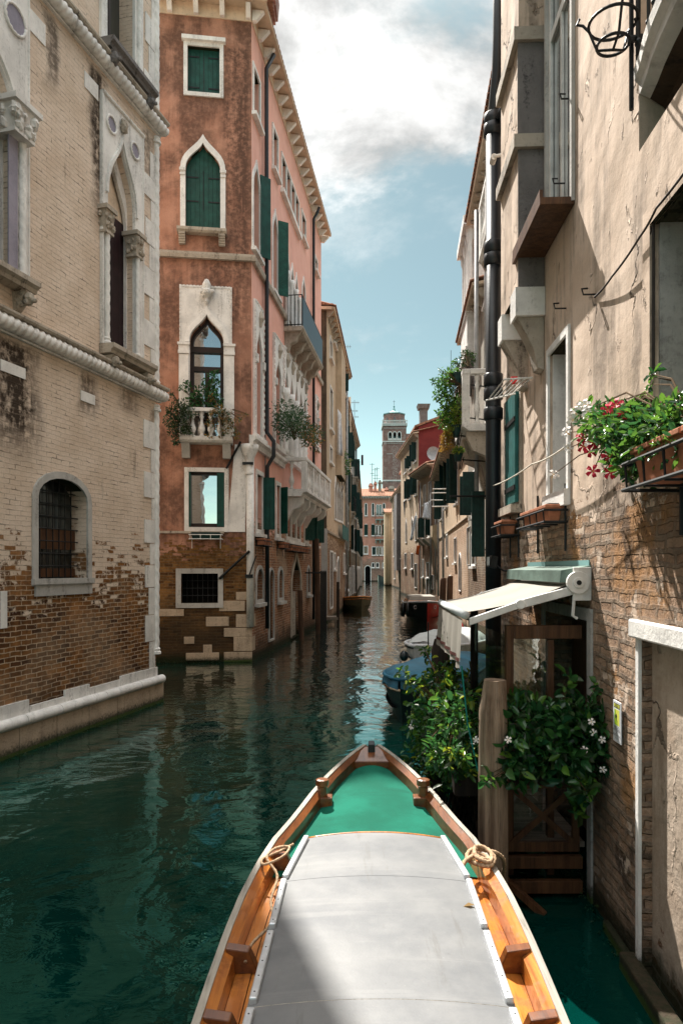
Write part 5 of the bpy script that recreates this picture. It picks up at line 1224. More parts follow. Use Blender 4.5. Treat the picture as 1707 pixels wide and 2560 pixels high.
# arms, roller box, end plates
for Y in (ay0 + .02, ay1 - .1):
    e0, e1, e2 = rw(Y, .06, zb_ - .05), rw(Y + .0, .50, zb_ - .17), rw(Y, out_near - .03, zf_ - .07)
    q = MB(RF)
    for p0, p1, r in ((e0, e1, .032), (e1, e2, .027)):
        d = Vector(p1) - Vector(p0); q.hexa([(p0[0] - .022, p0[1], p0[2] - r), (p0[0] + .022, p0[1], p0[2] - r), (p0[0] + .022, p0[1], p0[2] + r), (p0[0] - .022, p0[1], p0[2] + r)], [(p1[0] - .02, p1[1], p1[2] - r), (p1[0] + .02, p1[1], p1[2] - r), (p1[0] + .02, p1[1], p1[2] + r), (p1[0] - .02, p1[1], p1[2] + r)])
    q.tube([(e1[0] - .03, e1[1], e1[2]), (e1[0] + .03, e1[1], e1[2])], .036, 10)
    q.build('folding_arm', 'white_paint', aw, bevel=.005)
MB(RF).tube([rw(ay0, .10, zb_ + .0), rw(ay1, .10, zb_ + .0)], .06, 14).build('roller', 'canvas_cream', aw, smooth=True)
q = MB(RF).tube([rw(ay0 - .02, .10, zb_ - .01), rw(ay0 - .055, .10, zb_ - .01)], .082, 20); q.tube([rw(ay0 - .054, .10, zb_ - .01), rw(ay0 - .065, .10, zb_ - .01)], .04, 14); q.box(rw(ay0 - .03, 0, 0)[0] - .02, rw(ay0 - .03, 0, 0)[0] + .01, -.13, -.004, zb_ - .14, zb_ + .1)
q.build('end_plate', 'white_paint', aw, bevel=.004)
MB(RF).tube([rw(ay0 - .07, .10, zb_ - .01), rw(ay0 - .066, .10, zb_ - .01)], .018, 12).build('crank_eye', 'iron', aw)
MB(RF).tube([rw(ay0 - .02, .12, zb_ - .1), rw(ay0 - .02, .13, zb_ - .25), rw(ay0 - .02, .10, zb_ - .27)], .012, 6).build('crank_hook', 'white_paint', aw)
_c = cable('awning_cord', 'teal cord hanging from the front corner of the awning', [rw(ay0 + .05, out_near + .02, zf_ - .40), rw(ay0 + .1, out_near - .03, 1.25), rw(ay0 + .05, out_near - .1, .9)], .006, 'rope_teal', cat='cord')
_c.parent = aw; _c.location = Vector(_c.location) - Vector(aw.location)
for k_ in ('label', 'category'): del _c[k_]
# copper hood above it
cz = RF.z(1480, 1445)
cp_ = thing('copper_hood', 'weathered green copper hood fixed on the wall above the awning', 'canopy', RF.w(*rw(5.8, .1, cz)))
h0, h1 = rw(6.9, 0, 0)[0], rw(4.93, 0, 0)[0]
MB(RF).add([(h0, -.004, cz + .09), (h1, -.004, cz + .09), (h1 - .06, -.20, cz + .055), (h0 + .02, -.22, cz + .055), (h0 + .02, -.23, cz - .035), (h1 - .06, -.21, cz - .035), (h1, -.004, cz - .03), (h0, -.004, cz - .03), (h1 + .01, -.10, cz + .03), ],
           [(0, 1, 2, 3), (3, 2, 5, 4), (1, 6, 5, 2), (4, 5, 6, 7), (0, 3, 4, 7)]).build('hood', 'copper_green', cp_)
MB(RF).box(h0, h1 - .02, -.012, -.0035, cz + .09, cz + .13).build('flashing', 'lead_green', cp_)

# ---------------------------------------------------------------- timber landing stage with glass screen
ls = thing('landing_stage', 'dark timber landing stage with glazed screen and cross-braced gate at the water door', 'landing stage', (1.45, 5.8, 0))
X0 = 1.08
def bx(q, x0, x1, y0, y1, z0, z1): return q.box(x0, x1, y0, y1, z0, z1)
q = MB()
for i in range(14): y = 5.0 + i * .205; bx(q, X0, 1.78, y, y + .19, .36, .40)
q.build('deck', 'dock_wood', ls)
for x, y in ((X0 + .03, 5.02), (X0 + .03, 6.4), (X0 + .03, 7.75), (1.70, 7.75)): MB().box(x - .05, x + .05, y - .05, y + .05, -.6, 1.0).build('post', 'black_pole', ls)
SY = 5.10; sx0, sx1 = (1263 - CX) / FPX * SY, 1.79
z1 = CAMH + (HY - 1563) / FPX * SY
q = MB().box(sx0, sx0 + .055, SY - .03, SY + .03, .12, z1).box(sx1 - .26, sx1 - .21, SY - .028, SY + .028, .12, z1 - .11).box(sx0 + .055, sx1 - .004, SY - .029, SY + .029, z1 - .10, z1)
q.build('screen_frame', 'porch_wood', ls, bevel=.004)
gl_ = MB().box(sx0 + .055, sx1 - .26, SY - .004, SY + .004, .86, z1 - .10).build('glass', 'clear_glass', ls)
MB().box(sx0 + .055, sx1 - .26, SY - .028, SY + .028, .81, .86).build('mid_rail', 'porch_wood', ls, bevel=.004)
gx0, gx1 = sx0 - .03, sx1 - .06; gy = SY - .12
gt = MB().box(gx0, gx1, gy - .02, gy + .02, .80, .86).box(gx0, gx1, gy - .02, gy + .02, .34, .41).box(gx0, gx0 + .05, gy - .019, gy + .019, .41, .80).box(gx1 - .05, gx1, gy - .019, gy + .019, .41, .80).build('gate', 'porch_wood', ls, bevel=.004)
for s in (0, 1):
    xa, xb = (gx0 + .05, gx1 - .05) if s == 0 else (gx1 - .05, gx0 + .05)
    MB().hexa([(xa - .03, gy - .028 - .01 * s, .41), (xa + .03, gy - .028 - .01 * s, .41), (xa + .03, gy - .005, .41), (xa - .03, gy - .005, .41)], [(xb - .03, gy - .028 - .01 * s, .80), (xb + .03, gy - .028 - .01 * s, .80), (xb + .03, gy - .005, .80), (xb - .03, gy - .005, .80)]).build('brace', 'porch_wood', gt)
MB().box(gx0 + .06, gx1 - .2, SY + .1, SY + .11, .40, .8).build('glass', 'clear_glass', ls)
for z0, z1_ in ((.22, .31), (.04, .13), (-.16, -.02)): MB().box(gx0, gx1 + .02, gy - .03, gy + .02, z0, z1_).build('fender_board', 'porch_wood', ls, bevel=.004)
# lattice on the canal side
q = MB(); 
for i in range(9):
    y = 5.05 + i * .17; q.tube([(X0 - .02, y, .02), (X0 - .02, y + .45, .62)], .012, 4); q.tube([(X0 - .035, y + .45, .02), (X0 - .035, y, .62)], .012, 4)
q.box(X0 - .045, X0 - .005, 5.0, 6.95, .62, .68).box(X0 - .045, X0 - .005, 5.0, 6.95, -.02, .03)
q.build('lattice', 'black_pole', ls)
MB().box(1.20, 1.26, 6.3, 6.36, .40, 2.02).box(1.22, 1.24, 6.36, 7.6, 1.9, 1.96).build('door_post', 'black_pole', ls)
MB().box(1.225, 1.235, 5.16, 6.28, .95, 1.9).build('side_glass', 'clear_glass', ls)
# planters hidden in the hedges
pb = thing('planter_trough', 'dark wooden trough on the canal edge of the landing stage, under the big glossy hedge', 'planter', (.98, 6.0, .68))
MB().box(.86, 1.07, 5.15, 6.95, .68, .90).build('box', 'black_pole', pb); MB().box(.88, 1.05, 5.18, 6.92, .902, .91).build('soil', 'soil', pb)
pb = thing('planter_trough', 'dark wooden trough along the cross-braced gate, under the shaded hedge', 'planter', (1.55, 4.92, .87))
MB().box(gx0 + .02, gx1 + .05, 4.83, 4.955, .865, 1.0).build('box', 'black_pole', pb); MB().box(gx0 + .04, gx1 + .03, 4.845, 4.94, 1.002, 1.01).build('soil', 'soil', pb)
# left (sunlit) hedge
bl_ = []; r_ = random.Random(8)
for i in range(34):
    Y = 5.15 + 1.85 * r_.random(); bl_.append(((.93 + r_.uniform(-.20, .14), Y, r_.uniform(.82, 1.30) - .0 * Y), (r_.uniform(.10, .18),) * 3))
for tx, ty, Y in ((1045, 1800, 6.6), (1070, 1850, 6.2), (1100, 1880, 5.9), (1135, 1900, 5.6), (1060, 1760, 6.8), (1150, 1720, 6.6), (1110, 1700, 6.9), (1165, 1830, 5.4), (1170, 1880, 5.3), (1055, 1900, 5.9), (1085, 1930, 5.7), (1150, 1935, 5.3), (1060, 1840, 6.3), (1120, 1690, 6.9), (1140, 1770, 6.1), (1100, 1760, 6.4)): bl_.append((PT(tx, ty, Y), (r_.uniform(.10, .17),) * 3))
fl = [(PT(tx, ty, Y), .028, 'petal_white', (-.5, -.8, .3)) for tx, ty, Y in ((1028, 1818, 6.3), (1055, 1743, 6.7), (1084, 1692, 6.9), (1150, 1746, 6.3), (1190, 1850, 5.1))]
bush('hedge', 'big glossy green hedge with few white blooms on the canal edge of the landing stage', 'plant', (.97, 6.0, .9), bl_, 4300, .075, (('leaf_deep', .52), ('leaf_bright', .25), ('leaf_dark', .18), ('leaf_lemon', .05)), 31, 1, fl, aspect=.46)
bl_ = []
for tx, ty, Y, s in ((1290, 1800, 4.75, .12), (1330, 1830, 4.75, .13), (1370, 1810, 4.75, .14), (1410, 1830, 4.7, .14), (1450, 1810, 4.7, .13), (1490, 1820, 4.65, .11), (1300, 1870, 4.7, .13), (1345, 1885, 4.7, .13), (1390, 1880, 4.7, .14), (1430, 1890, 4.65, .13), (1470, 1880, 4.65, .13), (1500, 1890, 4.6, .08), (1290, 1930, 4.65, .10), (1340, 1935, 4.65, .08), (1400, 1935, 4.65, .07), (1450, 1945, 4.65, .07), (1460, 1770, 4.75, .09), (1300, 1760, 5.0, .07), (1410, 1770, 5.0, .09), (1450, 2000, 4.62, .04)): bl_.append((PT(tx, ty, Y), (s, s * .8, s)))
fl = [(PT(tx, ty, 4.55), .026, 'petal_white', (-.2, -.95, .2)) for tx, ty in ((1270, 1850), (1478, 1805), (1483, 1832), (1505, 1850), (1507, 1925), (1460, 1875))]
bush('hedge', 'dark shaded green hedge with white blooms against the glass screen of the landing stage', 'plant', (1.5, 4.9, .98), bl_, 1900, .085, (('leaf_deep', .72), ('leaf_dark', .22), ('leaf_bright', .06)), 41, 1, fl, aspect=.5)
# weathered mooring pole in front
def pole(label, x, y, r, z1, mat, lean=(0, 0), cut=0.0, group=None, name='mooring_pole', n=14):
    t0 = (x, y, -.8); H_ = z1 + .8; q = MB(); m_ = 12; vs = []; rr_ = random.Random(int(x * 1000 + y * 77)); ph = [rr_.uniform(0, 6.28) for _ in range(4)]
    for i in range(m_ + 1):
        f = i / m_; k = 1 - .10 * f
        for j in range(n):
            th = 2 * math.pi * j / n; R_ = r * k * (1 + .035 * math.sin(3 * th + ph[0] + f * 2) + .02 * math.sin(7 * th + ph[1]) + .02 * math.sin(9 * f + ph[2]))
            cx = x + lean[0] * f * H_; cy_ = y + lean[1] * f * H_; z = -.8 + H_ * f
            px, py = R_ * math.cos(th), R_ * math.sin(th)
            if i == m_ and cut: s_ = .62 if px < 0 else .95; px *= s_; py *= .8
            if i == m_ - 1 and cut: z = z1 - cut
            vs.append((cx + px, cy_ + py, z))
    q.add(vs, [(i * n + j, i * n + (j + 1) % n, (i + 1) * n + (j + 1) % n, (i + 1) * n + j) for i in range(m_) for j in range(n)] + [tuple(range(m_ * n, (m_ + 1) * n))])
    o = q.build(name, mat, None, smooth=True, loc=(x, y, 0)); o.modifiers.new('e', 'EDGE_SPLIT').split_angle = R(35)
    return tag(o, label, 'mooring pole', group)
pole('thick weathered brown pole with a chamfered top beside the varnished boat', (1231 - CX) / FPX * 4.75, 4.75, .108, CAMH + (HY - 1700) / FPX * 4.75, 'pole_wood', (0, 0), .22)
pole('black square-topped pole between the blue boat and the sunlit hedge', (1105 - CX) / FPX * 8.3, 8.3, .125, CAMH + (HY - 1598) / FPX * 8.3, 'black_pole', (-.01, 0), .15)
pole('black pole standing under the sunlit hedge at the canal edge', .80, 5.85, .085, .95, 'black_pole')

# ================================================================ FURTHER BUILDINGS
def house(name, label, x0, y0, x1, y1, h, mat, side, depth=8, wins=(), eave=.4, roof=True, near=True, brk=.7, zlow=-.5, endmat=None, grid=()):
    """a house with one canal facade from (x0, y0) near to (x1, y1) far; side 'L' or 'R'; wins are rows given by a function"""
    fr = Frame(x0, y0, x1 - x0, y1 - y0) if side == 'L' else Frame(x1, y1, x0 - x1, y0 - y1)
    ln = math.hypot(x1 - x0, y1 - y0)
    b = Building(name, label, (fr.ox, fr.oy, 0)); b.fr = fr; b.ln = ln
    def A(tx): return fr.a(tx)
    for wdw in wins:
        x0_, x1_, yt, yb, kind, kw = wdw
        a0, z1 = fr.p(x0_, yt) if side == 'L' else fr.p(x0_, yt); z0 = fr.z(x0_, yb); a1 = fr.a(x1_)
        if a0 > a1: a0, a1 = a1, a0
        if a1 - a0 > 1.15: a0, a1 = (a0 + a1) / 2 - .575, (a0 + a1) / 2 + .575
        kw = dict(kw)
        if kind == 'arch': kw.setdefault('zs', z1 - (a1 - a0) * .5)
        b.win(fr, a0, a1, z0, z1, kind, **kw)
    for (f, w_, z0, z1, kind, kw) in grid:
        kw = dict(kw); a = f * ln
        if kind == 'arch': kw.setdefault('zs', z1 - w_ * .5)
        b.win(fr, a - w_ / 2, a + w_ / 2, z0, z1, kind, **kw)
    b.wall(fr, rect(0, ln, zlow, h), mat, .3)
    b.o(MB(fr).box(.003, ln - .003, .305, depth, zlow, h - .002), 'wall', endmat or mat)
    if roof:
        e = b.o(MB(fr).extr([(.0, h + .02), (-eave, h - .04), (-eave - .02, h), (-eave - .02, h + .05), (.0, h + .12)], -.15, ln + .15), 'eave', 'cream_plaster')
        n = max(2, int(ln / brk)); q = MB(fr)
        for i in range(n + 1):
            aa = .05 + (ln - .2) * i / n; q.hexa([(aa, -.10, h - .30), (aa + .12, -.10, h - .30), (aa + .12, -.004, h - .34), (aa, -.004, h - .34)], [(aa, -eave * .85, h - .06), (aa + .12, -eave * .85, h - .06), (aa + .12, -.004, h - .03), (aa, -.004, h - .03)])
        b.o(q, 'eave_brackets', 'dirty_stone', e)
        b.o(tiles(fr, -.2, ln + .2, -eave - .08, h + .08, depth * .5, h + 1.3, .22, .095), 'roof', 'roof_tile')
    return b
rnd = random.Random(77)
G = dict(fill='dgreen', t=.08); D = dict(fill='dull', t=.08); DS = dict(fill='dull', t=.10, sill=False)
def GO(l=100, r=100, m='dark_green_shutter'): return dict(fill='dgreen', t=.08, leaf=(l, r), leafmat=m)

# --- left bank
l3 = house('tan_house', 'tall tan plastered house with end wall coloured dark for shade, just beyond the orange palace', -.65, 30.5, .22, 41.5, 14.0, 'far_tan', 'L', 8, [
    (824, 829, 842, 888, 'rect', D), (833, 838, 800, 850, 'rect', D), (846, 852, 915, 962, 'rect', GO(None, 80)), (858, 863, 935, 975, 'rect', D),
    (824, 830, 965, 1065, 'rect', G), (846, 855, 1070, 1135, 'rect', D), (864, 867, 1080, 1140, 'rect', GO(85, 85)),
    (824, 829, 1115, 1150, 'rect', D),
    (836, 840, 1195, 1295, 'ogee', DS), (842, 846, 1205, 1298, 'ogee', DS), (847, 851, 1212, 1300, 'ogee', DS), (852, 856, 1218, 1302, 'ogee', DS), (862, 867, 1230, 1300, 'arch', D),
    (824, 831, 1380, 1520, 'rect', dict(fill='dark', t=.08, sill=False)), (841, 848, 1395, 1470, 'arch', dict(fill='dark', t=.10, sill=False)), (858, 861, 1385, 1430, 'rect', D), (834, 837, 1385, 1420, 'rect', D)], .35, endmat='far_tan')
fr = l3.fr
# its end wall faces the camera, its shade put into the wall colour
EF = Frame(-.65, 30.5, .985, .05)
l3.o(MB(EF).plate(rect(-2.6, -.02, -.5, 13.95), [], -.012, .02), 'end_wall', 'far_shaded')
l3.o(tiles(EF, -2.7, .3, -.35, 14.08, 2, 14.7), 'roof_hip', 'roof_tile')
l3.o(MB(EF).extr([(0, 13.96), (-.3, 13.9), (-.32, 14.02), (0, 14.06)], -2.6, .2), 'eave', 'cream_plaster')
l3.o(MB(EF).box(-.42, .02, -.03, -.013, -.5, 4.2), 'corner_stone', 'grey_stone')
l3.o(MB(fr).extr([(-.004, 4.0), (-.08, 4.02), (-.1, 4.1), (-.004, 4.16)], 0, l3.ln), 'string_course', 'dirty_stone')
l3.o(MB(fr).box(fr.a(839), fr.a(850), -.30, -.004, 7.2, 14.0), 'chimney_breast', 'far_tan')
l3.o(MB(fr).box(fr.a(845), fr.a(860), -.25, -.23, fr.z(845, 1346), fr.z(845, 1310)), 'balcony_screen', 'teal_shutter')
pipe(fr, l3.ln - .15, .5, 13.6, .07, 'pipe_grey', l3, -.12); pipe(fr, fr.a(871), 2.5, 13.6, .06, 'far_tan', l3, -.10)
# stone face carved below and little ledge at the foot: landing with a pole
dk = MB().box(-1.35, -.15, 29.3, 30.3, .20, .32).box(-1.3, -1.2, 29.35, 29.45, -.8, .2).box(-.3, -.2, 29.35, 29.45, -.8, .2).build('landing_plank', 'dock_wood', None, loc=(-.8, 29.8, 0)); tag(dk, 'small low grey plank landing at the foot of the tan house end wall', 'landing')
pole('dark slender pole beside the plank landing of the tan house', (845 - CX) / FPX * 29.5 + .0, 29.4, .07, CAMH + (HY - 1455) / FPX * 29.4, 'black_pole')
pole('short dark brown pole leaning by the gothic water door of the orange palace', (756 - CX) / FPX * 23.2, 23.2, .09, CAMH + (HY - 1476) / FPX * 23.2, 'brown_pole', (-.035, 0))
pole('tall dark brown pole at the far end of the orange palace', (797 - CX) / FPX * 25.6, 25.6, .10, CAMH + (HY - 1347) / FPX * 25.6, 'brown_pole', (-.02, 0))
gq = thing('water_gate', 'low rusty iron gate in the water beside the gothic door of the orange palace', 'gate', OS.w(OS.a(768), -.7, 0))
q = MB(OS)
for i in range(6): q.tube([(OS.a(762) + i * .28, -.6, -.2), (OS.a(762) + i * .28, -.6, 2.3)], .022, 5)
q.tube([(OS.a(762), -.6, 2.3), (OS.a(762) + 1.4, -.6, 2.3)], .03, 5).tube([(OS.a(762), -.6, 2.25), (OS.a(762), -.01, 2.25)], .03, 5); q.build('bars', 'iron', gq)
def gridrows(rows, fs, w=.95):
    out = []
    for r_i, (z0, z1, kind) in enumerate(rows):
        for f_i, f in enumerate(fs):
            k = rnd.random(); kw = dict(D) if k < .4 else (dict(G) if k < .6 else GO(rnd.choice((85, 100, 150)), rnd.choice((85, 110, 160))))
            if z0 < 1.5: kw = dict(fill='dark', t=.08, sill=False)
            out.append((f + rnd.uniform(-.01, .01), w * rnd.uniform(.85, 1.1), z0, z1, kind, kw))
    return out
l4 = house('grey_house', 'tall narrow grey house with balconies, second beyond the orange palace on the left', .02, 41.6, 1.15, 57, 12.6, 'far_grey', 'L', 8, (), .35, grid=gridrows(((.5, 2.6, 'arch'), (3.8, 5.6, 'rect'), (6.6, 8.6, 'rect'), (9.6, 11.3, 'rect')), (.08, .24, .40, .57, .73, .9)))
fr = l4.fr
for aa, z in ((5.2, 6.35), (9.8, 9.35)):
    a0, a1 = aa, aa + 2.4
    bb = l4.o(MB(fr).extr([(-.004, z - .16), (-.42, z - .12), (-.50, z), (-.004, z)], a0, a1), 'balcony', 'dirty_stone')
    railing(fr, a0, a1, -.46, z, z + 1.0, bb, .16)
    for i in range(3): aa = a0 + (a1 - a0 - .25) * i / 2; l4.o(MB(fr).extr([(-.004, z - .7), (-.15, z - .65), (-.38, z - .17), (-.004, z - .17)], aa, aa + .2), 'bracket', 'dirty_stone', bb)
pipe(fr, 4.0, .5, 12.3, .07, 'copper_green', l4, -.1); pipe(fr, l4.ln - .2, .5, 12.3, .07, 'pipe_grey', l4, -.1)
l4.o(MB(fr).box(1.4, 2.6, .3, 1.2, 12.4, 15.1).hexa([(1.2, .1, 15.1), (2.8, .1, 15.1), (2.8, 1.4, 15.1), (1.2, 1.4, 15.1)], [(1.6, .5, 15.6), (2.4, .5, 15.6), (2.4, 1.0, 15.6), (1.6, 1.0, 15.6)]), 'chimney', 'far_brick')
l4.o(MB(fr).box(7.2, 8.2, .2, 1.2, 12.4, 14.6).hexa([(6.9, .0, 14.6), (8.5, .0, 14.6), (8.5, 1.4, 14.6), (6.9, 1.4, 14.6)], [(7.4, .4, 15.0), (8.0, .4, 15.0), (8.0, .9, 15.0), (7.4, .9, 15.0)]), 'chimney', 'far_grey')
l5 = house('weathered_house', 'weathered pale house with a white end strip, farthest on the left bank', 1.2, 58, 2.5, 92, 10.6, 'far_grey', 'L', 8, (), .3, grid=gridrows(((.4, 2.6, 'arch'), (4.0, 5.8, 'rect'), (7.0, 8.8, 'rect')), (.05, .15, .25, .36, .47, .58, .7, .82, .93), 1.0))
l5.o(MB(l5.fr).box(l5.ln - 1.2, l5.ln, -.3, -.004, 0, 10.2), 'corner_bay', 'white_stone')

# --- right bank
NX = lambda Y: 2.54 + .088 * Y
r2 = house('stone_house', 'grey stone house with a balustraded balcony, right behind the black drainpipe', NX(9.2), 9.2, NX(20.6), 20.6, 12.9, 'far_grey', 'R', 7, [
    (1216, 1222, 600, 760, 'arch', D), (1216, 1222, 960, 1070, 'arch', D)], .55, brk=.5)
fr = r2.fr   # origin at the far end, a grows towards the camera
def ay(Y): return (20.6 - Y) * math.hypot(.088, 1)
z0_, z1_ = 6.05, 7.75
def stone_balcony(b, fr, a0, a1, out, z, h, ncon=3, mat='white_stone', conh=.9):
    bb = b.o(MB(fr).extr([(-.004, z - .18), (-out * .8, z - .18), (-out, z - .05), (-out, z), (-.004, z)], a0, a1), 'balcony', mat)
    b.o(MB(fr).box(a0 + .02, a1 - .02, -out, -out + .2, z + h - .14, z + h).box(a1 - .22, a1 - .02, -out + .202, -.004, z + h - .14, z + h), 'balustrade_rail', mat, bb, bevel=.015)
    for aa in (a0 + .03, a1 - .31): b.o(MB(fr).box(aa, aa + .28, -out + .01, -out + .2, z, z + h - .142), 'balustrade_pier', mat, bb)
    n = max(2, int((a1 - a0 - .6) / .25)); pts = [(a0 + .32 + (a1 - a0 - .64) * (i + .5) / n, -out + .1) for i in range(n)] + [(a1 - .12, -out * .3), (a1 - .12, -out * .58)]
    balusters(None, pts, z, z + h - .14, .08, bb, mat, fr, 8)
    for i in range(ncon):
        aa = a0 + .1 + (a1 - a0 - .5) * i / max(1, ncon - 1)
        b.o(MB(fr).extr([(-.004, z - conh - .2), (-.10, z - conh - .18), (-out * .25, z - conh * .8), (-out * .35, z - conh * .55), (-out * .7, z - conh * .45), (-out * .86, z - conh * .22), (-out * .88, z - .185), (-.004, z - .185)], aa, aa + .28), 'bracket', 'dirty_stone', bb)
    return bb
stone_balcony(r2, fr, ay(20.4), ay(17.8), .95, 6.2, 1.45, 3, conh=1.5)
stone_balcony(r2, fr, ay(17.2), ay(15.6), .60, 10.2, 1.3, 2)
pipe(fr, ay(19.0), 3, 12.4, .06, 'pipe_grey', r2, -.45); pipe(fr, ay(18.3), 7, 12.4, .045, 'pipe_grey', r2, -.28)
# open dark green leaf standing out from it
zs0, zs1 = CAMH + (HY - 1392) / FPX * 19, CAMH + (HY - 1228) / FPX * 19
r2.o(MB().box(3.62, 3.98, 18.98, 19.02, zs0, zs1), 'shutter', 'dark_green_shutter')
r2.o(MB().tube([(3.99, 19.0, zs1 - .2), (NX(19.0), 19.0, zs1 - .2)], .02, 6).tube([(3.99, 19.0, zs0 + .2), (NX(19.0), 19.0, zs0 + .2)], .02, 6).tube([(3.0, 18.9, zs1 - .15), (NX(19), 18.9, zs1 - .15)], .03, 6), 'shutter_arm', 'iron')
r2b = house('loggia_house', 'house with a white stone bay and small columns high up on the right bank', NX(20.7), 20.7, NX(26), 26, 11.0, 'far_grey', 'R', 7, [(1180, 1190, 1190, 1290, 'rect', GO(90, 90)), (1180, 1190, 1340, 1410, 'rect', D)], .4)
fr = r2b.fr
bz0, bz1 = 9.6, 14.1
r2b.o(MB(fr).box(.9, 3.4, -.42, -.004, bz0, bz0 + .2).box(.9, 3.4, -.42, -.004, bz0 + 1.3, bz0 + 1.45).box(1.0, 3.3, -.36, -.004, bz0 + .2, bz0 + 1.3).box(.8, 3.5, -.50, 3, bz1 - .3, bz1).box(.95, 3.35, -.02, 3, 10.9, bz1 - .3), 'stone_bay', 'white_stone')
for aa in (1.1, 1.9, 2.6, 3.15): r2b.o(MB(fr).lathe((aa, -.25, bz0 + 1.45), [(.12, 0), (.12, .1), (.09, .16), (.08, 2.3), (.13, 2.45), (.14, 2.75)], 10), 'column', 'pale_stone', smooth=True)
for aa in (1.0, 2.0, 2.95): r2b.o(MB(fr).extr([(-.004, bz0 - .9), (-.15, bz0 - .8), (-.2, bz0 - .4), (-.38, bz0 - .002), (-.004, bz0 - .002)], aa, aa + .28), 'bracket', 'sooty_stone')
r3 = house('shuttered_house', 'low house of pale patterned brick under cream plaster with big dark green shutters', NX(26.1), 26.1, NX(47), 47, 8.5, 'brick_pale', 'R', 8, [
    (1112, 1120, 1162, 1272, 'rect', dict(fill='dgreen', t=.08, leaf=(60, 150), leafmat='dark_green_shutter')), (1101, 1106, 1210, 1300, 'rect', dict(fill='dgreen', t=.08, leaf=(90, 90), leafmat='dark_green_shutter')),
    (1137, 1147, 1150, 1262, 'rect', dict(fill='dgreen', t=.08, leaf=(90, 120), leafmat='dark_green_shutter')), (1166, 1180, 1323, 1412, 'rect', dict(fill='dull', t=.02, sill=False)), (1136, 1142, 1348, 1405, 'rect', dict(fill='dull', t=.05)), (1116, 1120, 1340, 1390, 'rect', D), (1148, 1153, 1385, 1475, 'arch', dict(fill='dark', t=.04, sill=False)), (1124, 1129, 1440, 1490, 'rect', dict(fill='dark', t=.05, sill=False))], .55, brk=.8)
fr = r3.fr
for tx in (1113, 1100): pipe(fr, fr.a(tx), .6, 8.2, .07, 'pipe_grey', r3, -.12)
q = MB(fr)
for tx, ty in ((1120, 1232), (1124, 1222), (1118, 1250), (1122, 1266)):
    a, z = fr.p(tx, ty); q.tube([(a, 0, z), (a, -.9, z)], .03, 5)
r3.o(q, 'drying_poles', 'white_paint')
r3.o(MB(fr).extr([(-.004, 4.35), (-.06, 4.38), (-.06, 4.46), (-.004, 4.5)], 0, r3.ln), 'string_course', 'cream_plaster')
for tx, d_ in ((1097, 1.2), (1104, .6)):
    pass
pole('wide dark plank-like pole leaning by the bow of the red boat, left of its pair', 4.18, 28.6, .15, CAMH + (HY - 1445) / FPX * 28.6, 'brown_pole', (.03, 0), .1, 'poles beside the red boat')
pole('wide dark plank-like pole leaning by the bow of the red boat, right of its pair', 4.42, 28.2, .14, CAMH + (HY - 1440) / FPX * 28.2, 'brown_pole', (.02, 0), .1, 'poles beside the red boat')
r4 = house('old_brick_house', 'crumbling old brick house with a deep bracketed eave, turned across the canal bend', 6.68, 47.1, 6.07, 53.2, 9.6, 'far_brick', 'R', 8, [
    (1072, 1078, 1207, 1253, 'rect', dict(fill='dgreen', t=.06)), (1060, 1064, 1215, 1260, 'rect', D), (1084, 1089, 1230, 1260, 'ogee', DS), (1070, 1076, 1290, 1340, 'rect', GO(None, 110)), (1057, 1062, 1295, 1345, 'rect', GO(90, 90)), (1067, 1073, 1408, 1442, 'rect', D), (1079, 1084, 1438, 1472, 'rect', dict(fill='dark', t=.03, sill=False)), (1056, 1059, 1400, 1440, 'rect', D), (1066, 1072, 1448, 1500, 'rect', dict(fill='dark', t=.05, sill=False))], .85, brk=.36)
fr = r4.fr
r4.o(MB(fr).extr([(-.004, 3.6), (-.35, 4.6), (-.35, 5.4), (-.004, 5.5)], r4.ln - .9, r4.ln - .3), 'chimney_corbel', 'yellow_plaster')
for tx in (1092, 1054, 1080): pipe(fr, fr.a(tx), .6, 9.0, .05, 'pipe_grey', r4, -.1)
for tx in (1058, 1074): 
    a, z = fr.p(tx, 1348); r4.o(MB(fr).extr([(-.004, z - .5), (-.45, z - .1), (-.5, z), (-.004, z)], a - .5, a + .5), 'window_ledge', 'dirty_stone')
r5 = house('red_gabled_house', 'tall cream house with green shutters and a dark red end wall', 6.02, 53.4, 5.65, 65, 13.0, 'far_tan', 'R', 9, [
    (1036, 1042, 1112, 1155, 'rect', GO(90, 100)), (1024, 1029, 1145, 1172, 'rect', GO(90, 90)), (1012, 1016, 1152, 1182, 'rect', G), (1037, 1043, 1182, 1238, 'rect', GO(100, 110)), (1022, 1027, 1202, 1248, 'rect', GO(90, 100)), (1012, 1016, 1210, 1250, 'rect', D), (1029, 1033, 1295, 1340, 'ogee', DS), (1014, 1017, 1300, 1355, 'ogee', DS), (1038, 1043, 1285, 1350, 'ogee', DS), (1012, 1016, 1385, 1418, 'rect', D), (1028, 1033, 1385, 1420, 'rect', D), (1037, 1042, 1410, 1468, 'rect', dict(fill='dark', t=.05, sill=False))], .45, brk=.5)
gf = Frame(6.02, 53.4, 1, .02)
r5.o(MB(gf).plate([(0.01, -.5), (7, -.5), (7, 17.2), (4.6, 15.4), (.01, 13.5)], [], -.02, .2), 'end_wall', 'red_plaster')
r5.o(MB(gf).box(2.2, 4.1, -.06, -.021, 11.1, 11.16), 'tie_bar', 'iron', )
r5.o(MB(gf).hexa([(-.3, -.1, 13.45), (4.7, -.1, 15.38), (4.7, 3, 15.38), (-.3, 3, 13.45)], [(-.3, -.1, 13.62), (4.7, -.1, 15.55), (4.7, 3, 15.55), (-.3, 3, 13.62)]), 'verge', 'roof_tile')
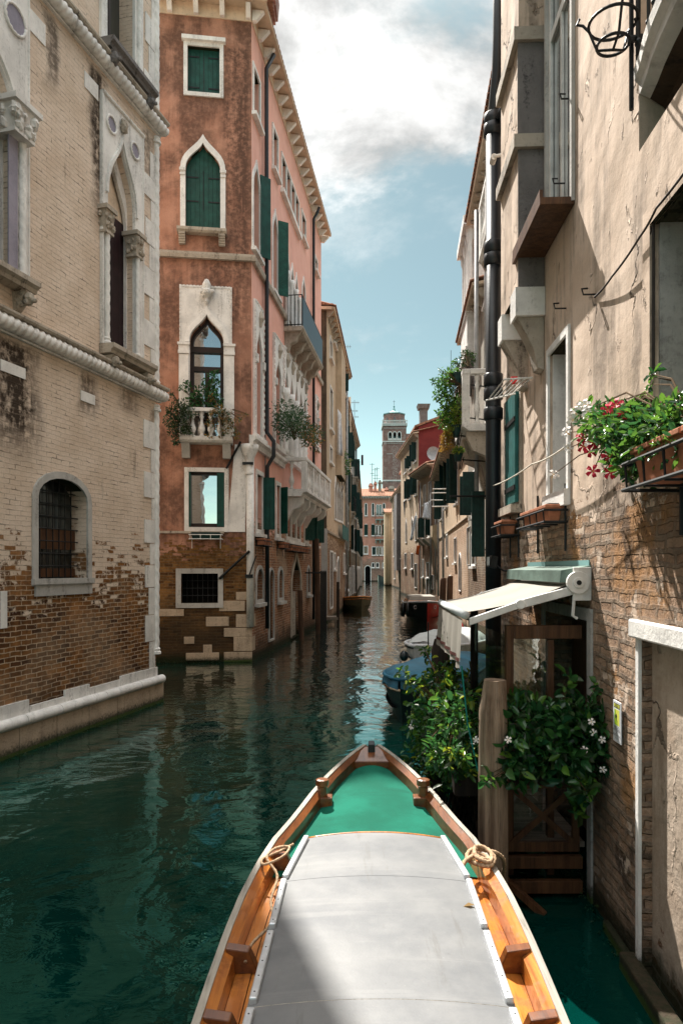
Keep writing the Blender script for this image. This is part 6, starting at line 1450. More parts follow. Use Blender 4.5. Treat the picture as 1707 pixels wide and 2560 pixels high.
for x_, h_, y_ in ((.25, 15.2, 54.5), (-.25, 13.9, 60)):
    r5.o(MB().box(6.02 + x_, 6.62 + x_, y_, y_ + .7, 12.8, h_).hexa([(5.9 + x_, y_ - .12, h_), (6.74 + x_, y_ - .12, h_), (6.74 + x_, y_ + .82, h_), (5.9 + x_, y_ + .82, h_)], [(5.82 + x_, y_ - .2, h_ + .35), (6.82 + x_, y_ - .2, h_ + .35), (6.82 + x_, y_ + .9, h_ + .35), (5.82 + x_, y_ + .9, h_ + .35)]), 'chimney', 'sooty_stone')
sd_ = thing('satellite_dish', 'grey satellite dish standing on the roof in front of the dark red end wall', 'satellite dish', (7.0, 52.4, 10.4))
MB().lathe((0, 0, 0), [(.02, 0)], 4)
q = MB(); 
q.add([(7.0 + .5 * math.cos(2 * math.pi * i / 20), 52.0 + .12 * math.sin(2 * math.pi * i / 20), 11.2 + .55 * math.sin(2 * math.pi * i / 20)) for i in range(20)] + [(7.0, 52.3, 11.2)], [(i, (i + 1) % 20, 20) for i in range(20)]); q.build('dish', 'pipe_grey', sd_, smooth=True); MB().tube([(7.0, 52.35, 9.9), (7.0, 52.35, 11.2)], .05, 6).build('mast', 'iron', sd_)
r6 = house('ruined_house', 'low crumbling brick house with dark streaks, far along the right bank', 7.0, 63, 6.84, 93, 11.7, 'far_brick', 'R', 8, [
    (983, 985, 1275, 1320, 'rect', D), (989, 991, 1270, 1315, 'rect', D), (995, 997.5, 1330, 1390, 'rect', D), (1001, 1004, 1345, 1395, 'rect', D), (984, 986, 1350, 1390, 'rect', D), (986, 988, 1425, 1445, 'rect', D), (1006, 1010, 1395, 1425, 'rect', D), (1015, 1019, 1400, 1430, 'rect', D), (1024, 1027, 1410, 1450, 'rect', D)], .35)
r6.o(MB(r6.fr).box(r6.fr.a(995), r6.fr.a(1002), -.5, -.004, 2.2, 11.2), 'chimney_breast', 'sooty_stone')
r6.o(MB(r6.fr).box(r6.fr.a(992), r6.fr.a(999), .5, 1.6, 11.6, 14.2).hexa([(r6.fr.a(991), .3, 14.2), (r6.fr.a(1000), .3, 14.2), (r6.fr.a(1000), 1.8, 14.2), (r6.fr.a(991), 1.8, 14.2)], [(r6.fr.a(992), .5, 14.7), (r6.fr.a(999), .5, 14.7), (r6.fr.a(999), 1.6, 14.7), (r6.fr.a(992), 1.6, 14.7)]), 'chimney', 'terracotta')
r7 = Building('yellow_corner_house', 'pale yellow corner house with drainpipes, at the canal bend before the pink house', (6.1, 96, 0))
YF = Frame(6.1, 96, 1, 0)
r7.wall(YF, rect(0, 3, -.5, 10.2), 'yellow_plaster'); r7.o(MB(YF).box(0, 3, .33, 2.4, -.5, 10.2), 'wall', 'yellow_plaster')
r7.o(tiles(YF, -.1, 3, -.5, 10.3, 2.3, 11.0, .25, .11), 'roof', 'roof_tile')
r7.o(MB(YF).extr([(0, 10.2), (-.35, 10.15), (-.4, 10.28), (0, 10.3)], -.05, 3), 'eave', 'cream_plaster')
for aa in (.25, .55): pipe(YF, aa, .3, 10, .05, 'yellow_plaster', r7, -.1)
# --- the pink house that closes the view
PF = Frame(3.6, 130, 1, 0)
pk = Building('pink_house', 'pink house with arched windows and two balconies closing the end of the canal', (3.6, 130, 0))
def pwin(cx, w_, yt, yb, kind, **k):
    a0, z1 = PF.p(cx - w_ / 2, yt); a1 = PF.a(cx + w_ / 2); z0 = PF.z(cx, yb)
    return pk.win(PF, a0, a1, z0, z1, kind, t=.13, **({'zs': z1 - (a1 - a0) / 2} if kind == 'arch' else {}), **k)
for cx in (914.7, 932.3, 959.6): pwin(cx, 4.6, 1259, 1288, 'arch', fill='dgreen', frame='pale_stone')
for cx in (943.6, 950.6): pwin(cx, 4.2, 1262, 1288, 'arch', fill='dull', frame='pale_stone')
for cx in (914.7, 932.3, 959.8): pwin(cx, 4.6, 1311, 1338, 'arch', fill='dgreen', frame='pale_stone', leaf=(150, 150))
for cx in (941.5, 949.5): pwin(cx, 4.2, 1314, 1338, 'arch', fill='dull', frame='pale_stone')
for cx, w_ in ((934.5, 8), (943.5, 4.5), (950.5, 4.5), (959.5, 4.5)): pwin(cx, w_, 1368, 1387, 'rect', fill='dgreen' if w_ > 5 else 'dull', frame='pale_stone')
pwin(914, 9, 1366, 1384, 'rect', fill='dull', frame='pale_stone')
for cx in (932.5, 943.5, 960): pwin(cx, 5, 1408, 1418, 'rect', fill='dark', frame='pale_stone')
a0, a1 = PF.a(912.5), PF.a(926); zt = PF.z(919, 1415); pk.win(PF, a0, a1, -.3, zt, 'arch', zs=zt - .5 * (a1 - a0), t=.14, tb=0, fill='dark', depth=.3, sill=False, frame='pale_stone')
for yy in (1298, 1348):
    a0, a1 = PF.a(938), PF.a(962); z = PF.z(950, yy)
    bb = pk.o(MB(PF).extr([(-.004, z - .22), (-.8, z - .18), (-.9, z), (-.004, z)], a0, a1), 'balcony', 'pale_stone'); railing(PF, a0, a1, -.85, z, z + .9, bb, .15)
    for i in range(3): aa = a0 + (a1 - a0 - .25) * i / 2; pk.o(MB(PF).extr([(-.004, z - .8), (-.7, z - .23), (-.004, z - .23)], aa, aa + .22), 'bracket', 'pale_stone', bb)
    bl_ = [((3.6 + a0 + (a1 - a0) * f, 129.15, z + .95), (.35, .25, .3)) for f in (.1, .75, .9)]
    bush('balcony_plants', ('green plants along the upper balcony rail of the pink house' if yy < 1320 else 'green plants along the lower balcony rail of the pink house'), 'plant', (3.6 + a0 + 1, 129.15, z + .6), bl_, 160, .16, (('leaf_olive', 1),), yy)
PH = PF.z(930, 1243)
pk.wall(PF, rect(0, 7.5, -.5, PH), 'end_pink'); pk.o(MB(PF).box(0, 7.5, .33, 14, -.5, PH), 'wall', 'end_pink')
pk.o(tiles(PF, -.3, 7.6, -.6, PH + .15, 7, PH + 2.4, .3, .13), 'roof', 'roof_tile')
q = MB(PF)
for i in range(24): q.box(.1 + i * .31, .22 + i * .31, -.4, -.004, PH - .25, PH)
q.extr([(0, PH), (-.5, PH + .02), (-.55, PH + .12), (0, PH + .14)], -.3, 7.6); pk.o(q, 'eave_brackets', 'pale_stone')
for x0, x1, yt, m_ in ((922, 932, 1215, 'end_pink'), (935, 941, 1210, 'end_pink'), (946, 953, 1207, 'far_grey'), (963, 969, 1225, 'end_pink'), (972, 985, 1222, 'far_grey')):
    a0, a1 = PF.a(x0, 4), PF.a(x1, 4); z = PF.z(x0, yt, 4)
    pk.o(MB(PF).box(a0, a1, 4, 5, PH, z).hexa([(a0 - .15, 3.85, z), (a1 + .15, 3.85, z), (a1 + .15, 5.15, z), (a0 - .15, 5.15, z)], [(a0 + .15, 4.2, z + .6), (a1 - .15, 4.2, z + .6), (a1 - .15, 4.8, z + .6), (a0 + .15, 4.8, z + .6)]), 'chimney', m_)
bk = MB().box(8, 30, 150, 160, 0, 16.5).box(-6, 4, 150, 160, 0, 17.5); 
bh = Building('back_house', 'pale roofed house block just visible above the pink house roofline', (5, 150, 0)); BF = Frame(4.2, 150, 1, 0)
bh.wall(BF, rect(-8, 30, 0, 17.6), 'far_tan'); bh.o(tiles(BF, -8, 30, -.6, 17.7, 6, 20.0, .3, .13), 'roof', 'roof_tile')
def antenna(label, tx, yt, yb, Y, arms):
    p0, p1 = PT(tx, yb, Y), PT(tx, yt, Y); t_ = thing('roof_antenna', label, 'antenna', p0, 'roof antennas')
    MB().tube([p0, p1], .00035 * Y, 5).build('mast', 'iron', t_)
    q = MB(); l_ = (p1[2] - p0[2])
    for f, w_ in arms:
        z = p0[2] + l_ * f; q.tube([(p0[0] - w_, p0[1], z), (p0[0] + w_, p0[1], z)], .00028 * Y, 4)
        for k in (-.8, -.4, 0, .4, .8): q.tube([(p0[0] + w_ * k, p0[1] - .3, z), (p0[0] + w_ * k, p0[1] + .3, z)], .00022 * Y, 4)
    q.build('crossbar', 'iron', t_)
antenna('tallest thin aerial over the pink house roof, left of the tower', 930, 1158, 1215, 134, ((.96, .5), (.55, .4)))
antenna('thin two-bar aerial over the pink house roof, right of the tallest one', 937, 1170, 1215, 134, ((.9, .6), (.6, .7)))
antenna('thin aerial with one wide bar over the pink house, nearest to the tower', 942, 1168, 1215, 134, ((.93, .5), (.4, .8)))
antenna('thin bent aerial above the eave of the tan house', 863, 865, 905, 40, ((.97, .35),))
antenna('aerial above the roof of the grey house on the left bank', 886, 1000, 1060, 50, ((.9, .35), (.55, .25), (.3, .3)))
antenna('pair of bare rods rising behind the hanging vine on the right', 1127, 875, 930, 21, ((.1, .05),))

# --- the bell tower
TX, TY = (986.5 - CX) / FPX * 288, 288.0
TF = Frame(TX, TY, 1, -.02)
tw = Building('bell_tower', 'square brick bell tower with triple arched belfry and octagonal crown, far behind the canal', (TX, TY, 0))
def tz(y): return CAMH + (HY - y) / FPX * TY
hw_ = 4.9
hs_ = []
for i in range(3):
    c_ = (i - 1) * 1.92; hs_.append(arch(c_ - .62, c_ + .62, tz(1101), tz(1085), tz(1080), 8))
tw.o(MB(TF).plate(rect(-hw_, hw_, 0, tz(1064)), hs_, 0, 1.2), 'wall', 'tower_brick')
q = MB(TF).box(-hw_, hw_, 1.25, 9.8, 0, tz(1103)).box(-hw_, -hw_ + 1, 1.25, 9.8, tz(1103), tz(1064)).box(hw_ - 1, hw_, 1.25, 9.8, tz(1103), tz(1064)).box(-hw_ + 1, hw_ - 1, 8.8, 9.8, tz(1103), tz(1064)).box(-hw_ + 1, hw_ - 1, 1.25, 8.8, tz(1068), tz(1064)); tw.o(q, 'wall', 'tower_brick')
for h in hs_:
    xs = [p[0] for p in h]; o_ = arch(min(xs) - .28, max(xs) + .28, tz(1101), tz(1085), tz(1080) + .35, 8); b_ = tw.o(MB(TF).plate(o_, [h], -.15, -.002), 'belfry_arch', 'pale_stone')
    c_ = (min(xs) + max(xs)) / 2; tw.o(MB(TF).lathe((c_, 1.6, tz(1096)), [(.5, 0), (.42, .3), (.36, .9), (.2, 1.3), (.05, 1.4)], 10), 'bell', 'lead_green', b_); tw.o(MB(TF).box(min(xs), max(xs), .2, .5, tz(1101), tz(1101) + 1.0), 'parapet', 'pale_stone', b_)
for y, h, pr in ((1105, .45, .25), (1064, .5, .4), (1203, .6, .25), (1135, .18, .1)): tw.o(MB(TF).box(-hw_ - pr, hw_ + pr, -pr, 9.8 + pr, tz(y), tz(y) + h), 'string_course', 'pale_stone')
for s in (-1, 1): tw.o(MB(TF).box(min(s * hw_, s * (hw_ - 1.5)), max(s * hw_, s * (hw_ - 1.5)), -.22, -.003, 0, tz(1106)), 'pilaster', 'tower_brick')
tw.o(MB(TF).box(-.9, .9, -.22, -.003, 0, tz(1130)), 'pilaster', 'tower_brick')
q = MB(TF)
for r_i in range(46):
    for c_i in range(5):
        if rnd.random() < .55: a = (c_i - 2) * .42 + rnd.uniform(-.1, .1); z = tz(1200) + (tz(1112) - tz(1200)) * r_i / 46; q.box(a, a + .14, -.26, -.2, z, z + .14)
for i in range(26): a = -hw_ + .3 + i * .37; q.box(a, a + .16, -.28, -.002, tz(1109), tz(1109) + .25); q.box(a, a + .16, -.28, -.002, tz(1071), tz(1071) + .25)
tw.o(q, 'white_studs', 'pale_stone')
pr_ = tw.o(MB(TF).box(-5.3, 5.3, -.5, 10.2, tz(1060), tz(1060) + .3).box(-5.3, 5.3, -.5, -.25, tz(1058) + 1.0, tz(1058) + 1.3), 'parapet', 'pale_stone')
q = MB(TF)
for i in range(30): a = -5.2 + i * .36; q.box(a, a + .15, -.42, -.3, tz(1060) + .3, tz(1058) + 1.0)
tw.o(q, 'balusters', 'pale_stone', pr_)
def octa(r, z): return [(r * math.cos(math.pi / 8 + math.pi / 4 * k), 4.9 + r * math.sin(math.pi / 8 + math.pi / 4 * k), z) for k in range(8)]
def oct(q, r0, z0, r1, z1): return q.add(octa(r0, z0) + octa(r1, z1), [(k, (k + 1) % 8, 8 + (k + 1) % 8, 8 + k) for k in range(8)] + [tuple(range(8, 16)), tuple(range(8))[::-1]])
tw.o(oct(MB(TF), 4.75, tz(1060), 4.75, tz(1032)), 'drum', 'tower_brick')
for k in range(8):
    th = math.pi / 4 * k - math.pi / 2; x, y = 4.4 * math.cos(th), 4.9 + 4.4 * math.sin(th)
    tw.o(MB(TF).lathe((x, y, tz(1058)), [(.5, 0), (.5, 2.2), (.35, 2.7), (.02, 2.9)], 8), 'niche', 'sooty_stone')
rf = tw.o(oct(oct(oct(MB(TF), 5.0, tz(1032), 5.0, tz(1031) + .2), 5.0, tz(1031) + .21, 2.6, tz(1026)), 2.6, tz(1026) + .002, .8, tz(1020)), 'roof', 'lead_green')
tw.o(oct(oct(MB(TF), .8, tz(1020) + .002, .25, tz(1012)), .25, tz(1012), .05, tz(1008)).ball((0, 4.9, tz(1009)), .4, 8, 6), 'spirelet', 'lead_green', rf); tw.o(MB(TF).tube([(0, 4.9, tz(1009)), (0, 4.9, tz(993))], .06, 4).box(-.5, .5, 4.85, 4.95, tz(997), tz(997) + .1), 'cross', 'iron', rf)

# ================================================================ plants on balconies
def olive(label, c, blobs, n, size, mats, seed, **k): return bush('balcony_plant', label, 'plant', c, blobs, n, size, mats, seed, **k)
def OFP(tx, ty, out): a, z = OF.p(tx, ty, out); return OF.w(a, out, z)
def OSP(tx, ty, out): a, z = OS.p(tx, ty, out); return OS.w(a, out, z)
olive('dark upright shrub in front of the glazed gothic window of the orange palace', OFP(515, 1040, -.2), [(OFP(x, y, -.22), (s, .12, s * 1.2)) for x, y, s in ((500, 985, .16), (520, 960, .13), (535, 940, .09), (485, 1000, .13), (515, 1005, .22), (540, 1000, .14), (470, 965, .07), (458, 970, .05), (532, 985, .12))], 620, .10, (('leaf_deep', 1),), 51)
olive('dense ivy-like plant hanging over the left end of the orange palace front balcony', OFP(455, 1035, -.3), [(OFP(x, y, -.5), (s, .18, s)) for x, y, s in ((440, 1030, .22), (455, 1015, .16), (428, 1050, .18), (450, 1060, .20), (436, 1078, .14), (470, 1030, .16), (465, 1075, .10), (440, 1100, .08))], 1500, .07, (('leaf_dark', .8), ('leaf_olive', .2)), 52)
olive('rusty green plant trailing through the balusters on the right of that front balcony', OFP(550, 1030, -.3), [(OFP(x, y, -.5), (s, .14, s)) for x, y, s in ((545, 1025, .14), (560, 1040, .15), (570, 1055, .12), (530, 1035, .10), (525, 1060, .08), (580, 1075, .10), (595, 1050, .08), (560, 1075, .09), (605, 1040, .05), (520, 1090, .05), (590, 1090, .07))], 800, .065, (('leaf_olive', .5), ('leaf_rust', .5)), 53)
olive('round olive-green bush on the stone balcony of the orange palace', OSP(735, 1100, -.55), [(OSP(x, y, -.5), (s, s, s)) for x, y, s in ((712, 1035, .40), (730, 1050, .45), (748, 1060, .40), (720, 1065, .4), (740, 1040, .3), (710, 1060, .3), (755, 1075, .3))], 1700, .09, (('leaf_olive', 1),), 54)
olive('loose reddish green plant over the canal corner of the stone balcony', OSP(775, 1100, -.6), [(OSP(x, y, -.75), (s, s, s)) for x, y, s in ((765, 1080, .30), (780, 1085, .32), (790, 1095, .28), (770, 1100, .28), (795, 1080, .2), (785, 1110, .22))], 900, .09, (('leaf_olive', .6), ('leaf_rust', .4)), 55)
olive('small green plant sprouting on the tan house window ledge', (.0, 36.5, 6.4), [(PT(860, 1150, 37), (.3, .4, .5)), (PT(863, 1165, 37), (.25, .4, .4))], 300, .14, (('leaf_deep', .5), ('leaf_bright', .5)), 56)
# hanging vine of pots on the right
VY = 18.3
def VP(tx, ty, d=0): return PT(tx, ty, VY + d)
bush('hanging_vine', 'bright green vine tumbling down outside the stone balcony on the right', 'plant', VP(1150, 960), [(VP(x, y, d), (s, s, s)) for x, y, s, d in ((1110, 960, .20, .2), (1125, 945, .22, .4), (1140, 940, .18, .3), (1100, 985, .18, .3), (1118, 995, .20, .2), (1135, 1005, .18, .4), (1112, 1030, .20, .2), (1130, 1040, .22, .1), (1105, 1055, .14, .2), (1150, 1020, .14, .1), (1125, 1065, .14, .3))], 1900, .105, (('leaf_bright', .7), ('leaf_deep', .3)), 61)
bush('hanging_vine', 'yellow-green trailing plant midway down the row of hanging pots', 'plant', VP(1140, 1060), [(VP(x, y, d), (s, s, s)) for x, y, s, d in ((1140, 1030, .14, 0), (1135, 1060, .15, .1), (1125, 1080, .15, .1), (1145, 1055, .1, .0))], 600, .08, (('leaf_lemon', 1),), 62)
bush('hanging_vine', 'rusty orange trailing plant at the bottom of the row of hanging pots', 'plant', VP(1120, 1095), [(VP(x, y, d), (s, s, s)) for x, y, s, d in ((1113, 1095, .14, .1), (1118, 1110, .15, .1), (1110, 1120, .1, .1), (1122, 1085, .12, .1))], 600, .07, (('leaf_rust', 1),), 63)
bush('hanging_vine', 'thin dark climber on top of the stone balcony rail', 'plant', VP(1170, 915), [(VP(x, y, d), (s, s, s)) for x, y, s, d in ((1150, 905, .12, .5), (1165, 890, .14, .5), (1175, 900, .14, .4), (1180, 885, .08, .6), (1150, 915, .08, .4))], 260, .09, (('leaf_dark', 1),), 64)
bush('hanging_vine', 'small bright green tuft in the lowest hanging pot', 'plant', VP(1145, 1128), [(VP(1145, 1126), (.13, .13, .08))], 220, .07, (('leaf_lemon', .5), ('leaf_bright', .5)), 65)
for (tx, ty, lab) in ((1145, 950, 'green pot in a dark basket, highest on the stone balcony rail'), (1150, 1034, 'green pot in a dark basket, second from the top beside the stone balcony'), (1140, 1080, 'green pot in a dark basket, third from the top beside the stone balcony'), (1145, 1140, 'small green pot hanging lowest under the stone balcony')):
    c = VP(tx, ty, .1); t_ = thing('hanging_pot', lab, 'flower pot', c, 'pots hung by the stone balcony')
    MB().lathe((c[0], c[1], c[2] - .14), [(.09, 0), (.12, .15), (.135, .28), (.145, .28), (.145, .33), (.10, .33)], 12).build('pot', 'dark_green_shutter', t_)
    q = MB()
    for i in range(6): th = i * math.pi / 3; q.tube([(c[0] + .08 * math.cos(th), c[1] + .08 * math.sin(th), c[2] - .36), (c[0] + .15 * math.cos(th), c[1] + .15 * math.sin(th), c[2] - .02)], .012, 4)
    q.tube([(c[0] + .11, c[1], c[2] - .1), (3.98, c[1] + .3, c[2] - .1)], .02, 5); q.build('basket', 'iron', t_)

# ================================================================ washing
def cloth(name, label, cat, quad, mat, seed=1):
    p = [Vector(PT(*v)) for v in quad]; q = MB(); n = 8; vs = []; r_ = random.Random(seed); ph = r_.random() * 6
    for j in range(n + 1):
        for i in range(n + 1):
            u, v = i / n, j / n; c = p[0].lerp(p[1], u).lerp(p[3].lerp(p[2], u), v); c.y += .12 * v * math.sin(u * 9 + ph); vs.append(tuple(c))
    q.add(vs, [(j * (n + 1) + i, j * (n + 1) + i + 1, (j + 1) * (n + 1) + i + 1, (j + 1) * (n + 1) + i) for j in range(n) for i in range(n)])
    o = q.build(name, mat, None, smooth=True, loc=tuple(p[0])); m_ = o.modifiers.new('s', 'SOLIDIFY'); m_.thickness = .015
    return tag(o, label, cat, 'washing hung over the canal')
cloth('hanging_cloth', 'blue patterned trousers drying below the eave of the ruined house', 'laundry', ((1008, 1254, 62), (1017, 1252, 62), (1017, 1294, 62), (1011, 1294, 62)), 'cloth_blue', 1)
cloth('hanging_cloth', 'plum coloured garment drying beside the blue trousers', 'laundry', ((1018, 1250, 61.5), (1026, 1250, 61.5), (1025, 1284, 61.5), (1016, 1284, 61.5)), 'cloth_plum', 2)
cloth('hanging_cloth', 'white towel drying in front of the old brick house, left of its pair', 'laundry', ((1061, 1258, 45.6), (1067, 1256, 45.6), (1066, 1296, 45.6), (1056, 1296, 45.6)), 'cloth_white', 3)
cloth('hanging_cloth', 'pale blue-white towel drying in front of the old brick house, right of its pair', 'laundry', ((1068, 1256, 45.4), (1072, 1256, 45.4), (1075, 1298, 45.4), (1067, 1298, 45.4)), 'cloth_white', 4)
cloth('hanging_cloth', 'long white sheet slanting down in front of the red-gabled house', 'laundry', ((1036, 1290, 52.3), (1043, 1290, 52.3), (1030, 1352, 52.3), (1024, 1350, 52.3)), 'cloth_white', 5)
cloth('hanging_cloth', 'orange cloth hanging low on the old brick house wall', 'laundry', ((1042, 1364, 50), (1050, 1364, 50), (1046, 1388, 50), (1039, 1386, 50)), 'cloth_orange', 6)
cloth('hanging_cloth', 'plum dark cloth hung out high on the left bank houses', 'laundry', ((903, 1137, 57), (908, 1137, 57), (908, 1163, 57), (903, 1163, 57)), 'cloth_plum', 7)
cloth('hanging_cloth', 'long white curtain hanging from the tan house window', 'laundry', ((844, 1022, 34.5), (853, 1035, 34.5), (857, 1140, 34.5), (842, 1136, 34.5)), 'cloth_white', 8)

# ================================================================ BOATS moored along the canal
def boat(name, label, bow, ang, Ln, B, zg, hullm, fullness=.55, bowrise=.25, gun='white_paint', inner='dark_interior', gunr=.03, flare=.8, split=None):
    """bow point (x, y), ang = heading of the axis from bow to stern, degrees from +Y towards +X"""
    d = (math.sin(R(ang)), math.cos(R(ang))); s = (d[1], -d[0])
    t_ = thing(name, label, 'boat', (bow[0] + d[0] * Ln / 2, bow[1] + d[1] * Ln / 2, 0))
    N = 16
    def wd(f): return B / 2 * (min(1, (f / fullness)) ** .0 * math.sin(min(1, f / fullness) * math.pi / 2) ** .8 if f < fullness else 1 - .12 * ((f - fullness) / (1 - fullness)) ** 2)
    def zz(f): return zg + bowrise * (1 - f) ** 2.2
    def P(f, lat, z): return (bow[0] + d[0] * Ln * f + s[0] * lat, bow[1] + d[1] * Ln * f + s[1] * lat, z)
    for side_ in (-1, 1):
        q = MB(); vs = []
        for i in range(N + 1):
            f = i / N; w_ = wd(f)
            rk = .05 * (1 - f)
            vs += [P(f, side_ * w_, zz(f)), P(f + rk * .3, side_ * w_ * (.96), zz(f) * .55), P(f + rk * .7, side_ * w_ * flare, .05), P(f + rk, side_ * w_ * flare * .6, -.25)]
        q.add(vs, [(i * 4 + k, i * 4 + k + 1, (i + 1) * 4 + k + 1, (i + 1) * 4 + k) for i in range(N) for k in range(3)])
        m_ = hullm if not (split and side_ == split[0]) else split[1]
        q.build('hull_side', m_, t_, smooth=True)
        MB().tube([P(i / N, side_ * wd(i / N), zz(i / N) + .01) for i in range(N + 1)], gunr, 8).build('gunwale', gun, t_, smooth=True)
    q = MB(); q.add([P(1, -wd(1), zz(1)), P(1, wd(1), zz(1)), P(1, wd(1) * flare * .6, -.25), P(1, -wd(1) * flare * .6, -.25)], [(0, 1, 2, 3)]); q.build('transom', hullm, t_)
    q = MB(); vs = []
    for i in range(1, N + 1): f = i / N; vs += [P(f, -wd(f) * .95, zg * .45), P(f, wd(f) * .95, zg * .45)]
    q.add(vs, [(2 * i, 2 * i + 1, 2 * i + 3, 2 * i + 2) for i in range(N - 1)]); q.build('floor', inner, t_)
    t_['_'] = 0; del t_['_']
    return t_, P, wd, zz
def cover(t_, P, wd, zz, f0, f1, rise, mat, name='cover', drop=.12, seed=3, sag=.0, n=18, over=1.06):
    r_ = random.Random(seed); q = MB(); vs = []; K = 10
    for i in range(n + 1):
        f = f0 + (f1 - f0) * i / n; w_ = max(.02, wd(f)) * over
        row = []
        for k in range(K + 1):
            u = -1 + 2 * k / K; z = zz(f) + rise * (math.sin(min(1, (i + 1) / (n * .3)) * math.pi / 2)) * (1 - abs(u) ** 1.8) + .03 * math.sin(i * 1.3 + u * 5) * (1 - abs(u)) + r_.uniform(-.008, .008)
            if k in (0, K): z -= drop + .04 * math.sin(i * 1.7)
            row.append(P(f, w_ * (max(-1, min(1, u * 1.12))), z))
        vs += row
    q.add(vs, [(i * (K + 1) + k, i * (K + 1) + k + 1, (i + 1) * (K + 1) + k + 1, (i + 1) * (K + 1) + k) for i in range(n) for k in range(K)])
    return q.build(name, mat, t_, smooth=True)
t_, P, wd, zz = boat('covered_boat', 'dark hulled boat under a blue tarpaulin, nearest of the moored boats', (.88, 10.4), 21, 4.6, 1.6, .48, 'navy_hull', .5, .22, 'blue_tarp')
cover(t_, P, wd, zz, .0, .98, .18, 'blue_tarp', 'tarpaulin', .14)
MB().tube([P(i / 16, -wd(i / 16) * 1.0, zz(i / 16) - .16) for i in range(17)], .022, 6).build('rubbing_strake', 'yellow_plaster', t_, smooth=True)
MB().tube([P(.4, 0, zz(.4) + .24), P(.4, 0, zz(.4) + .9)], .012, 6).build('cover_pole', 'iron', t_)
t_, P, wd, zz = boat('launch', 'small white launch with a grey canvas cover behind the blue boat', ((1032 - CX) / FPX * 16.6, 16.6), 32, 3.9, 1.7, .42, 'white_hull', .45, .10, 'white_hull', gunr=.045)
cover(t_, P, wd, zz, .12, .85, .34, 'canvas_grey', 'canvas_cover', .02, over=.86)
MB().tube([P(i / 16, -wd(i / 16) * 1.0, zz(i / 16) - .06) for i in range(17)], .02, 6).build('rubbing_strake', 'navy_hull', t_, smooth=True)
c = P(.78, -.1, .84); q = MB().hexa([(c[0] - .19, c[1] - .12, c[2] - .2), (c[0] + .19, c[1] - .12, c[2] - .2), (c[0] + .19, c[1] + .12, c[2] - .2), (c[0] - .19, c[1] + .12, c[2] - .2)], [(c[0] - .10, c[1] - .09, c[2] + .08), (c[0] + .13, c[1] - .09, c[2] + .06), (c[0] + .13, c[1] + .09, c[2] + .06), (c[0] - .10, c[1] + .09, c[2] + .08)])
tag(q.build('fuel_can', 'red_plastic', None, bevel=.03, loc=c), 'bright red fuel can standing on the white launch', 'fuel can')
c = P(.02, -.28, .25); q = MB().ball(c, .11, 10, 7, (1, 1, 1.2)); tag(q.build('fender', 'navy_hull', None, smooth=True, loc=c), 'round dark blue fender at the bow of the white launch', 'fender')
t_, P, wd, zz = boat('red_boat', 'red work boat with shaded side coloured black and covered hold, moored at the right bank', ((1061 - CX) / FPX * 28.3 + .12, 28.3), 2, 5.6, 1.65, .78, 'black_hull', .32, .24, 'pipe_grey', split=(1, 'red_hull'), gunr=.05, flare=.72)  # dark left and sunlit red right side: light put into hull colours
c0, c1 = P(.45, -.62, 1.02), P(.8, .62, 1.02)
MB().hexa([P(.42, -.62, .98), P(.42, .62, .98), P(.85, .62, .98), P(.85, -.62, .98)], [P(.44, -.58, 1.16), P(.44, .58, 1.16), P(.83, .58, 1.16), P(.83, -.58, 1.16)]).build('hatch_cover', 'canvas_cream', t_, bevel=.02)
MB().hexa([P(.38, -.70, .80), P(.38, .70, .80), P(.9, .70, .80), P(.9, -.70, .80)], [P(.42, -.64, .975), P(.42, .64, .975), P(.87, .64, .975), P(.87, -.64, .975)]).build('coaming', 'varnish', t_)
q = MB(); vs = []
for i in range(8): f = .02 + .36 * i / 7; vs += [P(f, -wd(f) * .97, zz(f) - .03), P(f, wd(f) * .97, zz(f) - .03)]
q.add(vs, [(2 * i, 2 * i + 1, 2 * i + 3, 2 * i + 2) for i in range(7)]); q.build('foredeck', 'dark_frame', t_)
for f in (.18, .34, .5):
    for s_ in (-1, 1):
        p = P(f, s_ * (wd(f) + .07), zz(f) - .3); MB().tube([(p[0], p[1], p[2] + .3), p, (p[0], p[1], p[2] - .3)], [.05, .10, .06], 8).build('fender', 'black_hull', t_, smooth=True)
# name lettering and ring on the bow (too small to read in the photo: plain strokes)
for s_, f0 in ((-1, .10), (1, .07)):
    p = P(f0, s_ * (wd(f0) + .012), zz(f0) - .2); ring = [(p[0] + .07 * math.cos(2 * math.pi * i / 14) * (.9 if s_ < 0 else .6), p[1] - .02 + .05 * math.cos(2 * math.pi * i / 14) * s_ * -.4, p[2] + .07 * math.sin(2 * math.pi * i / 14)) for i in range(15)]
    MB().tube(ring, .012, 5).build('bow_ring', 'letter_pale', t_)
t_, P, wd, zz = boat('motor_boat', 'small olive wooden boat with an outboard motor, moored at the left bank', ((905 - CX) / FPX * 38.6, 38.6), -10, 4.6, 1.75, .60, 'olive_hull', .35, .22, 'varnish', gunr=.045)
q = MB(); vs = []
for i in range(8): f = .02 + .30 * i / 7; vs += [P(f, -wd(f) * .97, zz(f) - .03), P(f, wd(f) * .97, zz(f) - .03)]
q.add(vs, [(2 * i, 2 * i + 1, 2 * i + 3, 2 * i + 2) for i in range(7)]); q.build('foredeck', 'porch_wood', t_)
MB().tube([P(i / 16, wd(i / 16), zz(i / 16) - .12) for i in range(17)], .025, 6).tube([P(i / 16, -wd(i / 16), zz(i / 16) - .12) for i in range(17)], .025, 6).build('rubbing_strake', 'varnish', t_, smooth=True)
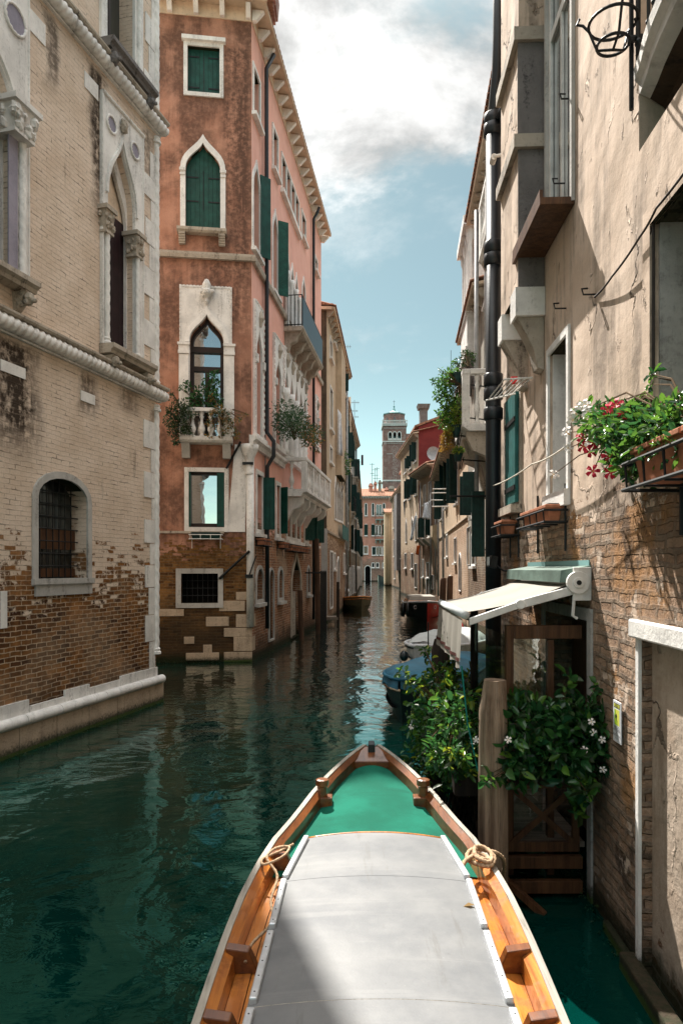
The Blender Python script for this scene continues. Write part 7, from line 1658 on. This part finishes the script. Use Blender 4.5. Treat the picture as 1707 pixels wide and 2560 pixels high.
for f in (.5, .75): 
    p0, p1 = P(f, -wd(f) * .95, zz(f) - .12), P(f, wd(f) * .95, zz(f) - .12); MB().hexa([P(f, -wd(f) * .95, zz(f) - .16), P(f, wd(f) * .95, zz(f) - .16), P(f + .05, wd(f) * .95, zz(f) - .16), P(f + .05, -wd(f) * .95, zz(f) - .16)], [P(f, -wd(f) * .95, zz(f) - .12), P(f, wd(f) * .95, zz(f) - .12), P(f + .05, wd(f) * .95, zz(f) - .12), P(f + .05, -wd(f) * .95, zz(f) - .12)]).build('thwart', 'varnish', t_)
p = P(1.02, -.1, .95); ob_ = thing('outboard_motor', 'grey and white outboard motor on the stern of the olive boat', 'outboard motor', (p[0], p[1], .4))
MB().ball((p[0], p[1], .98), .27, 12, 8, (1.0, 1.1, .75)).build('cowl', 'canvas_grey', ob_, smooth=True); MB().box(p[0] - .12, p[0] + .12, p[1] - .12, p[1] + .12, .62, .82).build('midsection', 'white_paint', ob_, bevel=.03); MB().hexa([(p[0] - .05, p[1] - .1, -.3), (p[0] + .05, p[1] - .1, -.3), (p[0] + .05, p[1] + .1, -.3), (p[0] - .05, p[1] + .1, -.3)], [(p[0] - .07, p[1] - .12, .62), (p[0] + .07, p[1] - .12, .62), (p[0] + .07, p[1] + .12, .62), (p[0] - .07, p[1] + .12, .62)]).build('leg', 'iron', ob_)
t_, P, wd, zz = boat('gondola', 'black boat bow showing in front of the yellow corner house', (5.55, 103), 20, 5, 1.3, .6, 'black_hull', .5, .9, 'black_hull')

# ================================================================ OUR BOAT: varnished launch the camera stands on
tab = [(-2.2, .60), (-1, .68), (0, .715), (1.5, .722), (2.67, .718), (2.93, .722), (3.3, .722), (3.66, .708), (4.0, .672), (4.3, .618), (4.6, .532), (5.0, .432), (5.32, .335), (5.6, .225), (5.83, .115), (5.93, .055)]
ty_ = np.array([p_[0] for p_ in tab]); tw_ = np.array([p_[1] for p_ in tab])
def HW(y): return float(np.interp(y, ty_, tw_))
def GZ(y): return .60 + .25 * max(0, (y - 2.2) / 3.7) ** 1.9
def CXL(y): return .066 + .0326 * y
def BP(y, lat, z): return (CXL(y) + lat, y, z)
vb = thing('varnished_boat', 'varnished wooden launch with green carpeted foredeck and grey cabin roof, filling the foreground', 'boat', (.15, 2.5, 0))
YS = [-2.2 + (5.93 + 2.2) * i / 60 for i in range(61)]
for s_ in (-1, 1):
    q = MB(); vs = []
    for y in YS:
        w_ = HW(y); rk = .18 * max(0, (y - 4.5) / 1.4)
        vs += [BP(y, s_ * w_, GZ(y)), BP(y - rk * .3, s_ * w_ * .95, GZ(y) * .6), BP(y - rk, s_ * w_ * .80, .05), BP(y - rk * 1.6, s_ * w_ * .45, -.3)]
    q.add(vs, [(i * 4 + k, i * 4 + k + 1, (i + 1) * 4 + k + 1, (i + 1) * 4 + k) for i in range(60) for k in range(3)]); q.build('hull_side', 'dark_varnish', vb, smooth=True)
    # gunwale cap: thin weathered strip outside, bulwark inside
    q = MB(); vs = []
    for y in YS:
        w_ = HW(y); vs += [BP(y, s_ * (w_ + .022), GZ(y) - .015), BP(y, s_ * (w_ + .022), GZ(y) + .018), BP(y, s_ * (w_ - .012), GZ(y) + .018), BP(y, s_ * (w_ - .012), GZ(y) - .015)]
    q.add(vs, [(i * 4 + k, i * 4 + (k + 1) % 4, (i + 1) * 4 + (k + 1) % 4, (i + 1) * 4 + k) for i in range(60) for k in range(4)]); q.build('gunwale', 'grey_wood', vb)
    for ya, yb, m_ in ((-2.2, 4.14, 'varnish'), (4.14, 5.93, 'dark_varnish')):
        q = MB(); vs = []; YB = [ya + (yb - ya) * i / 30 for i in range(31)]
        for y in YB:
            w_ = HW(y); vs += [BP(y, s_ * (w_ - .012), GZ(y) + .012), BP(y, s_ * max(.005, w_ - .055), GZ(y) - .012), BP(y, s_ * max(.004, w_ - .062), GZ(y) - .095)]
        q.add(vs, [(i * 3 + k, i * 3 + k + 1, (i + 1) * 3 + k + 1, (i + 1) * 3 + k) for i in range(30) for k in range(2)]); q.build('bulwark', m_, vb)
    # side deck planks between bulwark and cabin
    for j, (u0, u1) in enumerate(((.0, .48), (.50, .98))):
        q = MB(); vs = []
        ys = [y for y in YS if y < 4.16] + [4.16]
        for y in ys:
            o_, i_ = HW(y) - .064, .505 - .02 * max(0, y - 3.4); o_, i_ = max(o_, i_), i_
            l0, l1 = o_ + (i_ - o_) * u0, o_ + (i_ - o_) * u1
            vs += [BP(y, s_ * l0, GZ(y) - .095), BP(y, s_ * l1, GZ(y) - .090)]
        q.add(vs, [(2 * i, 2 * i + 1, 2 * i + 3, 2 * i + 2) for i in range(len(ys) - 1)]); q.build('side_deck', 'varnish', vb)
    # bulwark knees
    for y in (4.12, 3.18, 2.72, 2.25, 1.7):
        if s_ > 0 and y == 4.12: continue
        o_ = HW(y); 
        MB().hexa([BP(y - .03, s_ * (o_ - .17), GZ(y) - .092), BP(y + .03, s_ * (o_ - .17), GZ(y) - .092), BP(y + .03, s_ * (o_ - .055), GZ(y) - .092), BP(y - .03, s_ * (o_ - .055), GZ(y) - .092)],
                  [BP(y - .028, s_ * (o_ - .125), GZ(y) + .01), BP(y + .028, s_ * (o_ - .125), GZ(y) + .01), BP(y + .028, s_ * (o_ - .014), GZ(y) + .026), BP(y - .028, s_ * (o_ - .014), GZ(y) + .026)]).build('knee', 'dark_varnish', vb, bevel=.006)
    # aluminium grab rails along the cabin roof
    for (y0, y1) in ((4.16, 3.62), (3.58, 3.12), (3.07, 2.58), (2.53, 2.0), (1.95, 1.4)):
        def ln_(y): return .485 - .075 * max(0, (y - 3.6) / .6)
        q = MB(); zc = .765
        q.hexa([BP(y1, s_ * ln_(y1) - .016, zc - .03), BP(y1, s_ * ln_(y1) + .016, zc - .03), BP(y0, s_ * ln_(y0) + .016, zc - .03), BP(y0, s_ * ln_(y0) - .016, zc - .03)], [BP(y1, s_ * ln_(y1) - .016, zc + .012), BP(y1, s_ * ln_(y1) + .016, zc + .012), BP(y0, s_ * ln_(y0) + .016, zc + .012), BP(y0, s_ * ln_(y0) - .016, zc + .012)])
        rl = q.build('grab_rail', 'aluminium', vb, bevel=.006)
        q = MB()
        for i in range(5): y = y1 + (y0 - y1) * (.08 + .21 * i); q.lathe(BP(y, s_ * ln_(y), zc + .0122), [(.004, 0), (.003, .0015)], 6)
        q.build('screws', 'iron', rl)
    # bitts at the bow
    y = 5.02; o_ = HW(y); q = MB().lathe(BP(y, s_ * (o_ - .055), GZ(y) - .10), [(.038, 0), (.038, .15), (.048, .16), (.048, .20), (.035, .205)], 10); bt = q.build('bitt', 'dark_varnish', vb)
    MB().box(BP(y, s_ * (o_ - .075), 0)[0] - .055, BP(y, s_ * (o_ - .075), 0)[0] + .055, y - .05, y + .05, GZ(y) - .10, GZ(y) - .02).build('bitt_block', 'dark_varnish', bt, bevel=.008)
MB().add([BP(-2.2, -.6, .6), BP(-2.2, .6, .6), BP(-2.2, .3, -.3), BP(-2.2, -.3, -.3)], [(0, 1, 2, 3)]).build('transom', 'dark_varnish', vb)
# foredeck carpet with camber
q = MB(); vs = []; K = 10; ys = [4.02 + (5.72 - 4.02) * i / 30 for i in range(31)]
for y in ys:
    w_ = max(.02, HW(y) - .06)
    for k in range(K + 1): u = -1 + 2 * k / K; vs.append(BP(y, u * w_, GZ(y) - .085 + .035 * (1 - u * u)))
q.add(vs, [(i * (K + 1) + k, i * (K + 1) + k + 1, (i + 1) * (K + 1) + k + 1, (i + 1) * (K + 1) + k) for i in range(30) for k in range(K)]); q.build('foredeck', 'green_carpet', vb, smooth=True)
# stem cap: breasthook and metal post
MB().hexa([BP(5.66, -.17, .74), BP(5.66, .17, .74), BP(5.90, .05, .79), BP(5.90, -.05, .79)], [BP(5.66, -.19, .80), BP(5.66, .19, .80), BP(5.90, .06, .865), BP(5.90, -.06, .865)]).build('breasthook', 'dark_varnish', vb, bevel=.008)
st_ = MB().hexa([BP(5.80, -.032, .72), BP(5.80, .032, .72), BP(5.95, .026, .5), BP(5.95, -.026, .5)], [BP(5.80, -.03, .905), BP(5.80, .03, .905), BP(5.90, .024, .915), BP(5.90, -.024, .915)]).build('stem_post', 'pipe_black', vb, bevel=.006)
MB().tube([BP(5.78, 0, .70), BP(5.78, 0, .77)], .014, 8).tube([BP(5.775, -.05, .76), BP(5.775, .05, .76)], .012, 8).build('cleat', 'aluminium', vb)
# cabin roof
q = MB(); vs = []; K = 14; ys = [-2.1 + (4.17 + 2.1) * i / 48 for i in range(49)]
def cabw(y): return .505 - .10 * max(0, (y - 3.5) / .7) ** 1.3
for y in ys:
    for k in range(K + 1):
        u = -1 + 2 * k / K; yy = y + (.012 * (1 - u * u) * max(0, min(1, y - 3)))
        vs.append(BP(yy, u * cabw(y), .750 + .032 * (1 - u * u)))
q.add(vs, [(i * (K + 1) + k, i * (K + 1) + k + 1, (i + 1) * (K + 1) + k + 1, (i + 1) * (K + 1) + k) for i in range(48) for k in range(K)])
for s_k in (0, K):
    sv = [vs[i * (K + 1) + s_k] for i in range(49)]; q.add(sv + [(p[0], p[1], .50) for p in sv], [(i, i + 1, 50 + i, 49 + i) for i in range(48)])
fv = [vs[48 * (K + 1) + k] for k in range(K + 1)]; q.add(fv + [(p[0], p[1] + .01, .60) for p in fv], [(k, k + 1, K + 2 + k, K + 1 + k) for k in range(K)])
cb = q.build('cabin_roof', 'grey_deck', vb, smooth=True); cb.modifiers.new('e', 'EDGE_SPLIT').split_angle = R(35)
MB().tube([(p[0], p[1] + .010, p[2] - .006) for p in fv], .011, 8).build('roof_trim', 'varnish', vb, smooth=True)
for yy in (2.56, 3.59): 
    q = MB(); sv = [BP(yy + .005 * (1 - (-1 + 2 * k / K) ** 2), (-1 + 2 * k / K) * cabw(yy),   .7498 + .032 * (1 - (-1 + 2 * k / K) ** 2)) for k in range(K + 1)]; q.tube(sv, .0016, 4); q.build('roof_seam', 'grey_wood' if yy < 3 else 'grey_deck', cb)
# mooring lines
def line(name, label, pts, r, mat):
    P_ = [Vector(p) for p in pts]; out = []
    for i in range(len(P_) - 1):
        a, b, c, d = P_[max(0, i - 1)], P_[i], P_[i + 1], P_[min(len(P_) - 1, i + 2)]
        for k in range(7):
            t = k / 7; out.append(tuple(.5 * (2 * b + (c - a) * t + (2 * a - 5 * b + 4 * c - d) * t * t + (3 * b - a - 3 * c + d) * t ** 3)))
    out.append(tuple(P_[-1])); q = MB(); q.tube(out, [r * (1 + .12 * (-1) ** i) for i in range(len(out))], 7)
    return tag(q.build(name, mat, None, smooth=True, loc=out[0]), label, 'rope')
y0 = 4.02; e = CXL(y0) + HW(y0) - .07
pts = [(e - .16, 3.78, .70), (e - .13, 3.86, .735), (e - .06, 3.95, .74), (e + .02, 4.05, .715), (e + .08, 4.0, .70), (e + .05, 3.92, .73), (e - .03, 3.98, .75), (e + .03, 4.10, .76), (e + .10, 4.02, .75), (e + .07, 3.90, .72), (e - .02, 3.93, .745), (e - .01, 4.06, .77), (e + .06, 4.08, .765), (e + .12, 3.98, .72), (e + .05, 3.88, .69), (e - .08, 3.98, .70), (e - .02, 4.12, .72), (e + .09, 4.08, .73), (e + .13, 4.06, .705), (e + .19, 4.14, .62), (e + .22, 4.35, .40), (e + .215, 4.62, .26)]
cx_ = sum(p[0] for p in pts[:16]) / 16; cy_ = sum(p[1] for p in pts[:16]) / 16
pts = [(cx_ + (x - cx_) * .78, cy_ + (y - cy_) * .8, .705 + (z - .70) * .6) if i < 18 else (x, y, z) for i, (x, y, z) in enumerate(pts)]
line('mooring_rope', 'thick beige rope coiled on the right gunwale of the varnished boat', pts, .0125, 'rope_beige')
y0 = 3.95; e = CXL(y0) - HW(y0) + .06
pts = [(e + .13, 4.16, .72), (e + .05, 4.10, .70), (e - .04, 4.02, .69), (e - .02, 3.92, .70), (e + .08, 3.98, .72), (e + .11, 4.08, .735), (e + .03, 4.06, .735), (e - .01, 3.96, .72), (e + .06, 3.86, .66), (e + .04, 3.7, .60), (e + .07, 3.5, .59), (e - .01, 3.3, .585), (e - .02, 3.15, .585)]
line('mooring_rope', 'thin beige rope lying along the left side deck of the varnished boat', pts, .008, 'rope_beige')
# sloping plank floating beside the pole
tag(MB().hexa([(1.16, 4.88, .14), (1.40, 4.72, -.04), (1.43, 4.75, -.04), (1.19, 4.91, .14)], [(1.16, 4.88, .19), (1.40, 4.72, .01), (1.43, 4.75, .01), (1.19, 4.91, .19)]).build('stay_plank', 'porch_wood', None, loc=(1.3, 4.8, 0)), 'short sloping timber brace at the water beside the thick pole', 'timber brace')
# a dry leaf on the roof, a dark leaf shape as shadow on the carpet
for i, (x, y, lab) in enumerate(((.62, 3.32, 'curled dry brown leaf lying on the right side of the grey cabin roof'), (.55, 4.35, 'small dark leaf shape standing in for a shadow on the green foredeck carpet'))):
    z = .750 + .032 * (1 - ((x - CXL(y)) / cabw(y)) ** 2) + .004 if y < 4 else GZ(y) - .06
    tag(MB().add([(x - .03, y - .01, z), (x, y - .016, z + .006), (x + .03, y + .002, z + .002), (x, y + .016, z + .007)], [(0, 1, 2), (0, 2, 3)]).build('leaf_and_shadow', 'leaf_rust' if i != 1 else 'leaf_dark', None, loc=(x, y, z), normals=False), lab, 'leaf')
